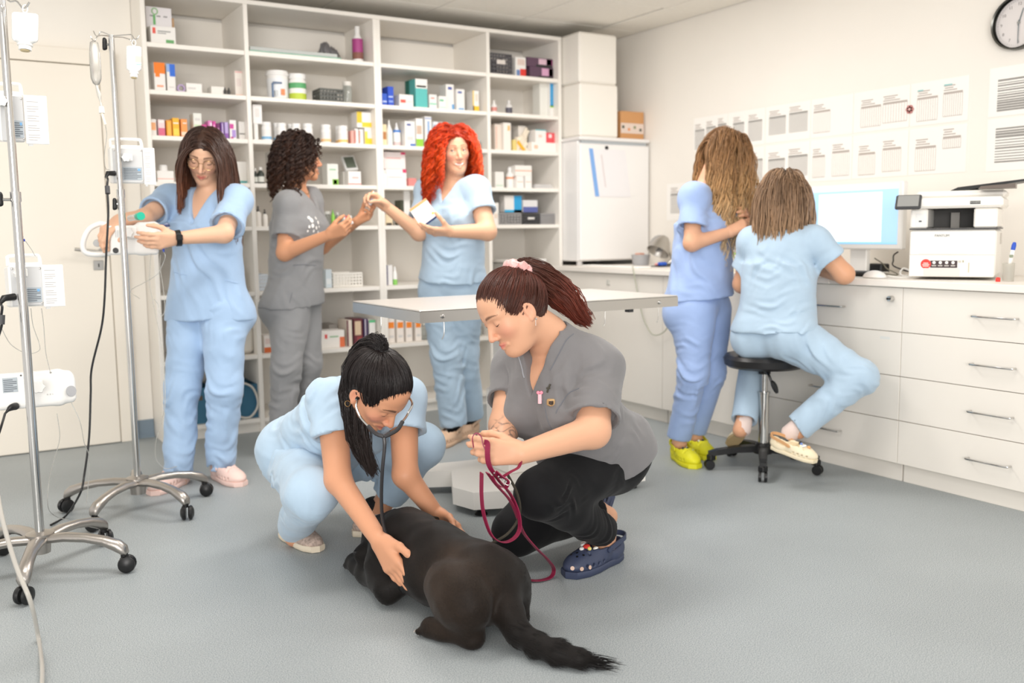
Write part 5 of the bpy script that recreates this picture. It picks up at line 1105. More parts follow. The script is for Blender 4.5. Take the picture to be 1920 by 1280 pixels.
def torso(S, J, e=0.0, g=1.0, bust=1.0, k=.05):
    """thorax, waist, pelvis and shoulders; e inflates, g widens"""
    up = nrm(J['neck'] - J['waist']); lat = nrm(J['shR'] - J['shL']); fw = np.cross(up, lat); R = np.array([np.cross(fw, up), fw, up])
    S.ell(J['chest'], np.array((.128 * g + e, .094 * g + e, .15 + e)), R, 0)
    upw = nrm(J['chest'] - J['pel']); S.ell(J['waist'], np.array((.118 * g + e, .086 * g + e, .13)), np.array([nrm(np.cross(fw, upw)), nrm(np.cross(upw, np.cross(fw, upw))), upw]), k)
    hl = nrm(J['hipR'] - J['hipL']); upp = nrm(J['waist'] - J['pel']); fp = nrm(np.cross(upp, hl)); Rp = np.array([np.cross(fp, upp), fp, upp])
    S.ell(J['pel'], np.array((.15 * g + e, .1 * g + e, .115 + e)), Rp, k)
    for q in ('L', 'R'):
        h = J['hip' + q]; S.ell(h - fp * .05 + upp * .0, np.array((.085 * g + e, .085 * g + e, .095 + e)), Rp, k)
        sh = J['sh' + q]; S.cone(J['neck'] - up * .035 - fw * .0, sh, .05 + e * .8, .048 + e, .04)
        S.cone(J['chest'] + up * .05, sh, .07 + e, .05 + e, .045)
    for q in (-1, 1): S.ell(J['chest'] + R[0] * q * .065 * g + fw * (.07 * g * (.8 + .2 * bust)) - up * .02, np.array((.062, .05 * bust, .06)) + e, R, k * .8)
    return R, Rp
def fold_set(T, specs):
    for i, (c, r, d, lam, amp) in enumerate(specs): T.fold(c, r, d, lam, amp, ph=i * 1.3)

def lerp(a, b, t): return a + (b - a) * t
def view(p):
    """unit vectors at p: towards the camera, to the picture's right, up"""
    d = nrm(np.asarray(p) - CAM); r = nrm(np.cross(d, (0, 0, 1))); return -d, r, np.cross(r, d)
def bx(c, r): return (np.asarray(c) - r, np.asarray(c) + r)
def body_out(person, B, J, Rh, hs, hands, skin, lip, hair, brow=1.0, h=.007, hand_r=.125, blush=.35, tint=None):
    fine = [bx(J['head'] + Rh[1] * .01 + Rh[2] * -.005, .145)] + [bx(c, hand_r) for c in hands]
    V, F = multi(B, h, fine, .0028); C = face_colors(V, J['head'], Rh, hs, skin, lip, hair, blush, brow)
    if tint: tint(V, C)
    return rawobj('body', V, F, m_skin, person, C)
def sleeve(T, a, b, t, r0, r1, k=.03):
    # the sleeve and its opening come first, so that the opening never cuts into the torso
    e = lerp(a, b, t); n = nrm(b - a); w, dep = .015, .028; q = SDF().cone(a, e + n * .03, r0, r1, k, cut=[(e, n)])
    q.cone(e - n * dep, e + n * .05, r1 - w - .004, r1 - w + .004, .004, 's', cut=[(e - n * dep, -n), (e + n * .006, n)]); T.p[:0] = q.p; return e, n, r1
def hollow(T, s): pass
def shield(P, Rh, s):
    """keeps strands off the face while they grow"""
    H = SDF(); H.ell(P(0, .095, -.045), s * np.array((.088, .095, .12)), Rh, 0); return H.p
def trousers(J, e, rk, ra, g=1.0, hem_off=.02, hems=None, cut=True, kk=.03, w=.012):
    U = SDF(); hl = nrm(J['hipR'] - J['hipL']); upp = nrm(J['waist'] - J['pel']); fp = nrm(np.cross(upp, hl)); Rp = np.array([np.cross(fp, upp), fp, upp])
    U.ell(J['pel'], np.array((.15 * g + e, .103 * g + e, .12 + e)), Rp, 0)
    for q in 'RL':
        U.ell(J['hip' + q] - fp * .05, np.array((.088 * g + e, .088 * g + e, .095 + e)), Rp, .04)
        U.cone(lerp(J['hip' + q], J['pel'], .2), J['kn' + q], .094 * g + e, rk, kk)
        n = nrm(J['an' + q] - J['kn' + q]); end = J['an' + q] + n * (hems[q] if hems else hem_off)
        U.cone(J['kn' + q], end + n * .03, rk, ra, .03, cut=[(end, n)] if cut else None)
        if cut: U.cone(end - n * .035, end + n * .06, ra - w - .003, ra - w + .004, .004, 's', cut=[(end - n * .035, -n)])
    return U, Rp

def worn(an, p, back=.055, L=.255, z=.003):
    """heel and toe points of a shoe under ankle an, pointing along the floor direction p"""
    d = np.array((p[0], p[1], 0.0)); d = nrm(d); a = np.array((an[0], an[1], z)); return a - d * back, a + d * (L - back)
# ---------------------------------------------------------------- exam table
TZ = .85; tx0, ty0 = onz(787, 582, TZ)[:2]; tx1 = onz(1268, 553, TZ)[0]; ty1 = onz(677, 563, TZ)[1]
et = thing('exam_table', ((tx0 + tx1) / 2, (ty0 + ty1) / 2, 0), 'steel-topped veterinary exam table on a white lifting base behind the kneeling women', 'table')
MB().box((tx0, ty0, TZ - .006), (tx1, ty1, TZ), .004).out('table_top', mat('polished_steel', (232, 229, 224), .38, .75, bump=.02, bscale=60), et)
ed = MB(); q = .003
for lo, hi in (((tx0, ty0, TZ - .048), (tx1, ty0 + q, TZ - .0065)), ((tx0, ty1 - q, TZ - .048), (tx1, ty1, TZ - .0065)), ((tx0, ty0 + q, TZ - .048), (tx0 + q, ty1 - q, TZ - .0065)), ((tx1 - q, ty0 + q, TZ - .048), (tx1, ty1 - q, TZ - .0065))): ed.box(lo, hi)
ed.out('edge_trim', m_steel, et)
for px in (830, 1236):
    b_ = onY(px, 590 if px < 1000 else 564, ty0); MB().lathe([(0, 0), (.0085, 0), (.0085, .003), (.006, .007), (0, .0085)], (b_[0], ty0, TZ - .026), (0, -1, 0), 14).out('bolt', m_chrome, et, True)
for px, py in ((833, 605), (1135, 582), (1235, 576), (722, 590)):
    x = onY(px, py, ty0 + .01)[0] if px != 722 else tx0 + .02; y = ty0 + .012 if px != 722 else ty0 + .4
    MB().tube([(x, y, TZ - .046), (x, y, TZ - .085), (x - .004, y - .004, TZ - .1), (x - .014, y - .008, TZ - .113)], .0018, 6).out('hook', m_steel, et, True)
for px in (1104, 1181): x = onY(px, 580, ty0 + .06)[0]; MB().box((x - .012, ty0 + .05, TZ - .066), (x + .012, ty0 + .08, TZ - .048)).out('bracket', m_dark, et)
cxT, cyT = (tx0 + tx1) / 2, (ty0 + ty1) / 2; m_pow = mat('white_powder_coat', (232, 228, 222), .5)
MB().box((cxT - .11, cyT - .1, .1), (cxT + .11, cyT + .1, .46), .01).out('column', m_pow, et); MB().box((cxT - .085, cyT - .075, .461), (cxT + .085, cyT + .075, TZ - .05), .006).out('inner_column', m_pow, et)
MB().box((tx0 + .2, cyT - .16, TZ - .046), (tx1 - .2, cyT + .16, TZ - .02)).out('top_frame', m_dark, et)
# base plate: a broad flat casting whose ends split into feet
bz = .105; yb0, yb1 = ty0 + .03, ty1 - .04; xb0, xb1 = onz(800, 900, bz)[0] + .02, onz(1205, 870, bz)[0]
bs = MB(); F0 = onz(884, 893, bz)
poly = [(xb0, yb1), (xb0 - .02, yb1 - .1), (xb0 + .14, yb1 - .18), (xb0 + .02, yb0 + .16), (xb0 + .05, yb0 + .04), (xb0 + .2, yb0 - .02), (xb0 + .3, yb0 + .04), (cxT - .05, yb0 + .09), (cxT + .2, yb0 + .09), (xb1 - .25, yb0), (xb1, yb0), (xb1, yb0 + .14), (xb1 - .22, yb0 + .2), (xb1 - .22, yb1 - .2), (xb1, yb1 - .14), (xb1, yb1), (xb1 - .25, yb1), (cxT, yb1 - .08)]
bs.prism(poly, .034, bz, 'xy'); bs.out('base', m_pow, et)
for x, y in ((xb1 - .04, yb0 + .05), (xb1 - .04, yb1 - .06), (xb0 + .1, yb0 + .07), (xb0 + .05, yb1 - .05)):
    ft = MB(); ft.lathe([(0, .018), (.008, .018), (.008, .036), (0, .036)], (x, y, 0), k=10); ft.lathe([(0, .0005), (.026, .0005), (.026, .006), (.014, .018), (0, .019)], (x, y, 0), k=18); ft.out('levelling_foot', m_black, et, True)
# ---------------------------------------------------------------- drip stands
m_alu = mat('cast_aluminium', (176, 170, 164), .33, 1.0, bump=.12, bscale=120)
def stand(c, ang0, look, ztop, zj, r0, r1):
    t = thing('drip_stand', (c[0], c[1], 0), look, 'drip stand'); C3 = np.array((c[0], c[1], 0.0))
    MB().lathe([(0, .07), (.03, .07), (.034, .12), (.045, .13), (.045, .138), (.02, .145), (0, .145)], C3, k=24).out('hub', m_alu, t, True)
    for k in range(5):
        a = math.radians(ang0 + 72 * k); d = np.array((math.cos(a), math.sin(a), 0)); s_ = np.array((-d[1], d[0], 0)); P = []
        for r, z, w, h in ((.025, .118, .03, .016), (.09, .124, .024, .016), (.16, .12, .021, .015), (.22, .109, .021, .016), (.265, .092, .023, .02), (.288, .076, .021, .017), (.296, .066, .014, .008)):
            P.append([C3 + d * (r + h * .35 * math.sin(b)) + s_ * w * math.cos(b) + np.array((0, 0, z + h * math.sin(b))) for b in np.linspace(0, 6.283, 12, endpoint=False)])
        leg = MB().rings(P).out('leg', m_alu, t, True)
        e = C3 + d * .285; cs = MB().lathe([(0, .05), (.012, .05), (.012, .066), (0, .066)], e, k=10).out('castor', m_black, t, True); o = e + d * .008; b = a + 1.1 + k * .7; wd = np.array((math.cos(b), math.sin(b), 0))
        for q in (-1, 1): MB().lathe([(0, -.006), (.024, -.008), (.029, -.002), (.027, .006), (.014, .013), (0, .014)], o + wd * q * .013 + np.array((0, 0, .0295)), wd * q, 20).out('wheel', m_black, cs, True)
    MB().tube([C3 + (0, 0, .14), C3 + (0, 0, zj)], r0, 16).out('lower_pole', m_chrome, t, True); MB().lathe([(r1, zj - .02), (r0 + .0025, zj - .02), (r0 + .0025, zj + .012), (r1, zj + .012)], C3, k=18).out('pole_collar', m_chrome, t, True); MB().tube([C3 + (0, 0, zj), C3 + (0, 0, ztop)], r1, 16).out('upper_pole', m_chrome, t, True)
    return t, C3
c1, c2 = onz(75, 1003, .13), onz(258, 898, .13)
s1, C1 = stand(c1, -105, 'chrome drip stand at the left picture edge carrying three pumps', 2.12, 1.27, .0145, .0125)
s2, C2 = stand(c2, 10, 'chrome drip stand beside the woman with glasses, topped by wire hooks', 1.925, 1.31, .0135, .011)
def wing(t, x, y, d, sx, look_m=m_black):
    c = at(x, y, d); vf, vr, vu = view(c); MB().tube([c, c + vr * sx], .005, 8).out('screw', m_chrome, t); S_ = SDF(); S_.cone(c - vu * .014, c + vu * .014, .008, .008, 0, flat=(vr, 1.0)); S_.cone(c - vu * .018 - vr * .006, c + vu * .02 - vr * .002, .005, .006, .006); V, F = S_.mesh(.003); rawobj('clamp_knob', V, F, m_black, t)
wing(s2, 197, 83, 3.69, .025); wing(s2, 216, 383, 3.76, .03); wing(s1, 1, 374, 3.02, .028)
# wire hooks on top
def hooks(t, C3, z, pts_list, r=.0022):
    for pts in pts_list: MB().tube(spline(pts, 20), r, 7).out('hook', m_chrome, t, True)
tp = C2 + np.array((0, 0, 1.92)); D2 = 3.68
hooks(s2, C2, 1.9, [[tp, at(240, 65, D2), at(247, 66, D2), at(252, 73, D2), at(257, 72, D2), at(261, 66, D2)], [tp, at(197, 62, D2 + .02), at(188, 60, D2 + .02), at(184, 68, D2 + .02), at(179, 66, D2 + .02), at(175, 58, D2 + .02)], [tp + (0, 0, -.004), at(200, 67, D2 - .1), at(184, 67, D2 - .14), at(178, 77, D2 - .15), at(172, 73, D2 - .15), at(170, 68, D2 - .15)], [tp + (0, 0, -.004), at(228, 70, D2 + .1), at(243, 74, D2 + .14), at(250, 82, D2 + .14)]])
t1 = C1 + np.array((0, 0, 1.93)); hooks(s1, C1, 1.9, [[t1, at(15, 1, 2.93), at(30, 2, 2.92), at(38, 10, 2.92), at(44, 17, 2.92), at(50, 12, 2.92), at(55, 4, 2.92)], [t1, at(-8, 6, 2.9), at(2, 10, 2.88), at(4, 22, 2.88), at(7, 13, 2.88)]], .003)
m_bot = mat('bottle_plastic', (248, 248, 246), .22, trans=.25); m_clr = mat('clear_tube', (240, 238, 232), .12, trans=.6)
def bottle(x, y0, y1, x0, x1, d, look, label=None):
    """hanging infusion bottle: x centre line, y0 shoulder top, y1 cap end"""
    a, b = at(x, y0, d), at(x, y1, d); vf, vr, vu = view(a); w = (at(x1, y0, d) - at(x0, y0, d)); hw = np.linalg.norm(w) / 2; H_ = np.linalg.norm(b - a); ax = nrm(b - a)
    t = thing('infusion_bottle', a, look, 'bottle'); sup = lambda f, g_, z: [a + ax * z + vr * hw * f * np.sign(math.cos(q)) * abs(math.cos(q)) ** .6 + vf * hw * g_ * np.sign(math.sin(q)) * abs(math.sin(q)) ** .6 for q in np.linspace(0, 6.283, 28, endpoint=False)]
    MB().rings([sup(.02, .02, 0), sup(.8, .45, 0), sup(.96, .56, H_ * .03), sup(1, .6, H_ * .07), sup(1, .6, H_ * .68), sup(.9, .55, H_ * .74), sup(.5, .4, H_ * .8), sup(.42, .4, H_ * .82), sup(.02, .02, H_ * .82)]).out('body', m_bot, t, True)
    MB().lathe([(0, H_ * .8), (hw * .62, H_ * .81), (hw * .6, H_ * .86), (hw * .5, H_ * .87), (hw * .5, H_ * .97), (0, H_ * .98)], a, ax, 20).out('cap', m_wplast, t, True)
    MB().lathe([(0, H_ * .98), (hw * .36, H_ * .98), (hw * .36, H_), (0, H_)], a, ax, 16).out('stopper', cm((206, 186, 140)), t); MB().tube([a + vr * .007 * math.cos(q) - ax * (.012 + .012 * math.sin(q)) for q in np.linspace(0, 6.283, 14, endpoint=False)], .0018, 6, True).out('hanging_loop', m_bot, t, True)
    return t, a, ax, vr, vf, hw, H_
bottle(47, 24, 96, 25, 70, 2.92, 'white infusion bottle hanging at the top left of the picture')
t, a, ax, vr, vf, hw, H_ = bottle(251, 86, 147, 238, 265, 3.68, 'infusion bottle with a printed label hanging by the shelving')
for u0, v0, u1, v1, cc in ((-.1, .1, .95, .6, (238, 238, 236)), (.15, .3, .95, .5, (232, 190, 176)), (.2, .14, .8, .2, (196, 200, 200)), (.3, .54, .95, .58, (150, 206, 180))): MB().box((u0 * hw, v0 * H_, 0), (u1 * hw, v1 * H_, .0008 if cc != (238, 238, 236) else .0004)).T(a + vf * (hw * .605), np.array([vr, ax, vf])).out('printed_label', cm(cc), t)
# the clear bag with its drip chamber on the left hook
a = at(176, 76, 3.54); b = at(181, 160, 3.54); vf, vr, vu = view(a); bg = thing('drip_bag', a, 'narrow clear drip bag with a chamber hanging left of the pole', 'drip bag'); ax = nrm(b - a); L_ = np.linalg.norm(b - a); m_bag = mat('clear_bag', (228, 226, 220), .12, trans=.7)
MB().rings([[a + ax * L_ * z + vr * w * math.cos(q) + vf * g_ * math.sin(q) for q in np.linspace(0, 6.283, 18, endpoint=False)] for z, w, g_ in ((0, .004, .003), (.04, .014, .004), (.3, .019, .009), (.6, .02, .012), (.85, .019, .013), (.96, .012, .008), (1, .004, .004))]).out('bag', m_bag, bg, True)
MB().tube(spline([b, at(186, 178, 3.54), at(188, 190, 3.54), at(190, 200, 3.54)], 10), [.005, .006, .007, .007, .006, .004, .003, .003, .004, .006], 10).out('drip_chamber', m_clr, bg, True); MB().tube([at(190, 200, 3.54), at(191, 212, 3.54)], [.009, .0105], 12).out('chamber_cap', m_wplast, bg, True)
MB().tube(spline([at(191, 212, 3.54), at(194, 222, 3.54), at(198, 234, 3.54)], 8), .0045, 8).out('spike', cm((236, 226, 206)), bg, True)
def lobed(t, c, n, r, m=m_wplast, name='clamp_knob'):
    n = nrm(n); u = nrm(np.cross(n, (0, 0, 1))); w = np.cross(n, u); rr = lambda q, f: r * f * (1 + .12 * math.cos(6 * q))
    return MB().rings([[c + n * z + rr(q, f) * (math.cos(q) * u + math.sin(q) * w) for q in np.linspace(0, 6.283, 36, endpoint=False)] for z, f in ((0, .05), (0, .96), (.004, 1), (.014, 1), (.018, .92), (.018, .05))]).out(name, m, t, True)
m_pump = mat('pump_white', (240, 238, 234), .4); m_pgrey = mat('pump_grey', (206, 206, 206), .45); m_plate = mat('rating_plate', (176, 184, 190), .4)
def pump(x0, x1, y0, y1, d, look, pole, flap, handle=True, yaw=0.0):
    """infusion pump seen from behind: shell, handle, rating plate, clamp with a star knob, side panel of printed notes"""
    o = at(x0, y1, d); vf, vr, vu = view(o); vr, vf = nrm(vr * math.cos(yaw) + vf * math.sin(yaw)), nrm(vf * math.cos(yaw) - vr * math.sin(yaw)); px = d / FPX; w, h = (x1 - x0) * px, (y1 - y0) * px; A = np.array([vr, -vf, vu]); P = lambda x, y, z: o + vr * x - vf * y + vu * z
    t = thing('infusion_pump', o + vr * w / 2, look, 'pump', 'infusion pumps on the drip stands'); L = lambda b: b.T(o, A)
    L(MB().box((0, 0, 0), (w, .1, h), .006)).out('shell', m_pump, t); L(MB().box((w * .06, -.003, h * .03), (w * .97, -.0002, h * .97), .002)).out('back_plate', m_pgrey, t)
    for u, v in ((.12, .92), (.93, .92), (.93, .08)): MB().lathe([(0, 0), (.0035, 0), (.003, .0015), (0, .002)], P(w * u, -.003, h * v), vf, 8).out('screw', m_steel, t)
    pl = L(MB().box((w * .34, -.0042, h * .1), (w * .93, -.0031, h * .46))).out('rating_plate', m_plate, t); ln = MB()
    for k in range(7): ln.box((w * .37, -.0046, h * (.13 + .045 * k)), (w * (.9 if k % 3 else .78), -.0041, h * (.148 + .045 * k)))
    L(ln).out('plate_text', cm((96, 102, 110)), pl); L(MB().box((w * .8, -.0048, h * .36), (w * .88, -.0041, h * .42))).out('plate_emblem', cm((120, 176, 224)), pl)
    if flap:
        f0, f1 = flap; fw = (f1 - f0) * px; fx = (f0 - x0) * px
        fo = L(MB().box((fx, -.006, -.004), (fx + fw, .004, h * 1.0), .002)).out('side_panel', m_pump, t); tx = MB()
        for k in range(17):
            if k % 4 != 3: tx.box((fx + fw * .12, -.0068, h * (.06 + .05 * k)), (fx + fw * (.62 if k % 3 else .5), -.0059, h * (.072 + .05 * k)))
        L(tx).out('printed_notes', cm((170, 166, 164)), fo); L(MB().box((fx + fw * .1, -.0063, h * .03), (fx + fw * .68, -.0058, h * .93))).out('note_sheet', cm((232, 230, 228)), fo)
        L(MB().box((fx + fw * .1, -.004, -.01), (fx + fw * .3, .002, -.004))).out('foot', m_pgrey, t)
    if handle:
        MB().tube(spline([P(w * .05, .03, h), P(w * .05, .03, h + .02), P(w * .12, .03, h + .032), P(w * .85, .03, h + .034), P(w * .97, .03, h + .026), P(w * 1.0, .03, h)], 26), .0065, 8).out('carry_handle', m_pump, t, True); L(MB().box((w * .05, .015, h - .002), (w * .95, .05, h + .01), .003)).out('handle_base', m_pump, t)
    kz = (y1 - pole[1]) * px; kx = (pole[0] - x0) * px; L(MB().box((kx - .004, -.05, kz - .014), (kx + .03, -.003, kz + .014), .003)).out('pole_clamp', m_pump, t); lobed(t, P(kx + .004, -.05, kz), vf, .0165)
    return t, P, w, h
pump(2, 44, 178, 266, 3.06, 'white infusion pump uppermost on the left stand, with a panel of notes', (1, 192), (44, 84), yaw=-.12)
tm_, PM, wM, hM = pump(20, 78, 498, 576, 3.12, 'white infusion pump in the middle of the left stand', (32, 513), (76, 114), yaw=-.12)
tu_, PU, wU, hU = pump(210, 268, 277, 344, 3.8, 'white infusion pump high on the stand beside the woman with glasses', (232, 296), (267, 288), yaw=-.1)
# the long pumps
def long_pump(x0, x1, y0, y1, d, look, pole, sock, oval):
    o = at(x0, y1, d); vf, vr, vu = view(o); px = d / FPX; w, h = (x1 - x0) * px, (y1 - y0) * px; A = np.array([vr, -vf, vu]); P = lambda x, y, z: o + vr * x - vf * y + vu * z; t = thing('infusion_pump', o + vr * w / 2, look, 'pump', 'infusion pumps on the drip stands'); L = lambda b: b.T(o, A)
    return t, P, w, h, L, px, vf, vr, vu
t, P, w, h, L, px, vf, vr, vu = long_pump(-28, 132, 702, 772, 3.2, 'long white syringe pump lowest on the left stand', None, None, None)
S_ = SDF(); S_.box(P(w * .42, .06, h * .5), (w * .42, .06, h * .5), np.array([vr, -vf, vu]), rnd=.012); S_.box(P(w * .86, .06, h * .5), (w * .13, .055, h * .46), np.array([vr, -vf, vu]), k=.02, rnd=.02); S_.half(P(w * .93, 0, h), nrm(vr * .8 + vu * .55), k=.012); V, F = S_.mesh(.005); rawobj('shell', V, F, m_pump, t)
pl = L(MB().box((w * .2, -.0012, h * .46), (w * .36, .0004, h * .86))).out('rating_plate', m_plate, t); ln = MB()
for k in range(7): ln.box((w * .21, -.0017, h * (.49 + .05 * k)), (w * (.35 if k % 3 else .31), -.001, h * (.51 + .05 * k)))
L(ln).out('plate_text', cm((90, 96, 104)), pl); MB().lathe([(0, 0), (.02, 0), (.019, .002), (0, .0025)], P(w * .93, .004, h * .36), nrm(vf + vr * .5), 20).T(np.zeros(3), np.eye(3)).out('oval_sticker', cm((172, 172, 174)), t)
L(MB().box((w * .52, -.05, h * .42), (w * .62, .001, h * .72), .003)).out('pole_clamp', m_pump, t); lobed(t, P(w * .565, -.052, h * .53), vf, .02); tx = MB()
for k in range(4): tx.box((w * (.66 + .03 * k), -.0008, h * .3), (w * (.678 + .03 * k), .0008, h * .34))
L(tx).out('small_print', cm((206, 204, 200)), t)
for u, v in ((.4, .9), (.72, .92)): MB().lathe([(0, 0), (.003, 0), (.003, .001), (0, .0012)], P(w * u, -.0006, h * v), vf, 8).out('screw', m_dark, t)
pg = MB().tube(spline([P(w * .32, -.004, h * .08), P(w * .26, -.035, h * .04), P(w * .2, -.055, -.012)], 8), [.013, .013, .012, .011, .009, .006, .004, .0035], 10).out('power_plug', m_black, smooth=True, label='black plug in the long pump on the left stand', cat='plug')
def line(pts, r, look, m=None, name='drip_line', cat='tube', group=None, n=40): return MB().tube(spline(pts, n), r, 6).out(name, m or m_clr, smooth=True, label=look, cat=cat, group=group)
line([P(w * .2, -.055, -.012), at(2, 800, 3.1), at(-8, 830, 3.1), at(-20, 870, 3.15)], .0042, 'black mains cable leaving the long pump at the picture edge', m_black, 'mains_cable', 'cable')
pg = MB().tube([PM(.012, -.006, hM * .25), PM(-.022, -.03, hM * .22), PM(-.036, -.04, hM * .1)], [.012, .011, .006], 10).out('power_plug', m_black, smooth=True, label='black plug in the middle pump of the left stand', cat='plug')
line([PM(-.036, -.04, hM * .1), at(4, 575, 3.05), at(2, 595, 3.05), at(3, 610, 3.05), at(-6, 640, 3.05)], .0042, 'black mains cable of the middle pump with a ferrite block', m_black, 'mains_cable', 'cable'); MB().tube([at(3, 590, 3.05), at(2, 608, 3.05)], .011, 10).out('ferrite_block', m_dark, smooth=True, label='dark ferrite block on the cable at the left picture edge', cat='block')
# big pump between the woman's hands on the second stand
t, P, w, h, L, px, vf, vr, vu = long_pump(205, 300, 418, 478, 3.98, 'large white pump with a round handle held by the woman with glasses', None, None, None); A_ = np.array([vr, -vf, vu])
S_ = SDF(); S_.box(P(w * .35, .05, h * .46), (w * .35, .05, h * .46), A_, rnd=.012); S_.box(P(w * .72, .05, h * .5), (w * .2, .055, h * .52), A_, k=.015, rnd=.016); S_.cone(P(w * .88, .05, h * .7), P(w * 1.0, .05, h * .62), .036, .026, .03); V, F = S_.mesh(.005); rawobj('shell', V, F, m_pump, t)
MB().tube(spline([P(w * .02, .05, h * .92), P(-.03, .05, h * .98), P(-.075, .05, h * .8), P(-.1, .05, h * .4), P(-.095, .05, h * .12), P(-.06, .05, h * .03), P(w * .02, .05, h * .06)], 34), .0115, 12).out('carry_handle', m_pump, t, True)
MB().lathe([(0, 0), (.012, 0), (.011, .003), (0, .003)], P(w * .12, -.001, h * .14), vf, 16).out('socket', m_black, t); MB().lathe([(0, 0), (.017, 0), (.016, .002), (0, .002)], P(w * .92, -.004, h * .3), nrm(vf + vr * .3), 16).out('oval_sticker', cm((172, 174, 174)), t); MB().lathe([(0, 0), (.016, 0), (.015, .002), (0, .002)], P(-.045, .045, h * .38), vf, 16).out('grey_pad', cm((176, 178, 178)), t)
L(MB().box((w * .32, -.052, h * .5), (w * .52, .001, h * .86), .004)).out('pole_clamp', m_pump, t); lobed(t, P(w * .36, -.056, h * .68), vf, .02); rb = MB()
for k in range(5): rb.box((w * (.13 + .035 * k), -.004, h * .55), (w * (.145 + .035 * k), .0005, h * .78))
L(rb).out('grip_ribs', m_pgrey, t)
a, b = at(244, 409, 3.93), at(259, 406, 3.84); MB().tube([a, b], .013, 14).out('syringe_barrel', m_clr, t, True); MB().tube([b, b + nrm(b - a) * .04], [.0155, .0165], 18).out('green_cap', mat('green_cap', (34, 176, 146), .4), smooth=True, label='green syringe cap on top of the large pump', cat='syringe cap')
pg = MB().tube([PU(.01, -.01, hU * .28), PU(-.016, -.03, hU * .28), PU(-.026, -.04, hU * .16)], [.011, .01, .005], 10).out('power_plug', m_black, smooth=True, label='black plug in the pump high on the second stand', cat='plug')
line([PU(-.026, -.04, hU * .16), at(202, 335, 3.72), at(201, 352, 3.71), at(203, 400, 3.7), at(199, 480, 3.72), at(196, 560, 3.74), at(190, 615, 3.76), at(172, 690, 3.78), at(170, 740, 3.78), at(167, 820, 3.76), at(158, 890, 3.72), at(150, 925, 3.68), onz(124, 966, .012), onz(95, 984, .006)], .0042, 'long black mains cable hanging down beside the second stand', m_black, 'mains_cable', 'cable', n=90)
MB().tube([at(201, 349, 3.71), at(202, 363, 3.705)], .0095, 10).out('ferrite_block', m_dark, smooth=True, label='dark ferrite block on the long cable below its plug', cat='block')
# thin clear lines
MB().tube(spline([at(-8, 905, 2.55), at(5, 975, 2.52), at(30, 1060, 2.5), at(58, 1130, 2.48), onz(72, 1195, .01), onz(79, 1250, .007), onz(78, 1300, .007)], 50), .0062, 10).out('clear_tube', mat('thick_tube', (232, 226, 216), .12, trans=.45), smooth=True, label='thick clear tube sweeping down over the floor at bottom left', cat='tube')
B_ = mat('blue_valve', (40, 70, 180), .4)
line([at(25, 378, 3.05), at(36, 400, 3.06), at(41, 430, 3.08), at(40, 448, 3.08), at(36, 465, 3.09)], .0014, 'thin line with a blue valve above the middle pump'); vv = MB(); vv.tube([at(33, 452, 3.08), at(46, 450, 3.08)], .0045, 8); vv.tube([at(41, 451, 3.08), at(42, 443, 3.08)], .0035, 8); vv.out('valve', B_, smooth=True, label='small blue valve on the line above the middle pump', cat='valve')
line([at(48, 452, 3.1), at(58, 466, 3.12), at(66, 480, 3.14)], .0012, 'short thin line curving behind the middle pump handle')
line([at(58, 578, 3.2), at(62, 610, 3.22), at(74, 645, 3.24), at(72, 658, 3.22), at(50, 662, 3.2), at(20, 645, 3.16), at(0, 610, 3.14), at(-10, 600, 3.14)], .0014, 'thin line looping under the middle pump past the pole'); line([at(78, 578, 3.2), at(82, 610, 3.22), at(86, 660, 3.24), at(95, 700, 3.26)], .0014, 'thin line from the middle pump down to the long pump')
line([at(107, 775, 3.28), at(112, 820, 3.3), at(102, 860, 3.32), at(92, 900, 3.34), at(90, 950, 3.36), onz(105, 968, .04), onz(128, 974, .03)], .0014, 'thin line from under the long pump to the castor'); line([at(134, 755, 3.28), at(150, 790, 3.3), at(158, 830, 3.34), at(167, 855, 3.4), at(166, 900, 3.44), at(162, 945, 3.46)], .0014, 'thin line from the long pump end crossing the black cable')
line([at(198, 236, 3.56), at(200, 255, 3.6), at(196, 290, 3.66), at(198, 315, 3.7), at(205, 318, 3.74)], .0013, 'thin line from the drip chamber to the upper pump')
line([at(305, 470, 4.02), at(310, 480, 4.02), at(303, 500, 4.03), at(294, 515, 4.04), at(270, 530, 4.05), at(245, 545, 4.06), at(262, 560, 4.06)], .0013, 'thin line hanging from the large pump to the left'); line([at(301, 478, 4.02), at(300, 500, 4.03), at(306, 540, 4.05), at(309, 580, 4.06), at(302, 592, 4.06), at(296, 570, 4.06), at(288, 560, 4.06)], .0013, 'thin line looping below the large pump at the blue top'); line([at(283, 475, 4.02), at(281, 530, 4.04), at(290, 580, 4.06), at(302, 640, 4.08), at(308, 700, 4.08), at(309, 760, 4.08), at(300, 800, 4.1), at(292, 830, 4.12), at(293, 860, 4.14), at(310, 878, 4.16), at(332, 874, 4.18)], .0016, 'thin line running down along the blue trouser leg', n=70)
vv = MB(); vv.tube([at(302, 465, 3.99), at(312, 463, 3.99)], .005, 8); vv.tube([at(306, 464, 3.99), at(307, 472, 3.99)], .004, 8); vv.out('valve', B_, smooth=True, label='small blue valve under the large pump near the wrist', cat='valve')
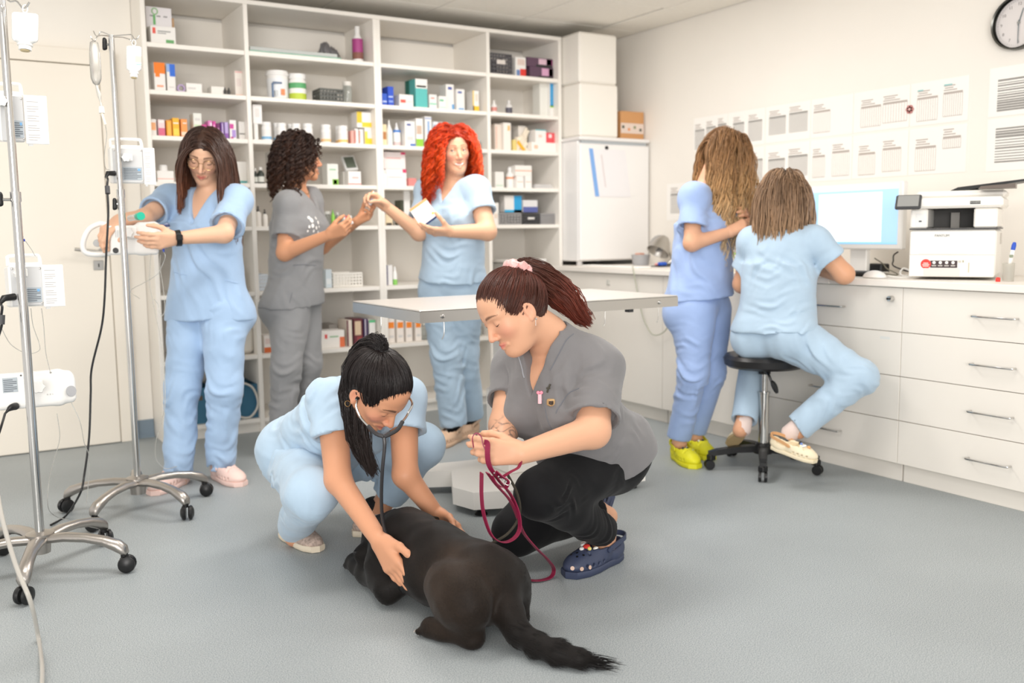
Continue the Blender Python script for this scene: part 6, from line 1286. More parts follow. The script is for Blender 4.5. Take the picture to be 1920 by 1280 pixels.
# ---------------------------------------------------------------- standing woman with glasses at the drip stand
J = {}
J['head'] = at(384, 292, 4.30); J['neck'] = at(394, 364, 4.36); J['chest'] = at(390, 425, 4.38); J['waist'] = at(388, 492, 4.4); J['pel'] = at(389, 562, 4.4)
J['shR'] = at(318, 376, 4.42); J['shL'] = at(444, 376, 4.3); J['elR'] = at(270, 408, 4.2); J['wrR'] = at(224, 412, 4.04); J['elL'] = at(420, 438, 4.12); J['wrL'] = at(328, 447, 4.02)
J['hipR'] = at(350, 588, 4.42); J['hipL'] = at(428, 588, 4.36); J['knR'] = at(341, 735, 4.36); J['knL'] = at(421, 728, 4.32); J['anR'] = at(334, 888, 4.3); J['anL'] = at(413, 868, 4.38)
cx_ = (J['anR'] + J['anL']) / 2
p1 = thing('person', (cx_[0], cx_[1], 0), 'woman in light blue scrubs with glasses and long brown hair reaching for a drip stand', 'person')
Rr, Ru, Rf = ROT[:, 0], ROT[:, 1], -ROT[:, 2]      # picture right, up and depth in the room
vf, vr, vu = view(J['head']); hf = nrm(vf * .9 - vr * .2 - vu * .4); hu = nrm(vu * .9 + vf * .38 + vr * .04); Rh = frame(hu, hf); hs = 1.0
B = SDF(); head_prims(B, J['head'], Rh, hs, lids=True)
B.cone(J['head'] + np.array((0, -.02, -.06)) @ Rh, J['neck'] + (0, 0, -.02), .049, .054, .025)
Rt, Rp = torso(B, J, -.004)
limb(B, J['shR'], J['elR'], J['wrR'], (.047, .038, .038, .026)); limb(B, J['shL'], J['elL'], J['wrL'], (.047, .039, .04, .026))
tipR = hand_prims(B, J['wrR'], at(206, 428, 4.0) - J['wrR'], -Ru * .8 + Rf * .3, 1, (.45, .45, .5, .5), thumb=(.5, .6, .4)); tipL = hand_prims(B, J['wrL'], at(305, 450, 3.97) - J['wrL'], Rf * .4 + Rr * -.3 + Ru * .2, -1, (.35, .4, .45, .5))
for q in 'RL':
    limb(B, J['hip' + q], J['kn' + q], J['an' + q], (.075, .052, .05, .034)); B.cone(J['an' + q], J['an' + q] + (0, 0, -.035), .036, .04)
SK1 = (224, 178, 148)
body_out(p1, B, J, Rh, hs, [lerp(J['wrR'], tipR[1], .5), lerp(J['wrL'], tipL[1], .5)], SK1, (206, 104, 96), (84, 58, 44))
eyes(p1, J['head'], Rh, hs, lidded=True)
# scrub top
T = SDF(); torso(T, J, .014)
T.etube(J['chest'] - Rt[2] * .02, J['pel'] - Rt[2] * .105, Rt[0], (.152, .118), (.215, .145), .05)
sR = sleeve(T, J['shR'], J['elR'], .66, .058, .072); sL = sleeve(T, J['shL'], J['elL'], .78, .06, .08); eL, nL, nR = sL[0], sL[1], sR[1]
hem = at(390, 603, 4.38); T.half(hem, nrm(-Ru + Rr * .02), k=.006)

hollow(T, sR); hollow(T, sL)
T.cone(J['neck'] + Ru * .1 - Rf * .02, J['neck'] - Ru * .02, .062, .06, .008, 's'); vneck(T, J['neck'] + Rt[1] * .02 - Rt[2] * .01, Rt, .062, .135, .02)
fold_set(T, [(J['waist'] - Rf * .1 + Rr * .02, .16, Rr * .8 + Ru * .55, .062, .0075), (J['pel'] - Rf * .1 + Rr * .06, .13, Rr * .9 + Ru * .3, .055, .006), (J['chest'] - Rf * .08 - Rr * .1, .09, Ru * .7 + Rr * .5, .045, .005), (eL - nL * .04, .07, nL, .04, .004), (J['shR'], .08, nR * .6 + Ru, .04, .004), (lerp(J['shL'], J['waist'], .5), .1, Ru * .8 - Rr * .5, .05, .006)])
T.bumps(.003, 22, 1)
V, F = T.mesh(.0065); tp1 = rawobj('scrub_top', V, F, m_blue, p1)
U, _ = trousers(J, .012, .078, .066, hem_off=.02)
for q, s_ in (('R', -1), ('L', 1)):
    fold_set(U, [(J['kn' + q] - Rf * .05, .11, Ru * .8 + Rr * .5 * s_, .05, .0065), (lerp(J['kn' + q], J['an' + q], .55) - Rf * .05, .12, Ru * .85 - Rr * .5 * s_, .06, .007), (J['an' + q] - Rf * .04, .09, Ru, .045, .006), (J['hip' + q] - Rf * .08 - Ru * .05, .1, Ru * .6 - Rr * .8 * s_, .045, .005)])
U.bumps(.003, 20, 4); U.half(J['waist'] + (0, 0, .0), (0, 0, 1))
V, F = U.mesh(.0065); rawobj('trousers', V, F, m_blue, p1)
# hair, parted in the middle, long over both shoulders
rng = np.random.default_rng(11); cap, P = cap_sdf(J['head'], Rh, hs, .011, -.07, .06, .002)
coll = B.copy(); coll.p += T.p; CS = SDF(); CS.p = coll.p + cap.p + shield(P, Rh, hs)
L0 = scalp(P, hs, 420, rng, -.3, th=.008); sg = np.where(L0[:, 0] > .006, 1, -1)
D0 = np.stack([sg * (.9 + 0 * sg), -.25 + 0 * sg, .0 + 0 * sg], 1) @ Rh; fr = L0[:, 1] > -.02
G = grow(J['head'] + L0 @ Rh, D0, 22, np.where(sg > 0, .33, .44) * rng.uniform(.78, 1.05, len(L0)), CS, np.abs(rng.normal(.003, .003, len(L0))) + .003, .6, drag=np.where(fr, .02, -.02)[:, None] * (-Rf))
hair_out(p1, cap, clumps(G, 5, .011, .004, 4, rng), .003, [(66, 44, 34), (78, 50, 38), (120, 72, 48)], rng)
# glasses
gm = mat('gold_wire', (206, 170, 120), .25, 1.0); gP = lambda x, y, z: J['head'] + np.array((x, y, z)) @ Rh
gl = thing('glasses', J['head'], None, None); gl.parent = p1; gl.location = (J['head'] - np.array(p1.location)).tolist()
for q in (-1, 1):
    ring = [gP(q * .033 + .0235 * math.cos(a), .0985 - .006 * abs(math.cos(a)), -.004 + .0215 * math.sin(a)) for a in np.linspace(0, 6.283, 28, endpoint=False)]
    MB().tube(ring, .0011, 6, True).out('rim', gm, gl, True); MB().tube([gP(q * .0565, .092, .002), gP(q * .074, .06, .004), gP(q * .078, -.01, .002)], .001, 6).out('temple', gm, gl)
    ln = MB(); ln.add([gP(q * .033, .0985, -.004)] + ring, [[0, i + 1, (i + 1) % 28 + 1] for i in range(28)]); ln.out('lens', mat('lens', (250, 250, 250), .02, trans=1.0, alpha=.12), gl)
MB().tube(spline([gP(-.0095, .098, .0), gP(0, .1, .004), gP(.0095, .098, .0)], 8), .001, 6).out('bridge', gm, gl)
# wrist band on the arm nearer the camera
n = nrm(J['elL'] - J['wrL']); c = lerp(J['wrL'], J['elL'], .06); u_ = nrm(np.cross(n, Ru)); w_ = np.cross(n, u_)
wb = MB().rings([[c + n * z + r * (math.cos(a) * u_ + math.sin(a) * w_) for a in np.linspace(0, 6.283, 24, endpoint=False)] for z, r in ((-.011, .0305), (-.011, .0345), (.011, .0355), (.011, .0315))], False, True).out('watch_strap', m_black, p1, True)
MB().box(c - Ru * .0 + u_ * .034 - .013, c + u_ * .034 + .013, .004).out('watch_face', m_black, wb)
# pockets
for pts in ([at(418, 525, 4.3), at(438, 529, 4.3), at(456, 528, 4.3)], [at(318, 508, 4.33), at(335, 512, 4.3), at(355, 518, 4.3)]): draped(T, pts, .0016, 'pocket_edge', m_blue, p1, .0005)
clog(p1, *worn(J['anL'], onz(452, 898) - onz(402, 880)), (0, 0, 1), mat('clog_pink', (238, 206, 196), .6), h=.0055)
clog(p1, *worn(J['anR'], onz(290, 922) - onz(345, 898)), (0, 0, 1), mat('clog_pink', (238, 206, 196), .6), h=.0055)
# ---------------------------------------------------------------- standing woman in grey with curly hair, in profile
J = {}
J['head'] = at(563, 298, 4.95); J['neck'] = at(553, 354, 4.98); J['chest'] = at(557, 420, 4.96); J['waist'] = at(556, 490, 4.97); J['pel'] = at(553, 555, 4.97)
J['shR'] = at(540, 384, 4.84); J['shL'] = at(580, 376, 5.1); J['elR'] = at(534, 474, 4.8); J['wrR'] = at(617, 440, 4.72); J['elL'] = at(604, 462, 5.08); J['wrL'] = at(668, 416, 4.95)
J['hipR'] = at(540, 582, 4.88); J['hipL'] = at(566, 582, 5.04); J['knR'] = at(537, 690, 4.84); J['knL'] = at(575, 682, 5.02); J['anR'] = at(528, 835, 4.86); J['anL'] = at(560, 815, 5.1)
m_ = (J['anR'] + J['anL']) / 2; p2 = thing('person', (m_[0], m_[1], 0), 'woman in grey scrubs with dark curly bobbed hair, standing in profile by the shelves', 'person')
vf, vr, vu = view(J['head']); Rh = frame(vu - vr * .05, vr * .95 - vf * .12 + vu * .03); hs = .98
B = SDF(); head_prims(B, J['head'], Rh, hs, smile=.6); B.cone(J['head'] + np.array((0, -.02, -.06)) @ Rh, J['neck'] + (0, 0, -.02), .05, .056, .025); Rt, Rp = torso(B, J, -.004, 1.05)
limb(B, J['shR'], J['elR'], J['wrR'], (.048, .041, .041, .027)); limb(B, J['shL'], J['elL'], J['wrL'], (.047, .04, .04, .026))
tR = hand_prims(B, J['wrR'], at(642, 430, 4.7) - J['wrR'], vu * .3 - vf * .6 + vr * .1, 1, (.6, .7, .8, .9), .98, (.4, .7, .3)); tL = hand_prims(B, J['wrL'], at(694, 402, 4.93) - J['wrL'], vu * .9 + vf * .4, -1, (.45, .6, .7, .8), .98, (.4, .8, .3))
for q in 'RL': limb(B, J['hip' + q], J['kn' + q], J['an' + q], (.075, .052, .05, .034))
body_out(p2, B, J, Rh, hs, [lerp(J['wrR'], tR[1], .5), lerp(J['wrL'], tL[1], .5)], (206, 148, 112), (186, 104, 92), (60, 42, 34), blush=.5)
eyes(p2, J['head'], Rh, hs)
T = SDF(); torso(T, J, .016, 1.08); T.etube(J['chest'] - Rt[2] * .02, J['pel'] - Rt[2] * .1, Rt[0], (.15, .125), (.172, .142), .05)
sR = sleeve(T, J['shR'], J['elR'], .66, .06, .07); sL = sleeve(T, J['shL'], J['elL'], .6, .06, .068); hem = at(555, 570, 4.97); T.half(hem, -vu, k=.006)
hollow(T, sR); hollow(T, sL)
T.cone(J['neck'] + vu * .1, J['neck'] - vu * .02, .062, .06, .008, 's'); vneck(T, J['neck'] + Rt[1] * .02, Rt, .06, .12, .02)
fold_set(T, [(J['waist'] + vf * .1, .14, vu * .9 - vr * .4, .05, .005), (sR[0], .06, sR[1], .04, .003), (J['pel'] + vf * .12, .1, vr + vu * .3, .05, .004), (lerp(J['shR'], J['waist'], .6), .1, vu * .7 + vr * .7, .05, .005)]); T.bumps(.0025, 22, 2)
V, F = T.mesh(.0065); rawobj('scrub_top', V, F, m_grey2, p2)
U, _ = trousers(J, .012, .078, .064, 1.05); fold_set(U, [(J['knR'] + vf * .05, .12, vu * .9 + vr * .4, .05, .007), (lerp(J['knR'], J['anR'], .5) + vf * .05, .12, vu * .8 - vr * .5, .055, .008), (J['knL'], .1, vu, .05, .006), (lerp(J['hipR'], J['knR'], .4), .1, vu * .8 - vr * .6, .06, .005)]); U.bumps(.003, 20, 5)
V, F = U.mesh(.0065); rawobj('trousers', V, F, m_grey2, p2)
rng = np.random.default_rng(12); cap, P = cap_sdf(J['head'], Rh, hs, .02, -.09, .045, .008); CS = SDF(); CS.p = B.p + T.p + cap.p + shield(P, Rh, hs)
L0 = scalp(P, hs, 330, rng, -.5, th=.018); G = grow(J['head'] + L0 @ Rh, (L0 * (1.2, .5, .3) + (0, -.06, 0)) @ Rh, 20, .2 * rng.uniform(.6, 1.1, len(L0)), CS, rng.uniform(.004, .02, len(L0)), .4)
hair_out(p2, cap, clumps(G, 4, .006, .009, 24, rng, .3, .6, .5, 2), .0032, [(46, 32, 27), (56, 38, 30), (84, 54, 38)], rng)
c = at(588, 420, 4.85)
for k, (dx, dy, w) in enumerate(((-9, -13, 6), (-4, -8, 8), (4, -12, 6), (8, -4, 6), (-2, 2, 7), (5, 6, 6), (-8, 4, 5), (10, 4, 4), (0, 12, 5), (8, 14, 4), (-11, 12, 4))):
    p = march(T, 588 + dx, 421 + dy, 4.5, 5.2); patch(T, p, None, w * .0028, w * .0034, vu + vr * .4 * (-1) ** k, 'flower_print', cm((236, 234, 230)), p2, .0008, .0006, [(-.5, 0), (-.25, -.45), (.25, -.45), (.5, 0), (.25, .45), (-.25, .45)])
draped(T, [march(T, x, y, 4.5, 5.2) for x, y in ((549, 497), (570, 496), (592, 498))], .0018, 'pocket_edge', cloth('scrub_grey_dark', (110, 112, 118)), p2, .0005)
draped(T, [march(T, x, y, 4.5, 5.2) for x, y in ((543, 568), (546, 556), (548, 548))], .0016, 'side_slit', cloth('scrub_grey_dark', (110, 112, 118)), p2, .0005)
nk = [onto(B, J['neck'] + Rt[0] * .05 * math.cos(a) + Rt[1] * (.02 + .06 * math.sin(a)) - Rt[2] * (.03 * math.sin(a)), .001)[0] for a in np.linspace(-.2, math.pi + .2, 14)]; MB().tube(nk, .0012, 5).out('necklace', mat('gold_wire', (206, 170, 120), .25, 1.0), p2)
for q in 'RL': clog(p2, *worn(J['an' + q], vr), (0, 0, 1), mat('clog_dark', (60, 62, 66), .6), h=.006)
# ---------------------------------------------------------------- smiling redhead
J = {}
J['head'] = at(850, 283, 5.0); J['neck'] = at(851, 345, 5.04); J['chest'] = at(850, 408, 5.03); J['waist'] = at(849, 470, 5.05); J['pel'] = at(848, 530, 5.06)
J['shR'] = at(803, 360, 5.1); J['shL'] = at(893, 357, 4.96); J['elR'] = at(786, 436, 5.0); J['wrR'] = at(725, 388, 4.9); J['elL'] = at(914, 434, 4.86); J['wrL'] = at(845, 434, 4.74)
J['hipR'] = at(820, 555, 5.1); J['hipL'] = at(874, 555, 5.05); J['knR'] = at(837, 664, 5.06); J['knL'] = at(868, 660, 5.13); J['anR'] = at(850, 788, 5.1); J['anL'] = at(882, 772, 5.28)
m_ = (J['anR'] + J['anL']) / 2; p3 = thing('person', (m_[0], m_[1], 0), 'smiling woman in light blue scrubs with bright red curly hair holding a box', 'person')
vf, vr, vu = view(J['head']); Rh = frame(vu - vr * .06, vf * .9 + vr * .3 - vu * .03); hs = 1.02
B = SDF(); head_prims(B, J['head'], Rh, hs, smile=1.0, lids=False, full=.8); B.cone(J['head'] + np.array((0, -.02, -.06)) @ Rh, J['neck'] + (0, 0, -.02), .054, .06, .025); Rt, Rp = torso(B, J, -.004, 1.12, 1.15)
limb(B, J['shR'], J['elR'], J['wrR'], (.055, .044, .043, .028)); limb(B, J['shL'], J['elL'], J['wrL'], (.058, .047, .046, .03))
tR = hand_prims(B, J['wrR'], at(700, 371, 4.87) - J['wrR'], -vu * .5 + vf * .6 - vr * .2, 1, (.7, .7, .8, .9), 1, (.35, .8, .3)); tL = hand_prims(B, J['wrL'], at(808, 433, 4.7) - J['wrL'], vu * .75 - vf * .5, -1, (.2, .25, .3, .35), 1, (.6, .9, .2))
for q in 'RL': limb(B, J['hip' + q], J['kn' + q], J['an' + q], (.08, .055, .05, .036))
body_out(p3, B, J, Rh, hs, [lerp(J['wrR'], tR[1], .5), lerp(J['wrL'], tL[1], .5)], (222, 172, 140), (200, 112, 104), (150, 84, 56), blush=.55, brow=.8)
eyes(p3, J['head'], Rh, hs, (90, 110, 120), .05, .35, False)
hP = lambda x, y, z: J['head'] + hs * (np.array((x, y, z)) @ Rh)
MB().tube([hP(.023 * t, .0865 - .004 * t * t - .002, -.0715 + .008 * t * t) for t in np.linspace(-1, 1, 9)], [.001] + [.0042] * 7 + [.001], 8).out('teeth', cm((244, 238, 230)), p3, True)
T = SDF(); torso(T, J, .015, 1.14, 1.15); T.etube(J['chest'] - Rt[2] * .03, J['pel'] - Rt[2] * .05, Rt[0], (.16, .128), (.185, .15), .05)
sR = sleeve(T, J['shR'], J['elR'], .6, .066, .076); sL = sleeve(T, J['shL'], J['elL'], .56, .068, .08); hem = at(848, 528, 5.0); T.half(hem, -vu, k=.006)
hollow(T, sR); hollow(T, sL)
T.cone(J['neck'] + vu * .1, J['neck'] - vu * .02, .068, .066, .008, 's'); vneck(T, J['neck'] + Rt[1] * .02, Rt, .065, .11, .02)
fold_set(T, [(J['waist'] + vf * .12, .12, vu + vr * .3, .05, .007), (J['pel'] + vf * .12 + vr * .06, .12, vu * .8 - vr * .5, .05, .006), (lerp(J['shL'], J['waist'], .5) + vf * .05, .1, vu * .6 - vr * .8, .045, .005), (J['chest'] + vf * .12, .12, vu * .5 + vr, .06, .004)]); T.bumps(.003, 20, 7)
V, F = T.mesh(.0065); rawobj('scrub_top', V, F, m_blue3, p3)
U, _ = trousers(J, .014, .083, .074, 1.12, .025); fold_set(U, [(J['knR'] + vf * .06, .14, vu * .9 + vr * .4, .05, .008), (lerp(J['knR'], J['anR'], .55) + vf * .06, .13, vu * .9 - vr * .4, .06, .008), (lerp(J['hipR'], J['knR'], .35) + vf * .08, .12, vu * .7 + vr * .7, .05, .006), (J['anR'] + vf * .05, .08, vu, .05, .006), (J['knL'], .12, vu * .8 - vr * .4, .05, .007)]); U.bumps(.003, 20, 8)
V, F = U.mesh(.0065); rawobj('trousers', V, F, m_blue3, p3)
rng = np.random.default_rng(13); cap, P = cap_sdf(J['head'], Rh, hs, .015, -.09, .066, .008, .025); CS = SDF(); CS.p = B.p + T.p + cap.p + shield(P, Rh, hs)
L0 = scalp(P, hs, 420, rng, -.4, th=.014); sg = np.where(L0[:, 0] > -.012, 1, -1); D0 = np.stack([sg * 1.0, -.2 + 0 * sg, .1 + 0 * sg], 1) @ Rh
G = grow(J['head'] + L0 @ Rh, D0, 22, .36 * rng.uniform(.7, 1.08, len(L0)), CS, rng.uniform(.004, .03, len(L0)), .42)
hair_out(p3, cap, clumps(G, 4, .008, .011, 15, rng, .3, .6, .35, 2), .0034, [(164, 44, 14), (214, 66, 18), (226, 84, 26), (196, 58, 20)], rng)
for q, (hx, hy, tx, ty) in (('R', (862, 812, 815, 832)), ('L', (892, 796, 862, 806))):
    o, _, _ = clog(p3, *worn(J['an' + q], onz(tx, ty) - onz(hx, hy)), (0, 0, 1), mat('clog_beige', (226, 190, 160), .6), h=.0055)
    a = J['an' + q]; MB().lathe([(.036, -.045), (.038, .0), (.036, .045), (.03, .045)], a + (0, 0, -.02), (0, 0, 1), 16).out('sock', mat('sock_black', (26, 26, 28), .9), p3, True)
# the boxes changing hands
def held_box(name, pts, d, dep, look, col, bands, cat='box'):
    a, b_, c_ = [at(x, y, d) for x, y in pts]; e1, e2 = b_ - a, c_ - b_; e2 = e2 - nrm(e1) * np.dot(e2, nrm(e1)); n = nrm(np.cross(e2, e1)); n = n if np.dot(n, CAM - a) > 0 else -n
    V = [a, b_, b_ + e2, a + e2]; V += [v - n * dep for v in V]
    o = MB().add(V, [[0, 1, 2, 3], [4, 7, 6, 5], [0, 4, 5, 1], [1, 5, 6, 2], [2, 6, 7, 3], [3, 7, 4, 0]]).out(name, cm(col), label=look, cat=cat)
    for u0, v0, u1, v1, cc in bands:
        q = [a + e1 * u + e2 * v + n * .0006 for u, v in ((u0, v0), (u1, v0), (u1, v1), (u0, v1))]; MB().add(q + [x - n * .0008 for x in q], [[0, 1, 2, 3], [4, 7, 6, 5], [0, 4, 5, 1], [1, 5, 6, 2], [2, 6, 7, 3], [3, 7, 4, 0]]).out('printed_panel', cm(cc), o)
    return o, a, e1, e2, n
o, a, e1, e2, n = held_box('medicine_box', ((767, 393), (798, 371), (817, 405)), 4.69, .06, 'white medicine box with a blue base and orange edge in the redhead left hand', (238, 236, 234), [(0, 0, 1, .12, (246, 170, 110)), (.1, .3, .8, .33, (214, 210, 208)), (.1, .42, .7, .45, (220, 216, 212)), (.8, .75, .92, .85, (246, 206, 90))])
V = [a + e2 + n * .0, a + e1 + e2, a + e1 + e2 - n * .06, a + e2 - n * .06]; dn = nrm(e2) * .0008; MB().add([v + dn for v in V] + [v for v in V], [[0, 1, 2, 3], [4, 7, 6, 5], [0, 4, 5, 1], [1, 5, 6, 2], [2, 6, 7, 3], [3, 7, 4, 0]]).out('blue_base', cm((34, 70, 160)), o)
held_box('small_carton', ((683, 375), (699, 357), (705, 372)), 4.86, .025, 'small white carton with an orange edge passing between the two women', (238, 236, 236), [(0, 0, 1, .12, (246, 160, 90)), (.25, .35, .85, .85, (190, 210, 236))])
held_box('white_packet', ((641, 425), (659, 412), (662, 418)), 4.72, .012, 'flat white packet in the right hand of the curly-haired woman', (238, 236, 236), [])
# ---------------------------------------------------------------- blonde standing at the worktop
J = {}
J['head'] = at(1363, 290, 4.6); J['neck'] = at(1322, 352, 4.62); J['chest'] = at(1320, 420, 4.62); J['waist'] = at(1316, 490, 4.62); J['pel'] = at(1312, 556, 4.64)
J['shR'] = at(1301, 370, 4.5); J['shL'] = at(1352, 362, 4.78); J['elR'] = at(1297, 456, 4.44); J['wrR'] = at(1366, 436, 4.46); J['elL'] = at(1376, 446, 4.78); J['wrL'] = at(1400, 424, 4.6)
J['hipR'] = at(1298, 588, 4.56); J['hipL'] = at(1336, 588, 4.72); J['knR'] = at(1300, 700, 4.52); J['knL'] = at(1332, 698, 4.7); J['anR'] = at(1274, 812, 4.64); J['anL'] = at(1304, 802, 4.8)
m_ = (J['anR'] + J['anL']) / 2; p4 = thing('person', (m_[0], m_[1], 0), 'woman in periwinkle scrubs with long wavy blonde hair and yellow clogs at the worktop', 'person')
vf, vr, vu = view(J['head']); Rh = frame(vu * .85 + vr * .45 - vf * .1, vr * .75 - vf * .3 - vu * .5); hs = 1.0
B = SDF(); head_prims(B, J['head'], Rh, hs); B.cone(J['head'] + np.array((0, -.03, -.05)) @ Rh, J['neck'] + (0, 0, -.02), .05, .056, .025); Rt, Rp = torso(B, J, -.004, 1.0)
limb(B, J['shR'], J['elR'], J['wrR'], (.045, .038, .038, .026)); limb(B, J['shL'], J['elL'], J['wrL'], (.045, .038, .038, .026))
tR = hand_prims(B, J['wrR'], at(1392, 424, 4.46) - J['wrR'], -vu * .6 - vf * .5, 1, (.4, .45, .5, .6), .97, (.4, .6, .3)); tL = hand_prims(B, J['wrL'], at(1405, 400, 4.5) - J['wrL'], -vr * .6 - vu * .3, -1, (.4, .5, .5, .6), .97)
for q in 'RL': limb(B, J['hip' + q], J['kn' + q], J['an' + q], (.075, .052, .05, .034)); B.cone(J['an' + q], J['an' + q] + (0, 0, -.05), .035, .038)
body_out(p4, B, J, Rh, hs, [lerp(J['wrR'], tR[1], .5), lerp(J['wrL'], tL[1], .5)], (218, 166, 134), (190, 110, 98), (120, 84, 56))
eyes(p4, J['head'], Rh, hs)
T = SDF(); torso(T, J, .014, 1.02); T.etube(J['chest'] - Rt[2] * .02, J['pel'] - Rt[2] * .1, Rt[0], (.15, .13), (.185, .172), .06)
sR = sleeve(T, J['shR'], J['elR'], .66, .06, .074); sL = sleeve(T, J['shL'], J['elL'], .62, .058, .07); hem = at(1312, 556, 4.62); T.half(hem, -vu + vr * .05, k=.006)
hollow(T, sR); hollow(T, sL)
T.cone(J['neck'] + vu * .1 + vr * .03, J['neck'] - vu * .02, .064, .06, .008, 's'); vneck(T, J['neck'] + Rt[1] * .02, Rt, .06, .11, .02)
fold_set(T, [(J['waist'] + vf * .12, .13, vr * .8 + vu * .5, .06, .007), (J['pel'] + vf * .1, .1, vu * .8 + vr * .3, .05, .005), (sR[0] - sR[1] * .03, .07, sR[1], .045, .004), (lerp(J['shR'], J['waist'], .6) + vf * .05, .1, vu * .7 + vr * .6, .05, .006)]); T.bumps(.003, 22, 9)
V, F = T.mesh(.0065); rawobj('scrub_top', V, F, m_blue2, p4)
U, _ = trousers(J, .012, .074, .056, 1.04); fold_set(U, [(J['knR'] + vf * .05, .13, vu * .9 + vr * .4, .045, .008), (lerp(J['knR'], J['anR'], .4) + vf * .05, .12, vu * .8 - vr * .5, .055, .006), (lerp(J['hipR'], J['knR'], .5) + vf * .05 - vr * .05, .1, vu + vr * .2, .04, .005), (J['knL'], .1, vu * .9, .05, .006)]); U.bumps(.003, 20, 10)
V, F = U.mesh(.0065); rawobj('trousers', V, F, m_blue2, p4)
rng = np.random.default_rng(14); cap, P = cap_sdf(J['head'], Rh, hs, .011, -.08, .06, .002); CS = SDF(); CS.p = B.p + T.p + cap.p + shield(P, Rh, hs)
L0 = scalp(P, hs, 380, rng, -.35, th=.009); sg = np.where(L0[:, 0] > 0, 1, -1); D0 = np.stack([sg * 1.0, -.1 - .5 * (L0[:, 1] < -.03), .1 + 0 * sg], 1) @ Rh
G = grow(J['head'] + L0 @ Rh, D0, 26, .56 * rng.uniform(.75, 1.08, len(L0)), CS, rng.uniform(.003, .02, len(L0)), .5)
hair_out(p4, cap, clumps(G, 4, .009, .009, 8, rng, .3, .4, .1, 2), .003, [(136, 100, 68), (164, 124, 84), (196, 156, 108), (222, 190, 146), (232, 208, 172)], rng)
ym = mat('clog_yellow', (228, 222, 36), .55)
clog(p4, *worn(J['anR'], onz(1287, 858) - onz(1248, 836)), (0, 0, 1), ym, charms=[(0, .16, (60, 60, 60), .008), (.02, .145, (70, 80, 90), .006), (-.015, .185, (190, 190, 90), .006)], h=.005)
clog(p4, *worn(J['anL'], onz(1322, 846) - onz(1288, 826)), (0, 0, 1), ym, charms=[(0, .16, (50, 60, 60), .01), (.02, .15, (226, 226, 200), .007)], h=.005)
tt = [march(B, x, y, 4.2, 4.8) for x, y in ((1280, 424), (1284, 430), (1281, 437))]; draped(B, tt, .0016, 'tattoo', cm((130, 110, 104)), p4, .0, 8)
# ---------------------------------------------------------------- woman on the stool, from behind
J = {}
J['head'] = at(1469, 374, 4.32); J['neck'] = at(1462, 434, 4.27); J['chest'] = at(1461, 495, 4.28); J['waist'] = at(1458, 562, 4.28); J['pel'] = at(1453, 618, 4.29)
J['shL'] = at(1411, 455, 4.34); J['shR'] = at(1526, 452, 4.21); J['elR'] = at(1583, 514, 4.2); J['wrR'] = at(1537, 506, 4.4); J['elL'] = at(1392, 532, 4.42); J['wrL'] = at(1424, 506, 4.58)
J['hipR'] = at(1490, 633, 4.24); J['hipL'] = at(1424, 633, 4.36); J['knR'] = at(1612, 706, 4.08); J['anR'] = at(1506, 792, 4.16); J['knL'] = at(1420, 650, 4.64); J['anL'] = at(1397, 778, 4.46)
p5 = thing('person', (J['pel'][0], J['pel'][1], 0), 'woman in light blue scrubs with loose light brown hair seen from behind on a stool', 'person')
vf, vr, vu = view(J['head']); Rh = frame(vu * .9 + (-vf * .35), -vf * .85 + vr * .2 - vu * .38); hs = 1.0
B = SDF(); head_prims(B, J['head'], Rh, hs); B.cone(J['head'] + np.array((0, -.03, -.05)) @ Rh, J['neck'] + (0, 0, -.02), .05, .056, .025); Rt, Rp = torso(B, J, -.004, 1.08)
limb(B, J['shR'], J['elR'], J['wrR'], (.05, .043, .043, .028)); limb(B, J['shL'], J['elL'], J['wrL'], (.05, .043, .043, .028))
tR = hand_prims(B, J['wrR'], at(1512, 500, 4.5) - J['wrR'], -vu, 1, .3, .97); tL = hand_prims(B, J['wrL'], at(1445, 503, 4.66) - J['wrL'], -vu, -1, .4, .97)
for q in 'RL': limb(B, J['hip' + q], J['kn' + q], J['an' + q], (.08, .055, .052, .036))
fR = nrm(at(1530, 850, 4.1) - at(1448, 835, 4.16)); B.cone(J['anR'], J['anR'] + fR * -.02 + (0, 0, -.04), .036, .038); B.cone(J['anL'], at(1388, 806, 4.42), .034, .036)
body_out(p5, B, J, Rh, hs, [lerp(J['wrR'], tR[1], .5), lerp(J['wrL'], tL[1], .5)], (214, 160, 126), (190, 110, 98), (110, 80, 58))
eyes(p5, J['head'], Rh, hs)
T = SDF(); torso(T, J, .014, 1.1); T.etube(J['chest'] - Rt[2] * .02, J['pel'] - Rt[2] * .03, Rt[0], (.155, .122), (.178, .142), .05)
sR = sleeve(T, J['shR'], J['elR'], .58, .06, .076); sL = sleeve(T, J['shL'], J['elL'], .62, .058, .074); hem = at(1455, 622, 4.2); T.half(hem, nrm(-vu + vr * .05), k=.006)
hollow(T, sR); hollow(T, sL); T.cone(J['neck'] + vu * .1, J['neck'] - vu * .01, .062, .058, .008, 's')
fold_set(T, [(J['waist'] + vf * .1, .13, vu, .04, .006), (J['pel'] + vf * .12 + vr * .05, .12, vu * .9 - vr * .2, .035, .005), (J['chest'] + vf * .1 + vr * .02, .13, vr * .8 + vu * .5, .07, .006), (sR[0] - sR[1] * .03, .07, sR[1], .045, .004), (J['chest'] + vf * .1 - vr * .08, .1, vr * .7 - vu * .6, .05, .005)]); T.bumps(.003, 20, 12)
V, F = T.mesh(.0065); rawobj('scrub_top', V, F, m_blue3, p5)
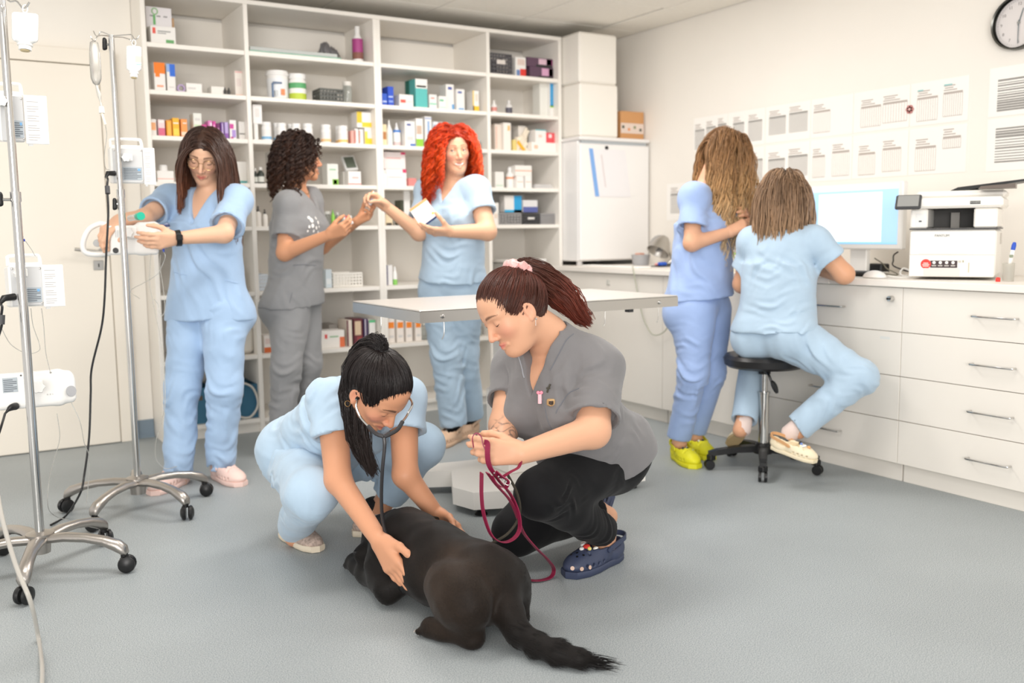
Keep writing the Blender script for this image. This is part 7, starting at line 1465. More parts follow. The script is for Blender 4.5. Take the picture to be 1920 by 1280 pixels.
U, Rp5 = trousers(J, .01, .075, .06, 1.08, .03); fold_set(U, [(lerp(J['hipR'], J['knR'], .35) + vf * .08, .13, vr * .8 + vu * .6, .05, .006), (J['knR'], .09, vr * .3 + vu, .035, .006), (lerp(J['knR'], J['anR'], .5) + vf * .05, .1, nrm(J['anR'] - J['knR']), .06, .005)]); U.bumps(.0025, 20, 13); pass
V, F = U.mesh(.0065); rawobj('trousers', V, F, m_blue3, p5)
rng = np.random.default_rng(15); cap, P = cap_sdf(J['head'], Rh, hs, .012, -.09, .06, .003); CS = SDF(); CS.p = B.p + T.p + cap.p + shield(P, Rh, hs)
L0 = scalp(P, hs, 420, rng, -.45, th=.01); D0 = (L0 * (1.3, 1.2, .4) + (0, -.05, 0)) @ Rh; G = grow(J['head'] + L0 @ Rh, D0, 22, .33 * rng.uniform(.65, 1.1, len(L0)), CS, rng.uniform(.003, .016, len(L0)), .45)
hair_out(p5, cap, clumps(G, 4, .009, .004, 6, rng, .35, .5), .003, [(124, 98, 76), (150, 120, 94), (168, 136, 106), (196, 164, 128)], rng)
cmm = mat('clog_cream', (236, 222, 192), .6); tan = mat('clog_tan', (214, 164, 116), .6)
clog(p5, at(1446, 838, 4.17), at(1530, 866, 4.08), vu + vf * .15, cmm, strap_mat=tan, charms=[(0, .16, (110, 140, 206), .008), (.012, .175, (240, 240, 240), .011), (.0, .2, (226, 170, 110), .008), (-.012, .15, (40, 40, 44), .008)], label='cream clog with tan strap and charms', h=.005)
o, _, _ = clog(p5, at(1400, 806, 4.4), at(1366, 836, 4.52), -vf * .8 + vu * .5, cmm, strap_mat=tan, sole=mat('tread', (176, 152, 112), .8), h=.005)
for q in 'RL': n = nrm(J['an' + q] - J['kn' + q]); MB().lathe([(.034, -.01), (.04, .03), (.04, .075), (.03, .09)], J['an' + q] + n * .01, n, 16).out('sock', mat('sock_pale', (226, 206, 198), .85), p5, True)
# stool under her
c = onz(1430, 877, 0); c[2] = 0; st = thing('stool', c, 'black round stool on five castors with a chrome gas lift', 'stool'); sc = at(1430, 660, 4.33); ZS_ = .552
MB().lathe([(0, ZS_ - .065), (.17, ZS_ - .062), (.186, ZS_ - .05), (.192, ZS_ - .02), (.18, ZS_ - .004), (.14, ZS_), (0, ZS_ + .001)], (c[0], c[1], 0), k=40).out('seat', mat('black_vinyl', (34, 33, 34), .32), st, True)
MB().lathe([(.024, .09), (.024, .36), (.028, .362), (.028, .37), (0, .37)], (c[0], c[1], 0), k=20).out('outer_column', m_chrome, st, True); MB().lathe([(0, .37), (.015, .37), (.015, .47), (0, .47)], (c[0], c[1], 0), k=16).out('piston', m_chrome, st, True)
MB().lathe([(0, .455), (.028, .455), (.03, .487), (0, .487)], (c[0], c[1], 0), k=16).out('seat_mount', m_black, st, True)
l0 = c + (0, 0, .475); MB().tube(spline([l0, at(1440, 700, 4.28), at(1447, 716, 4.26)], 10), .006, 8).out('lever', m_black, st, True); MB().tube(spline([at(1447, 714, 4.26), at(1452, 724, 4.25), at(1457, 737, 4.24)], 8), [.006, .01, .012, .013, .013, .012, .01, .006], 8).out('lever_grip', m_black, st, True)
MB().lathe([(0, .075), (.045, .075), (.045, .105), (.03, .125), (0, .125)], (c[0], c[1], 0), k=20).out('hub', m_black, st, True)
an0 = math.atan2(*(onz(1430, 905, 0) - c)[[1, 0]])
for k in range(5):
    a = an0 + k * 2 * math.pi / 5; d = np.array((math.cos(a), math.sin(a), 0)); e = c + d * .25; s_ = np.array((-d[1], d[0], 0))
    MB().rings([[c + d * r + s_ * w * x + np.array((0, 0, z + hh * y)) for x, y in ((-1, -1), (1, -1), (1, 1), (-1, 1))] for r, w, z, hh in ((.04, .022, .098, .016), (.13, .019, .095, .014), (.22, .017, .084, .014), (.262, .014, .077, .011))]).out('leg', m_black, st)
    cs = MB(); cs.box(e - (.017, .017, 0) + np.array((0, 0, .045)), e + (.017, .017, .072), .004); cs = cs.out('castor', m_black, st)
    for q in (-1, 1): MB().lathe([(0, -.007), (.022, -.007), (.024, 0), (.022, .007), (0, .007)], e + s_ * q * .013 + d * .008 + np.array((0, 0, .0245)), s_, 16).out('wheel', m_black, cs, True)
# ---------------------------------------------------------------- crouching woman with the stethoscope
def tied_hair(person, P, Rh, hs, c, tie, n, rng, cap, cols, rad=.0014, tail=None, label=None, amp=.006, freq=5, tn=170, spread=.03, name='hair', M=12, hl=.072):
    """strands combed over the skull to the tie, and a tail along a guide"""
    cv, _ = cap.mesh(.005); lc = (cv - c) @ Rh.T / hs; o = np.array((0, -.013, .03)); q = (lc - o) / np.array((.074, .094, .083)); rr_ = np.linalg.norm(q, axis=1)
    eq = np.linalg.norm((lc - (0, .098, -.03)) / np.array((.066, .06, hl + .028)), axis=1); ok = np.where((rr_ > 1.05) & (lc[:, 2] > -.075) & (eq > 1.12))[0]; ed_ = np.where((rr_ > .99) & (rr_ < 1.07) & (eq < 1.2) & (lc[:, 2] > -.02))[0]; ed_ = ed_ if len(ed_) else ok; pk = np.concatenate([rng.choice(ok, n - n // 3), rng.choice(ed_, n // 3)]); L0 = lc[pk] + rng.normal(size=(n, 3)) * .0012; r0 = rr_[pk] + .015
    t = np.linspace(0, 1, M)[None, :, None]; tl = np.asarray(tie, float); Q = L0[:, None] * (1 - t) + tl * t; D = (Q - o) / np.array((.074, .094, .083)); r = np.linalg.norm(D, axis=2)[..., None]
    want = (r0[:, None, None] * (1 - t) + (np.linalg.norm((tl - o) / np.array((.074, .094, .083))) + .03) * t) + .035 * np.sin(t * math.pi) * rng.uniform(.2, 1, (n, 1, 1))
    A = c + hs * ((o + (Q - o) / np.maximum(r, .2) * want) @ Rh); S1 = clumps(A, 3, .003, .0012, 5, rng, .2)
    G = spline(tail, M); off = rng.normal(size=(tn, 3)); off /= np.linalg.norm(off, axis=1)[:, None]; off *= (spread * rng.uniform(0, 1, (tn, 1)) ** .5)
    tt = np.linspace(0, 1, M); prof = np.clip(.35 + 2.2 * tt, 0, 1) * (1 - .6 * np.clip(tt - .65, 0, 1) / .35)
    ln = rng.uniform(.8, 1.0, tn); Gs = np.array([np.stack([np.interp(tt * l, tt, G[:, k]) for k in range(3)], 1) for l in ln])
    TT = clumps(Gs + off[:, None] * prof[None, :, None], 5, .006, amp, freq, rng, .5)
    return hair_out(person, cap, np.concatenate([S1, TT]), rad, cols, rng, label, name)
J = {}
J['head'] = at(709, 730, 2.88); J['neck'] = at(684, 742, 3.12); J['chest'] = at(652, 775, 3.25); J['waist'] = at(612, 815, 3.36); J['pel'] = at(584, 850, 3.47)
J['shR'] = at(622, 752, 3.08); J['shL'] = at(756, 750, 3.2); J['elR'] = at(634, 900, 2.98); J['wrR'] = at(711, 1012, 2.84); J['elL'] = at(760, 890, 3.1); J['wrL'] = at(818, 964, 3.13)
J['hipR'] = at(548, 868, 3.42); J['hipL'] = at(612, 862, 3.58); J['knR'] = at(585, 925, 3.02); J['knL'] = at(790, 834, 3.45); J['anR'] = at(553, 985, 3.42); J['anL'] = at(706, 962, 3.56)
p6 = thing('person', (J['pel'][0], J['pel'][1], 0), 'crouching woman in light blue scrubs with a long black ponytail, leaning over the dog', 'person')
vf, vr, vu = view(J['head']); Rh = frame(vr * .5 + vu * .52 + vf * .68, vr * .5 - vu * .78 + vf * .3); hs = 1.04
B = SDF(); head_prims(B, J['head'], Rh, hs, smile=.5); B.cone(J['head'] + np.array((0, -.03, -.05)) @ Rh, J['neck'], .05, .058, .025); Rt, Rp = torso(B, J, -.004, 1.04)
limb(B, J['shR'], J['elR'], J['wrR'], (.052, .042, .041, .027)); limb(B, J['shL'], J['elL'], J['wrL'], (.052, .042, .041, .027))
k1 = at(738, 1058, 2.81); tR = hand_prims(B, J['wrR'], k1 - J['wrR'], vr * .6 - vf * .7 + vu * .3, 1, (.06, .1, .14, .2), 1.1, (.6, .05, .25), -.02)
tL = hand_prims(B, J['wrL'], at(842, 990, 3.1) - J['wrL'], vf * .9 - vu * .5, -1, (.3, .3, .35, .4), 1, (.5, .5, .3))
for q in 'RL': limb(B, J['hip' + q], J['kn' + q], J['an' + q], (.082, .058, .055, .037))
B.cone(J['anR'], J['anR'] + (0, 0, -.04), .037, .04); B.cone(J['anL'], J['anL'] + (0, 0, -.03), .037, .04)
body_out(p6, B, J, Rh, hs, [lerp(J['wrR'], tR[1], .5), lerp(J['wrL'], tL[1], .5)], (208, 150, 116), (180, 100, 92), (44, 30, 26), blush=.6)
eyes(p6, J['head'], Rh, hs)
T = SDF(); torso(T, J, .018, 1.06); ax = nrm(J['pel'] - J['chest']); T.etube(J['chest'] + ax * .03, J['pel'] + ax * .06, Rt[0], (.155, .12), (.19, .15), .05)
sR = sleeve(T, J['shR'], J['elR'], .46, .07, .076); sL = sleeve(T, J['shL'], J['elL'], .44, .068, .076); T.half(J['pel'] + ax * .035, ax, k=.006)
hollow(T, sR); hollow(T, sL); T.cone(J['neck'] - ax * .12, J['neck'] + ax * .02, .066, .062, .008, 's'); vneck(T, J['neck'] + Rt[1] * .02, Rt, .06, .12, .02)
fold_set(T, [(lerp(J['shR'], J['waist'], .55) + vf * .08, .11, vr * .7 + vu * .7, .045, .008), (J['waist'] + vf * .1 - vu * .03, .12, vr * .6 + vu * .8, .05, .009), (J['pel'] + vf * .1 + vu * .05, .12, vr * .8 + vu * .5, .045, .008), (J['shR'] + vf * .05 + vu * .03, .09, vr * .6 - vu * .8, .045, .005), (sR[0], .07, vr * .8 + vu * .5, .05, .004), (J['chest'] + vu * .1, .12, vr * .5 + vu * .8, .05, .005)]); T.bumps(.003, 22, 21)
V, F = T.mesh(.006); rawobj('scrub_top', V, F, m_blue3, p6)
U, _ = trousers(J, .014, .082, .062, 1.06, hems={'R': .012, 'L': -.09})
fold_set(U, [(J['hipR'] + vf * .1 - vr * .02 - vu * .03, .12, vu * .8 - vr * .5, .032, .008), (lerp(J['hipR'], J['knR'], .5) - vr * .05 - vu * .07, .09, vu * .9 + vr * .3, .035, .007), (J['knR'] - vu * .06 - vr * .04, .07, vr * .9 + vu * .3, .04, .006), (J['anL'] + (0, 0, .1), .08, (0, 0, 1), .035, .006), (lerp(J['hipL'], J['knL'], .5) - vu * .05, .12, vr + vu * .4, .06, .005)]); U.bumps(.0025, 20, 22)
V, F = U.mesh(.006); rawobj('trousers', V, F, m_blue3, p6)
rng = np.random.default_rng(16); cap, P = cap_sdf(J['head'], Rh, hs, .009, -.06, .074, .0, .03); tieL = (0, -.072, .1); tie = P(*tieL)
BK = [(30, 24, 24), (36, 29, 28), (44, 34, 31)]
tied_hair(p6, P, Rh, hs, J['head'], tieL, 1300, rng, cap, BK, .0014, [tie, tie + vu * .028 - vr * .012, at(690, 656, 2.92), at(668, 690, 2.9), at(664, 750, 2.9), at(672, 815, 2.9), at(688, 860, 2.9), at(702, 890, 2.91)], spread=.042, tn=430, amp=.006, freq=6)
MB().tube([tie + .017 * (math.cos(a) * nrm(np.cross(Rh[2] - Rh[1], Rh[0])) + math.sin(a) * Rh[0]) for a in np.linspace(0, 6.283, 18, endpoint=False)], .006, 8, True).out('hair_tie', m_black, p6, True)
MB().tube([P(-.0 + .082, -.012, -.05) + np.array((.0085 * math.cos(a), .0085 * math.sin(a) * .3, .0085 * math.sin(a) - .006)) for a in np.linspace(0, 6.283, 16, endpoint=False)], .0012, 6, True).out('earring', mat('gold_wire', (206, 170, 120), .25, 1.0), p6)
# patterned slip-on shoes and black socks
m_shoe = mat('shoe_print', (178, 158, 146), .8, var=.34, vscale=95, bump=.15); m_solec = mat('shoe_sole', (222, 208, 186), .7)
def slip_on(person, heel, toe, an, up=(0, 0, 1)):
    f = toe - heel; L = np.linalg.norm(f); f = f / L; u = nrm(np.asarray(up, float) - f * np.dot(up, f)); r = np.cross(f, u); R = np.array([r, f, u]); k = L / .255; P_ = lambda x, y, z: heel + k * (r * x + f * y + u * z); S = SDF()
    S.ell(P_(0, .175, .028), k * np.array((.046, .085, .036)), R, 0); S.ell(P_(0, .06, .035), k * np.array((.036, .066, .042)), R, .03 * k); S.cone(P_(0, .1, .06), P_(0, .16, .04), .036 * k, .036 * k, .02 * k)
    S.half(P_(0, 0, .012), -u, k=.004); S.cone(P_(0, .045, .06), P_(0, .06, .14), .028 * k, .038 * k, .006 * k, 's'); S.cone(P_(0, .05, .045), P_(0, .09, .05), .024 * k, .026 * k, .008 * k, 's')
    V, F = S.mesh(.004); o = rawobj('shoe', V, F, m_shoe, person, label='patterned slip-on shoe with a pale sole')
    MB().rings([[P_(x * sc, y, z) for x, y in ((.0, -.01), (.028, .0), (.038, .04), (.038, .09), (.049, .16), (.047, .21), (.03, .25), (.0, .262), (-.03, .25), (-.047, .21), (-.049, .16), (-.038, .09), (-.038, .04), (-.028, .0))] for sc, z in ((.92, .0), (1.03, .006), (1.05, .018), (.95, .024))]).out('sole', m_solec, o, True)
    MB().lathe([(.037, -.02), (.04, .03), (.041, .085), (.03, .09)], an + (0, 0, -.03), (0, 0, 1), 16).out('sock', mat('sock_black', (26, 26, 28), .9), person, True)
    return P_
PS = slip_on(p6, onz(534, 1006, .002) , onz(598, 1034, .002), J['anR'])
for k in range(26):
    a, b_ = random.Random(k).uniform(-.032, .032), random.Random(k + 90).uniform(.12, .235); zt = .062 - 2.2 * a * a - max(0, b_ - .15) * .33
    MB().lathe([(0, 0), (.0055, 0), (.004, .0016), (0, .002)], PS(a, b_, zt), (0, 0, 1), 7).out('print_spot', cm([(120, 92, 84), (150, 112, 90), (112, 118, 132), (176, 136, 112)][k % 4]), [c for c in p6.children if c.name.startswith('shoe')][0])
slip_on(p6, onz(664, 1004, .004) + vf * -.02, onz(782, 1000, .004), J['anL'])
# stethoscope
sth = thing('stethoscope', at(720, 822, 2.76), 'black stethoscope with chrome ear tubes around the crouching woman head', 'stethoscope'); m_rub = mat('rubber', (46, 44, 46), .35)
jn = at(720, 820, 2.74); e1 = P(.083, .004, -.012); e2 = P(-.083, .004, -.012)
MB().tube(spline([e1, at(672, 746, 2.83), at(668, 762, 2.8), at(676, 782, 2.77), at(690, 798, 2.755)], 22), .0034, 8).out('ear_tube', m_chrome, sth, True); MB().tube(spline([at(690, 798, 2.755), at(704, 812, 2.745), jn + vu * .002], 12), .0062, 8).out('yoke_tube', m_rub, sth, True)
MB().tube(spline([e2, at(772, 752, 2.83), at(765, 775, 2.8), at(755, 790, 2.77)], 22), .0034, 8).out('ear_tube', m_chrome, sth, True); MB().tube(spline([at(755, 790, 2.77), at(744, 806, 2.75), jn + vu * .002], 12), .0062, 8).out('yoke_tube', m_rub, sth, True)
for e, o_ in ((e1, P(.07, .0, -.012)), (e2, P(-.07, .0, -.012))): MB().tube([e, lerp(e, o_, .6)], [.005, .0065], 8).out('ear_tip', m_black, sth, True)
MB().tube(spline([jn, at(721, 838, 2.74), at(717, 880, 2.75), at(715, 930, 2.79), at(717, 970, 2.83), at(724, 1004, 2.845), at(738, 1042, 2.85), at(752, 1080, 2.84), at(757, 1092, 2.83)], 40), .0056, 8).out('tubing', m_rub, sth, True)
MB().lathe([(0, 0), (.02, 0), (.022, .005), (.016, .012), (.008, .018), (0, .018)], at(758, 1098, 2.83), nrm(-vr * .8 + vf * .5), 20).out('chest_piece', m_black, sth, True)
# ---------------------------------------------------------------- kneeling woman with the leash
J = {}
J['head'] = at(959, 580, 2.9); J['neck'] = at(1026, 626, 2.99); J['chest'] = at(1050, 738, 3.04); J['waist'] = at(1084, 806, 3.15); J['pel'] = at(1110, 852, 3.28)
J['shL'] = at(1116, 692, 2.98); J['shR'] = at(968, 694, 3.2); J['elL'] = at(1112, 808, 2.84); J['wrL'] = at(978, 850, 2.72); J['elR'] = at(947, 798, 3.05); J['wrR'] = at(936, 850, 2.86)
J['hipL'] = at(1152, 862, 3.2); J['hipR'] = at(1088, 866, 3.4); J['knL'] = at(1014, 925, 2.92); J['anL'] = at(1132, 996, 3.2); J['knR'] = at(968, 996, 3.2); J['anR'] = at(1118, 958, 3.46)
p7 = thing('person', (J['pel'][0], J['pel'][1], 0), 'kneeling woman in grey scrub top and black trousers with auburn ponytail, holding a burgundy leash', 'person')
vf, vr, vu = view(J['head']); Rh = frame(vr * -.5 + vu * .82 + vf * .2, vr * -.72 - vu * .55 + vf * .42); hs = 1.05
B = SDF(); head_prims(B, J['head'], Rh, hs, full=1.0); B.cone(J['head'] + np.array((0, -.03, -.05)) @ Rh, J['neck'] + (0, 0, .0), .056, .066, .03); Rt, Rp = torso(B, J, -.004, 1.25, 1.3)
limb(B, J['shL'], J['elL'], J['wrL'], (.066, .05, .05, .031), .025); limb(B, J['shR'], J['elR'], J['wrR'], (.064, .05, .05, .031), .025)
tL = hand_prims(B, J['wrL'], at(918, 846, 2.7) - J['wrL'], -vf * .8 - vr * .25, -1, (.45, .5, .55, .62), 1.04, (.45, .55, .3), .02); tR = hand_prims(B, J['wrR'], at(896, 838, 2.78) - J['wrR'], vf * .5 - vr * .3 + vu * .2, 1, (.6, .7, .8, .9), 1.0, (.5, .6, .4))
for q in 'RL': limb(B, J['hip' + q], J['kn' + q], J['an' + q], (.09, .065, .06, .04))
B.cone(J['anL'], J['anL'] + (0, 0, -.045), .038, .042); B.cone(J['anR'], at(1138, 968, 3.47), .036, .04)
SK7 = (218, 166, 134)
def tattoo(V, C):
    a, b_ = J['elR'], J['wrR']; ax = nrm(b_ - a); rel = V - a; t = rel @ ax / np.linalg.norm(b_ - a); rad = rel - (rel @ ax)[:, None] * ax; ph = np.arctan2(rad @ vu, rad @ vr); dist = np.linalg.norm(rad, axis=1)
    m = (t > .12) & (t < .8) & (dist < .062) & (np.abs(V - (a + b_) / 2).max(1) < .2) & (rad @ vf > -.01)
    w = np.clip(np.clip(1 - 2.6 * np.abs(np.sin(ph * 2.5 + 2.2 * np.sin(t * 9))), 0, 1) + np.clip(1 - 2.6 * np.abs(np.sin(t * 13 + 2 * np.sin(ph * 3))), 0, 1), 0, 1) * np.clip(6 * np.minimum(t - .12, .8 - t), 0, 1)
    C[m] = C[m] * (1 - .78 * w[m][:, None]) + np.array(lin((70, 66, 68))) * .78 * w[m][:, None]
body_out(p7, B, J, Rh, hs, [lerp(J['wrL'], tL[1], .5), lerp(J['wrR'], tR[1], .5)], SK7, (204, 112, 104), (92, 62, 48), blush=.45, tint=tattoo)
eyes(p7, J['head'], Rh, hs)
T = SDF(); torso(T, J, .016, 1.26, 1.3); ax = nrm(J['pel'] - J['chest']); T.etube(J['chest'] + ax * .03, J['pel'] + ax * .02, Rt[0], (.18, .15), (.205, .17), .06)
sL = sleeve(T, J['shL'], J['elL'], .84, .082, .086, .04); sR = sleeve(T, J['shR'], J['elR'], .6, .076, .082, .04); T.cone(J['neck'] - vu * .03 - vf * .02, J['shL'] + vu * .005, .078, .08, .05); T.cone(J['neck'] - vu * .035, J['shR'] + vu * .01, .065, .07, .05); hemc = J['pel'] + ax * .0; T.half(hemc, nrm(ax * .8 - vu * .6), k=.006)
hollow(T, sL); hollow(T, sR); T.cone(J['neck'] + vu * .12 - vr * .05, J['neck'] - vu * .015, .074, .07, .008, 's'); vneck(T, J['neck'] + Rt[1] * .02, Rt, .072, .14, .03)
fold_set(T, [(lerp(J['shL'], J['chest'], .5) + vf * .1 - vu * .05, .1, vr * .75 + vu * .6, .05, .008), (J['chest'] + vf * .15 - vu * .04 + vr * .06, .09, vr * .6 + vu * .8, .05, .006), (J['waist'] + vf * .12, .12, vu * .9 - vr * .3, .045, .007), (J['shL'] + vf * .06 - vr * .04, .08, vr * .7 - vu * .6, .05, .006), (lerp(J['shR'], J['chest'], .4) + vf * .05, .09, vr * .8 + vu * .5, .045, .006), (J['waist'] + vr * .12, .1, vu * .8 + vr * .4, .05, .006)]); T.bumps(.0028, 20, 31)
V, F = T.mesh(.0055); rawobj('scrub_top', V, F, m_grey, p7)
U, _ = trousers(J, .008, .079, .056, 1.2, .0)
fold_set(U, [(J['knL'] + vr * .08 - vu * .01 + vf * .04, .07, vu * .9 + vr * .3, .035, .007), (lerp(J['knL'], J['anL'], .75), .08, nrm(J['anL'] - J['knL']), .035, .006), (J['hipL'] + vf * .08 + vu * .04, .08, vr * .6 + vu * .8, .035, .005), (lerp(J['hipL'], J['knL'], .5) + vf * .06, .12, vu * .8 - vr * .4, .08, .004)]); U.bumps(.002, 18, 32)
V, F = U.mesh(.0055); rawobj('trousers', V, F, m_blackp, p7)
rng = np.random.default_rng(17); cap, P = cap_sdf(J['head'], Rh, hs, .008, -.07, .07, .0, .03); tieL = (0, -.088, .085); tie = P(*tieL)
tied_hair(p7, P, Rh, hs, J['head'], tieL, 1300, rng, cap, [(70, 42, 34), (82, 46, 36), (104, 48, 36), (116, 52, 38)], .0014, [tie - vr * .01, tie + vr * .03 - vu * .005, at(1032, 535, 2.99), at(1058, 556, 3.0), at(1086, 588, 3.03), at(1106, 606, 3.06)], spread=.05, tn=460, amp=.004, freq=9)
ty = []; u1, u2 = Rh[0], nrm(np.cross(Rh[2] * .6 - Rh[1] * .8, Rh[0])); ad = nrm(np.cross(u1, u2))
sc_ = MB(); sc_.tube([tie + (.033 + .006 * math.sin(a * 9)) * (math.cos(a) * u1 + math.sin(a) * u2) + ad * .004 * math.sin(a * 7) for a in np.linspace(0, 6.283, 64, endpoint=False)], [.0155 + .004 * math.sin(i * 1.9) for i in range(64)], 10, True); sc_.out('scrunchie', mat('pink_satin', (222, 168, 164), .35, var=.15, vscale=60, sheen=.3), p7, True)
er = P(-.079, -.012, -.048); MB().lathe([(0, 0), (.003, .001), (.003, .004), (0, .005)], er, -Rh[0], 8).out('earring', m_chrome, p7); MB().tube([er, er + (0, 0, -.02)], .0008, 5).out('earring_drop', m_chrome, p7)
# collar edge, pockets, pins
dk = cloth('scrub_grey_dark', (110, 112, 118))
def m3(S_, pts, d0=2.5, d1=3.3): return [march(S_, x, y, d0, d1) for x, y in pts]
draped(T, m3(T, [(1032, 694), (1060, 640), (1075, 626)]), .0018, 'seam', dk, p7, .0003); draped(T, m3(T, [(1042, 775), (1062, 742), (1086, 728)]), .002, 'pocket_edge', dk, p7, .0003); draped(T, m3(T, [(1015, 745), (1028, 790), (1040, 812)]), .0016, 'pocket_edge', dk, p7, .0003)
draped(T, m3(T, [(968, 656), (976, 680), (983, 708)]), .0022, 'stitching', cloth('scrub_grey_light', (160, 162, 168)), p7, .0003)
for (x, y) in ((1012, 745),): 
    q = march(T, x, y, 2.5, 3.3); pn = MB().tube([q - vu * .018 + vf * .006, q + vu * .012 + vf * .008], .0065, 8); pn = pn.out('pen', mat('pink_plastic', (236, 196, 204), .4), p7, True)
    for s_ in (-1, 1): MB().lathe([(0, 0), (.006, 0), (.005, .006), (0, .007)], q + vu * .016 + vr * .005 * s_ + vf * .006, vf, 8).out('pen_topper', mat('pink_bright', (232, 140, 160), .4), pn)
q = march(T, 1028, 727, 2.5, 3.3); kt = MB(); kt.tube([q + vf * .004 - vu * .014 - vr * .004, q + vf * .005 + vu * .0 , q + vf * .004 + vu * .012 + vr * .006], .0032, 6); kt.tube([q + vf * .005 - vr * .006, q + vf * .005 + vr * .006], .0028, 6); kt.out('pin_charm', cm((70, 66, 56)), p7)
q = march(T, 1033, 754, 2.5, 3.3); MB().box(q + vf * .002 - .011, q + vf * .002 + .011, .004).out('pin_badge', cm((196, 160, 112)), p7); MB().box(q + vf * .013 - .006, q + vf * .013 + .006, .002).out('pin_mark', cm((70, 56, 46)), p7)
for k in range(6):
    q = march(U, 1147 + 4.2 * k, 831 - .9 * k, 2.5, 3.4); patch(U, q, None, .0052, .007 if k % 2 else .0055, vu + vr * .1, 'lettering', cm((226, 226, 226)), p7, .001, .0005)
nm_ = mat('clog_navy', (56, 64, 88), .5); inn = cm((206, 176, 158))
co, CSD, PC = clog(p7, onz(1160, 1044, .003), onz(1063, 1082, .003) , (0, 0, 1), nm_, charms=[(-.03, .15, (240, 236, 226), .009), (-.018, .168, (236, 214, 120), .007), (-.004, .165, (226, 66, 60), .012), (.014, .16, (240, 240, 238), .01), (.03, .14, (240, 226, 220), .012), (.0, .185, (236, 232, 230), .008)], label='navy clog with bright charms', h=.0042)
for y in (.2, .228, .244):
    x = {.2: -.048, .228: -.038, .244: -.014}[y]; p_, g_ = onto(CSD, PC(x, y, .03), .0005); MB().lathe([(0, 0), (.007, 0), (.007, .0008), (0, .0008)], p_, g_, 10).out('vent_hole', inn, co)
for (x, y) in ((-.02, .2), (0, .205), (.018, .2), (-.012, .22), (.012, .22)): p_, g_ = onto(CSD, PC(x, y, .06), .0003); MB().lathe([(0, 0), (.0042, 0), (.0042, .0006), (0, .0006)], p_, g_, 8).out('vent_hole', m_black, co)
clog(p7, at(1152, 922, 3.52), at(1128, 990, 3.5) + (0, 0, .0), -vr * .85 - vu * .2 + vf * .3, nm_, label='navy clog of the kneeling foot, heel raised', h=.0045, holes=False)
# leash
lm = mat('burgundy_leather', (134, 26, 62), .42, bump=.1, bscale=300); ls = thing('leash', at(910, 870, 2.7), 'burgundy leather leash hanging in loops from the kneeling woman hands', 'leash'); LW, LT = .0165, .0028
def strap(pts, w=None, n=40, wd=None): return MB().ribbon(spline(pts, n), wd if wd is not None else vr * .55 + vf * .8, w or LW, LT).out('strap', lm, ls, True)
fl = lambda x, y, z=.006: onz(x, y, z)
strap([at(888, 838, 2.66), at(886, 820, 2.655), at(893, 812, 2.655), at(902, 818, 2.655), at(906, 834, 2.652), at(912, 846, 2.65)], n=26, wd=vf)
strap([at(908, 828, 2.64), at(914, 832, 2.635), at(914, 850, 2.632), at(916, 868, 2.64), at(924, 884, 2.66), at(940, 896, 2.7)], n=30, wd=vr * .8 + vf * .5)
strap([at(903, 886, 2.66), at(903, 930, 2.68), at(908, 968, 2.7), at(922, 1004, 2.72), at(942, 1016, 2.74), at(962, 1010, 2.76), at(974, 992, 2.77), at(972, 962, 2.76), at(958, 928, 2.74), at(938, 904, 2.7), at(924, 886, 2.67)], n=60)
strap([at(914, 886, 2.665), at(930, 908, 2.7), at(955, 936, 2.74), at(968, 962, 2.78), at(980, 996, 2.85), fl(1004, 1026, .16), fl(1026, 1048, .09), fl(1038, 1066, .03), fl(1032, 1082), fl(1004, 1088), fl(974, 1082), fl(955, 1078)], n=60)
strap([at(942, 894, 2.68), at(958, 884, 2.68), at(972, 876, 2.69), at(976, 864, 2.7), at(968, 857, 2.71), at(958, 862, 2.72)], n=26, w=.012)
strap([at(930, 884, 2.67), at(940, 892, 2.665), at(952, 902, 2.67), at(946, 914, 2.68), at(930, 906, 2.675), at(922, 892, 2.67)], n=30)
for (x, y) in ((927, 886), (935, 893), (942, 898), (949, 903)): MB().lathe([(0, 0), (.0032, 0), (.0024, .0022), (0, .003)], at(x, y, 2.66), vf, 8).out('rivet', m_chrome, ls)
MB().tube([at(952, 904, 2.668) + .008 * (math.cos(a) * vr + math.sin(a) * vu) for a in np.linspace(0, 6.283, 16, endpoint=False)], .0018, 6, True).out('ring', m_steel, ls, True)
MB().tube(spline([at(912, 1022, 2.76), at(930, 1014, 2.78), at(952, 1000, 2.8), at(970, 976, 2.8), at(975, 950, 2.79), at(968, 920, 2.76), at(952, 890, 2.73)], 30), .0042, 7).out('cord', mat('braided_cord', (60, 54, 44), .8, bump=.6, bscale=220), ls, True)
# ---------------------------------------------------------------- black dog lying on its belly
vf, vr, vu = view(at(820, 1060, 2.85)); Z = np.array((0, 0, 1.0))
dg = thing('dog', at(820, 1060, 2.85) * (1, 1, 0), 'black short-haired dog lying on the floor under the crouching woman hands', 'dog')
D = SDF(); ch, mi, pe = at(764, 1030, 2.98), at(822, 1062, 2.84), at(903, 1098, 2.68)
D.cone(ch, mi, .11, .112, 0); D.cone(mi, pe, .112, .108, .03); axd = nrm(pe - ch); lat = nrm(np.cross(Z, axd))          # lat points away from the camera
D.cone(ch + Z * .055, mi + Z * .06, .06, .055, .06); D.cone(mi + Z * .06, pe + Z * .05, .055, .06, .05)
D.ell(pe + axd * .02 + Z * .01, (.1, .1, .095), None, .05)
D.ell(ch + (0, 0, -.01) - lat * .065, (.05, .05, .08), None, .05)
th_ = at(848, 1110, 2.61); Rth = np.array([axd, lat, Z]); D.ell(th_, (.11, .06, .085), Rth, .03); D.ell(th_ + axd * .05 - Z * .01, (.09, .065, .085), Rth, .04)
D.ell(at(952, 1098, 2.74) , (.08, .06, .085), Rth, .05)
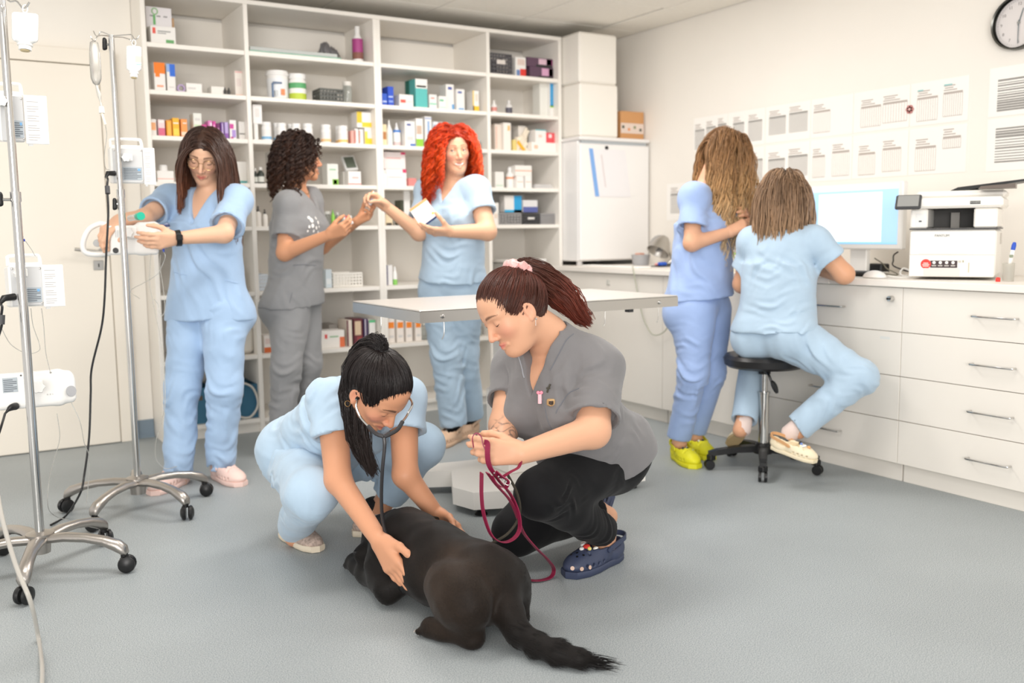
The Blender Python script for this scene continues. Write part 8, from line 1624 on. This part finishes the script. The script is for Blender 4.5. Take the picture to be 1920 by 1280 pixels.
hk, tz = onz(884, 1192, .032), onz(806, 1176, .026); D.chain([at(880, 1160, 2.57), hk, lerp(hk, tz, .6), tz], [.05, .033, .03, .031], .02)
pd_ = nrm(tz - hk); side = nrm(np.cross(Z, pd_))
for q in (-1.4, -.45, .45, 1.4): D.cone(tz + side * q * .011, tz + side * q * .014 + pd_ * .026 - Z * .008, .0125, .0115, .006)
D.chain([at(958, 1120, 2.72), onz(970, 1158, .03)], [.045, .03], .03); D.cone(onz(970, 1158, .028), onz(966, 1168, .022), .03, .024, .02)
eb, pw_ = at(728, 1080, 2.86), onz(664, 1054, .026); eb[2] = .055; D.chain([ch - lat * .09 - Z * .03, eb, lerp(eb, pw_, .55), pw_], [.06, .042, .036, .033], .03); pd2 = nrm(pw_ - eb); sd2 = nrm(np.cross(Z, pd2))
for q in (-1.4, -.45, .45, 1.4): D.cone(pw_ + sd2 * q * .011, pw_ + sd2 * q * .014 + pd2 * .022 - Z * .012, .0125, .011, .006)
hd = at(722, 996, 3.1); hd[2] = .135; D.cone(ch + Z * .03, hd, .085, .07, .05); D.ell(hd, (.068, .072, .062), None, .04); mz = hd + nrm(-vr * .5 + vf * .5) * .075 - Z * .055; D.cone(hd - Z * .01, mz, .048, .033, .03); D.cone(mz, mz + nrm(-vr * .8 + vf * .35) * .02, .031, .026, .02)
for q in (-1, 1):
    e0 = hd + vf * .05 * q + Z * .035 - vr * -.01; D.cone(e0, e0 + vf * .03 * q - Z * .06 - vr * .01, .024, .016, .012, flat=(vf, 1.8)); D.ell(hd + nrm(-vr) * .055 + vf * .032 * q + Z * .02, (.012, .012, .012), None, .01, 's')
tl = [at(940, 1118, 2.63), at(955, 1150, 2.585), onz(972, 1184, .05), onz(1005, 1208, .035), onz(1045, 1224, .03), onz(1085, 1233, .027), onz(1122, 1240, .018)]; D.chain(tl, [.046, .039, .034, .031, .029, .023, .006], .025)
D.fold(th_ + axd * .02 - Z * .02, .06, Z, .06, .004); D.bumps(.0016, 40, 41); D.half((0, 0, .002), (0, 0, -1), k=.004)
V, F = D.mesh(.0055)
FUR = np.array(lin((17, 13, 11))); BR_SHEEN = np.array(lin((60, 44, 31))); nz = np.sin(V[:, 0] * 37 + V[:, 1] * 21) * np.sin(V[:, 1] * 31 - V[:, 2] * 44) * .5 + .5
w_ = np.exp(-(((V - th_) / .12) ** 2).sum(1)) * .7 + np.exp(-(((V - at(880, 1050, 2.7)) / .09) ** 2).sum(1)) * .35 * nz  # coat's brown sheen painted into the colour on thigh and upper back
C = FUR + (BR_SHEEN - FUR) * np.clip(w_, 0, 1)[:, None]; C = C * (.9 + .2 * nz[:, None])
tw = np.clip(1 - np.linalg.norm(V - (tz + pd_ * .034 - Z * .008), axis=1) / .02, 0, 1)[:, None]; C = C * (1 - tw * .7) + np.array(lin((190, 178, 170))) * tw * .7
m_fur = mat('dog_coat', (40, 35, 32), .6, attr='Col', bump=.2, bscale=520, sheen=.05, spec=.22, var=.2, vscale=160)
rawobj('body', V, F, m_fur, dg, C)
rng = np.random.default_rng(40); pk = rng.choice(len(V), 9000, replace=False); P0 = V[pk]; d_, g_ = D.grad(P0); tg = axd * 1.0 - Z * .35
tail_w = np.linalg.norm(P0 - tl[4], axis=1) < .16; dirs = np.where(tail_w[:, None], nrm(tl[-1] - tl[2]) * 1.0, tg); dirs = dirs - g_ * (dirs * g_).sum(1)[:, None]; dirs /= np.linalg.norm(dirs, axis=1)[:, None] + 1e-9
ln = np.where(tail_w, .028, .009) * rng.uniform(.6, 1.3, len(P0)); tt = np.linspace(0, 1, 4)
A = P0[:, None] + (dirs[:, None] * tt[None, :, None] + g_[:, None] * (tt * (1 - .55 * tt))[None, :, None] * .14) * ln[:, None, None] - g_[:, None] * .001
v, f, ix = strands(A, np.array((.0008, .0007, .0005, .0001))); o = rawobj('coat_hair', v, f, m_fur, dg, (C[pk] * rng.uniform(.8, 1.5, len(pk))[:, None])[ix]); o['kind'] = 'stuff'
tt = np.linspace(0, 1, 6); N_ = 260; base_ = tl[-1] + rng.normal(size=(N_, 3)) * (.012, .012, .006) + nrm(tl[-3] - tl[-1]) * rng.uniform(0, .09, (N_, 1)); base_[:, 2] = np.maximum(base_[:, 2], .006); dr = nrm(tl[-1] - tl[-2]) + rng.normal(size=(N_, 3)) * (.2, .2, .08)
A = base_[:, None] + dr[:, None] * tt[None, :, None] * rng.uniform(.02, .055, (N_, 1, 1)); A[..., 2] = np.maximum(A[..., 2], .003); v, f, ix = strands(A, np.array((.0014, .0013, .0012, .001, .0007, .0002))); o = rawobj('tail_tuft', v, f, m_fur, dg, np.tile(FUR, (len(v), 1))); o['kind'] = 'stuff'
for q in (-1.4, -.45, .45, 1.4): MB().tube([tz + side * q * .014 + pd_ * .034 - Z * .006, tz + side * q * .015 + pd_ * .042 - Z * .013], [.0035, .001], 6).out('claw', cm((176, 166, 158)), dg)
for q in (-1, 1): MB().lathe([(.009 * math.sin(a), .009 * math.cos(a)) for a in np.linspace(0, math.pi, 8)], onto(D, hd + nrm(-vr) * .06 + vf * .032 * q + Z * .02, -.005)[0], (0, 0, 1), 12).out('eye', mat('dog_eye', (30, 20, 14), .08), dg, True)
nd = nrm(-vr * .8 + vf * .35); MB().lathe([(.015 * math.sin(a), .012 * math.cos(a)) for a in np.linspace(0, math.pi, 8)], mz + nd * .036 + Z * .004, (0, 0, 1), 12).out('nose', mat('dog_nose', (20, 18, 18), .3), dg, True)
co_ = ch + Z * .01 + axd * -.05; cr = [onto(D, lerp(ch, hd, .5) + .1 * (math.cos(a) * lat + math.sin(a) * Z), .003)[0] for a in np.linspace(0, 6.283, 24, endpoint=False)]
MB().tube(cr, .0045, 6, True).out('collar', m_black, dg, True)
MB().tube(spline([at(806, 968, 3.08), at(824, 972, 3.1), at(836, 982, 3.12), at(848, 992, 3.1), at(872, 1004, 2.95)], 20), .004, 6).out('cord', mat('braided_cord', (60, 54, 44), .8, bump=.6, bscale=220), smooth=True, label='dark thin cord lying over the far side of the dog back', cat='cord')
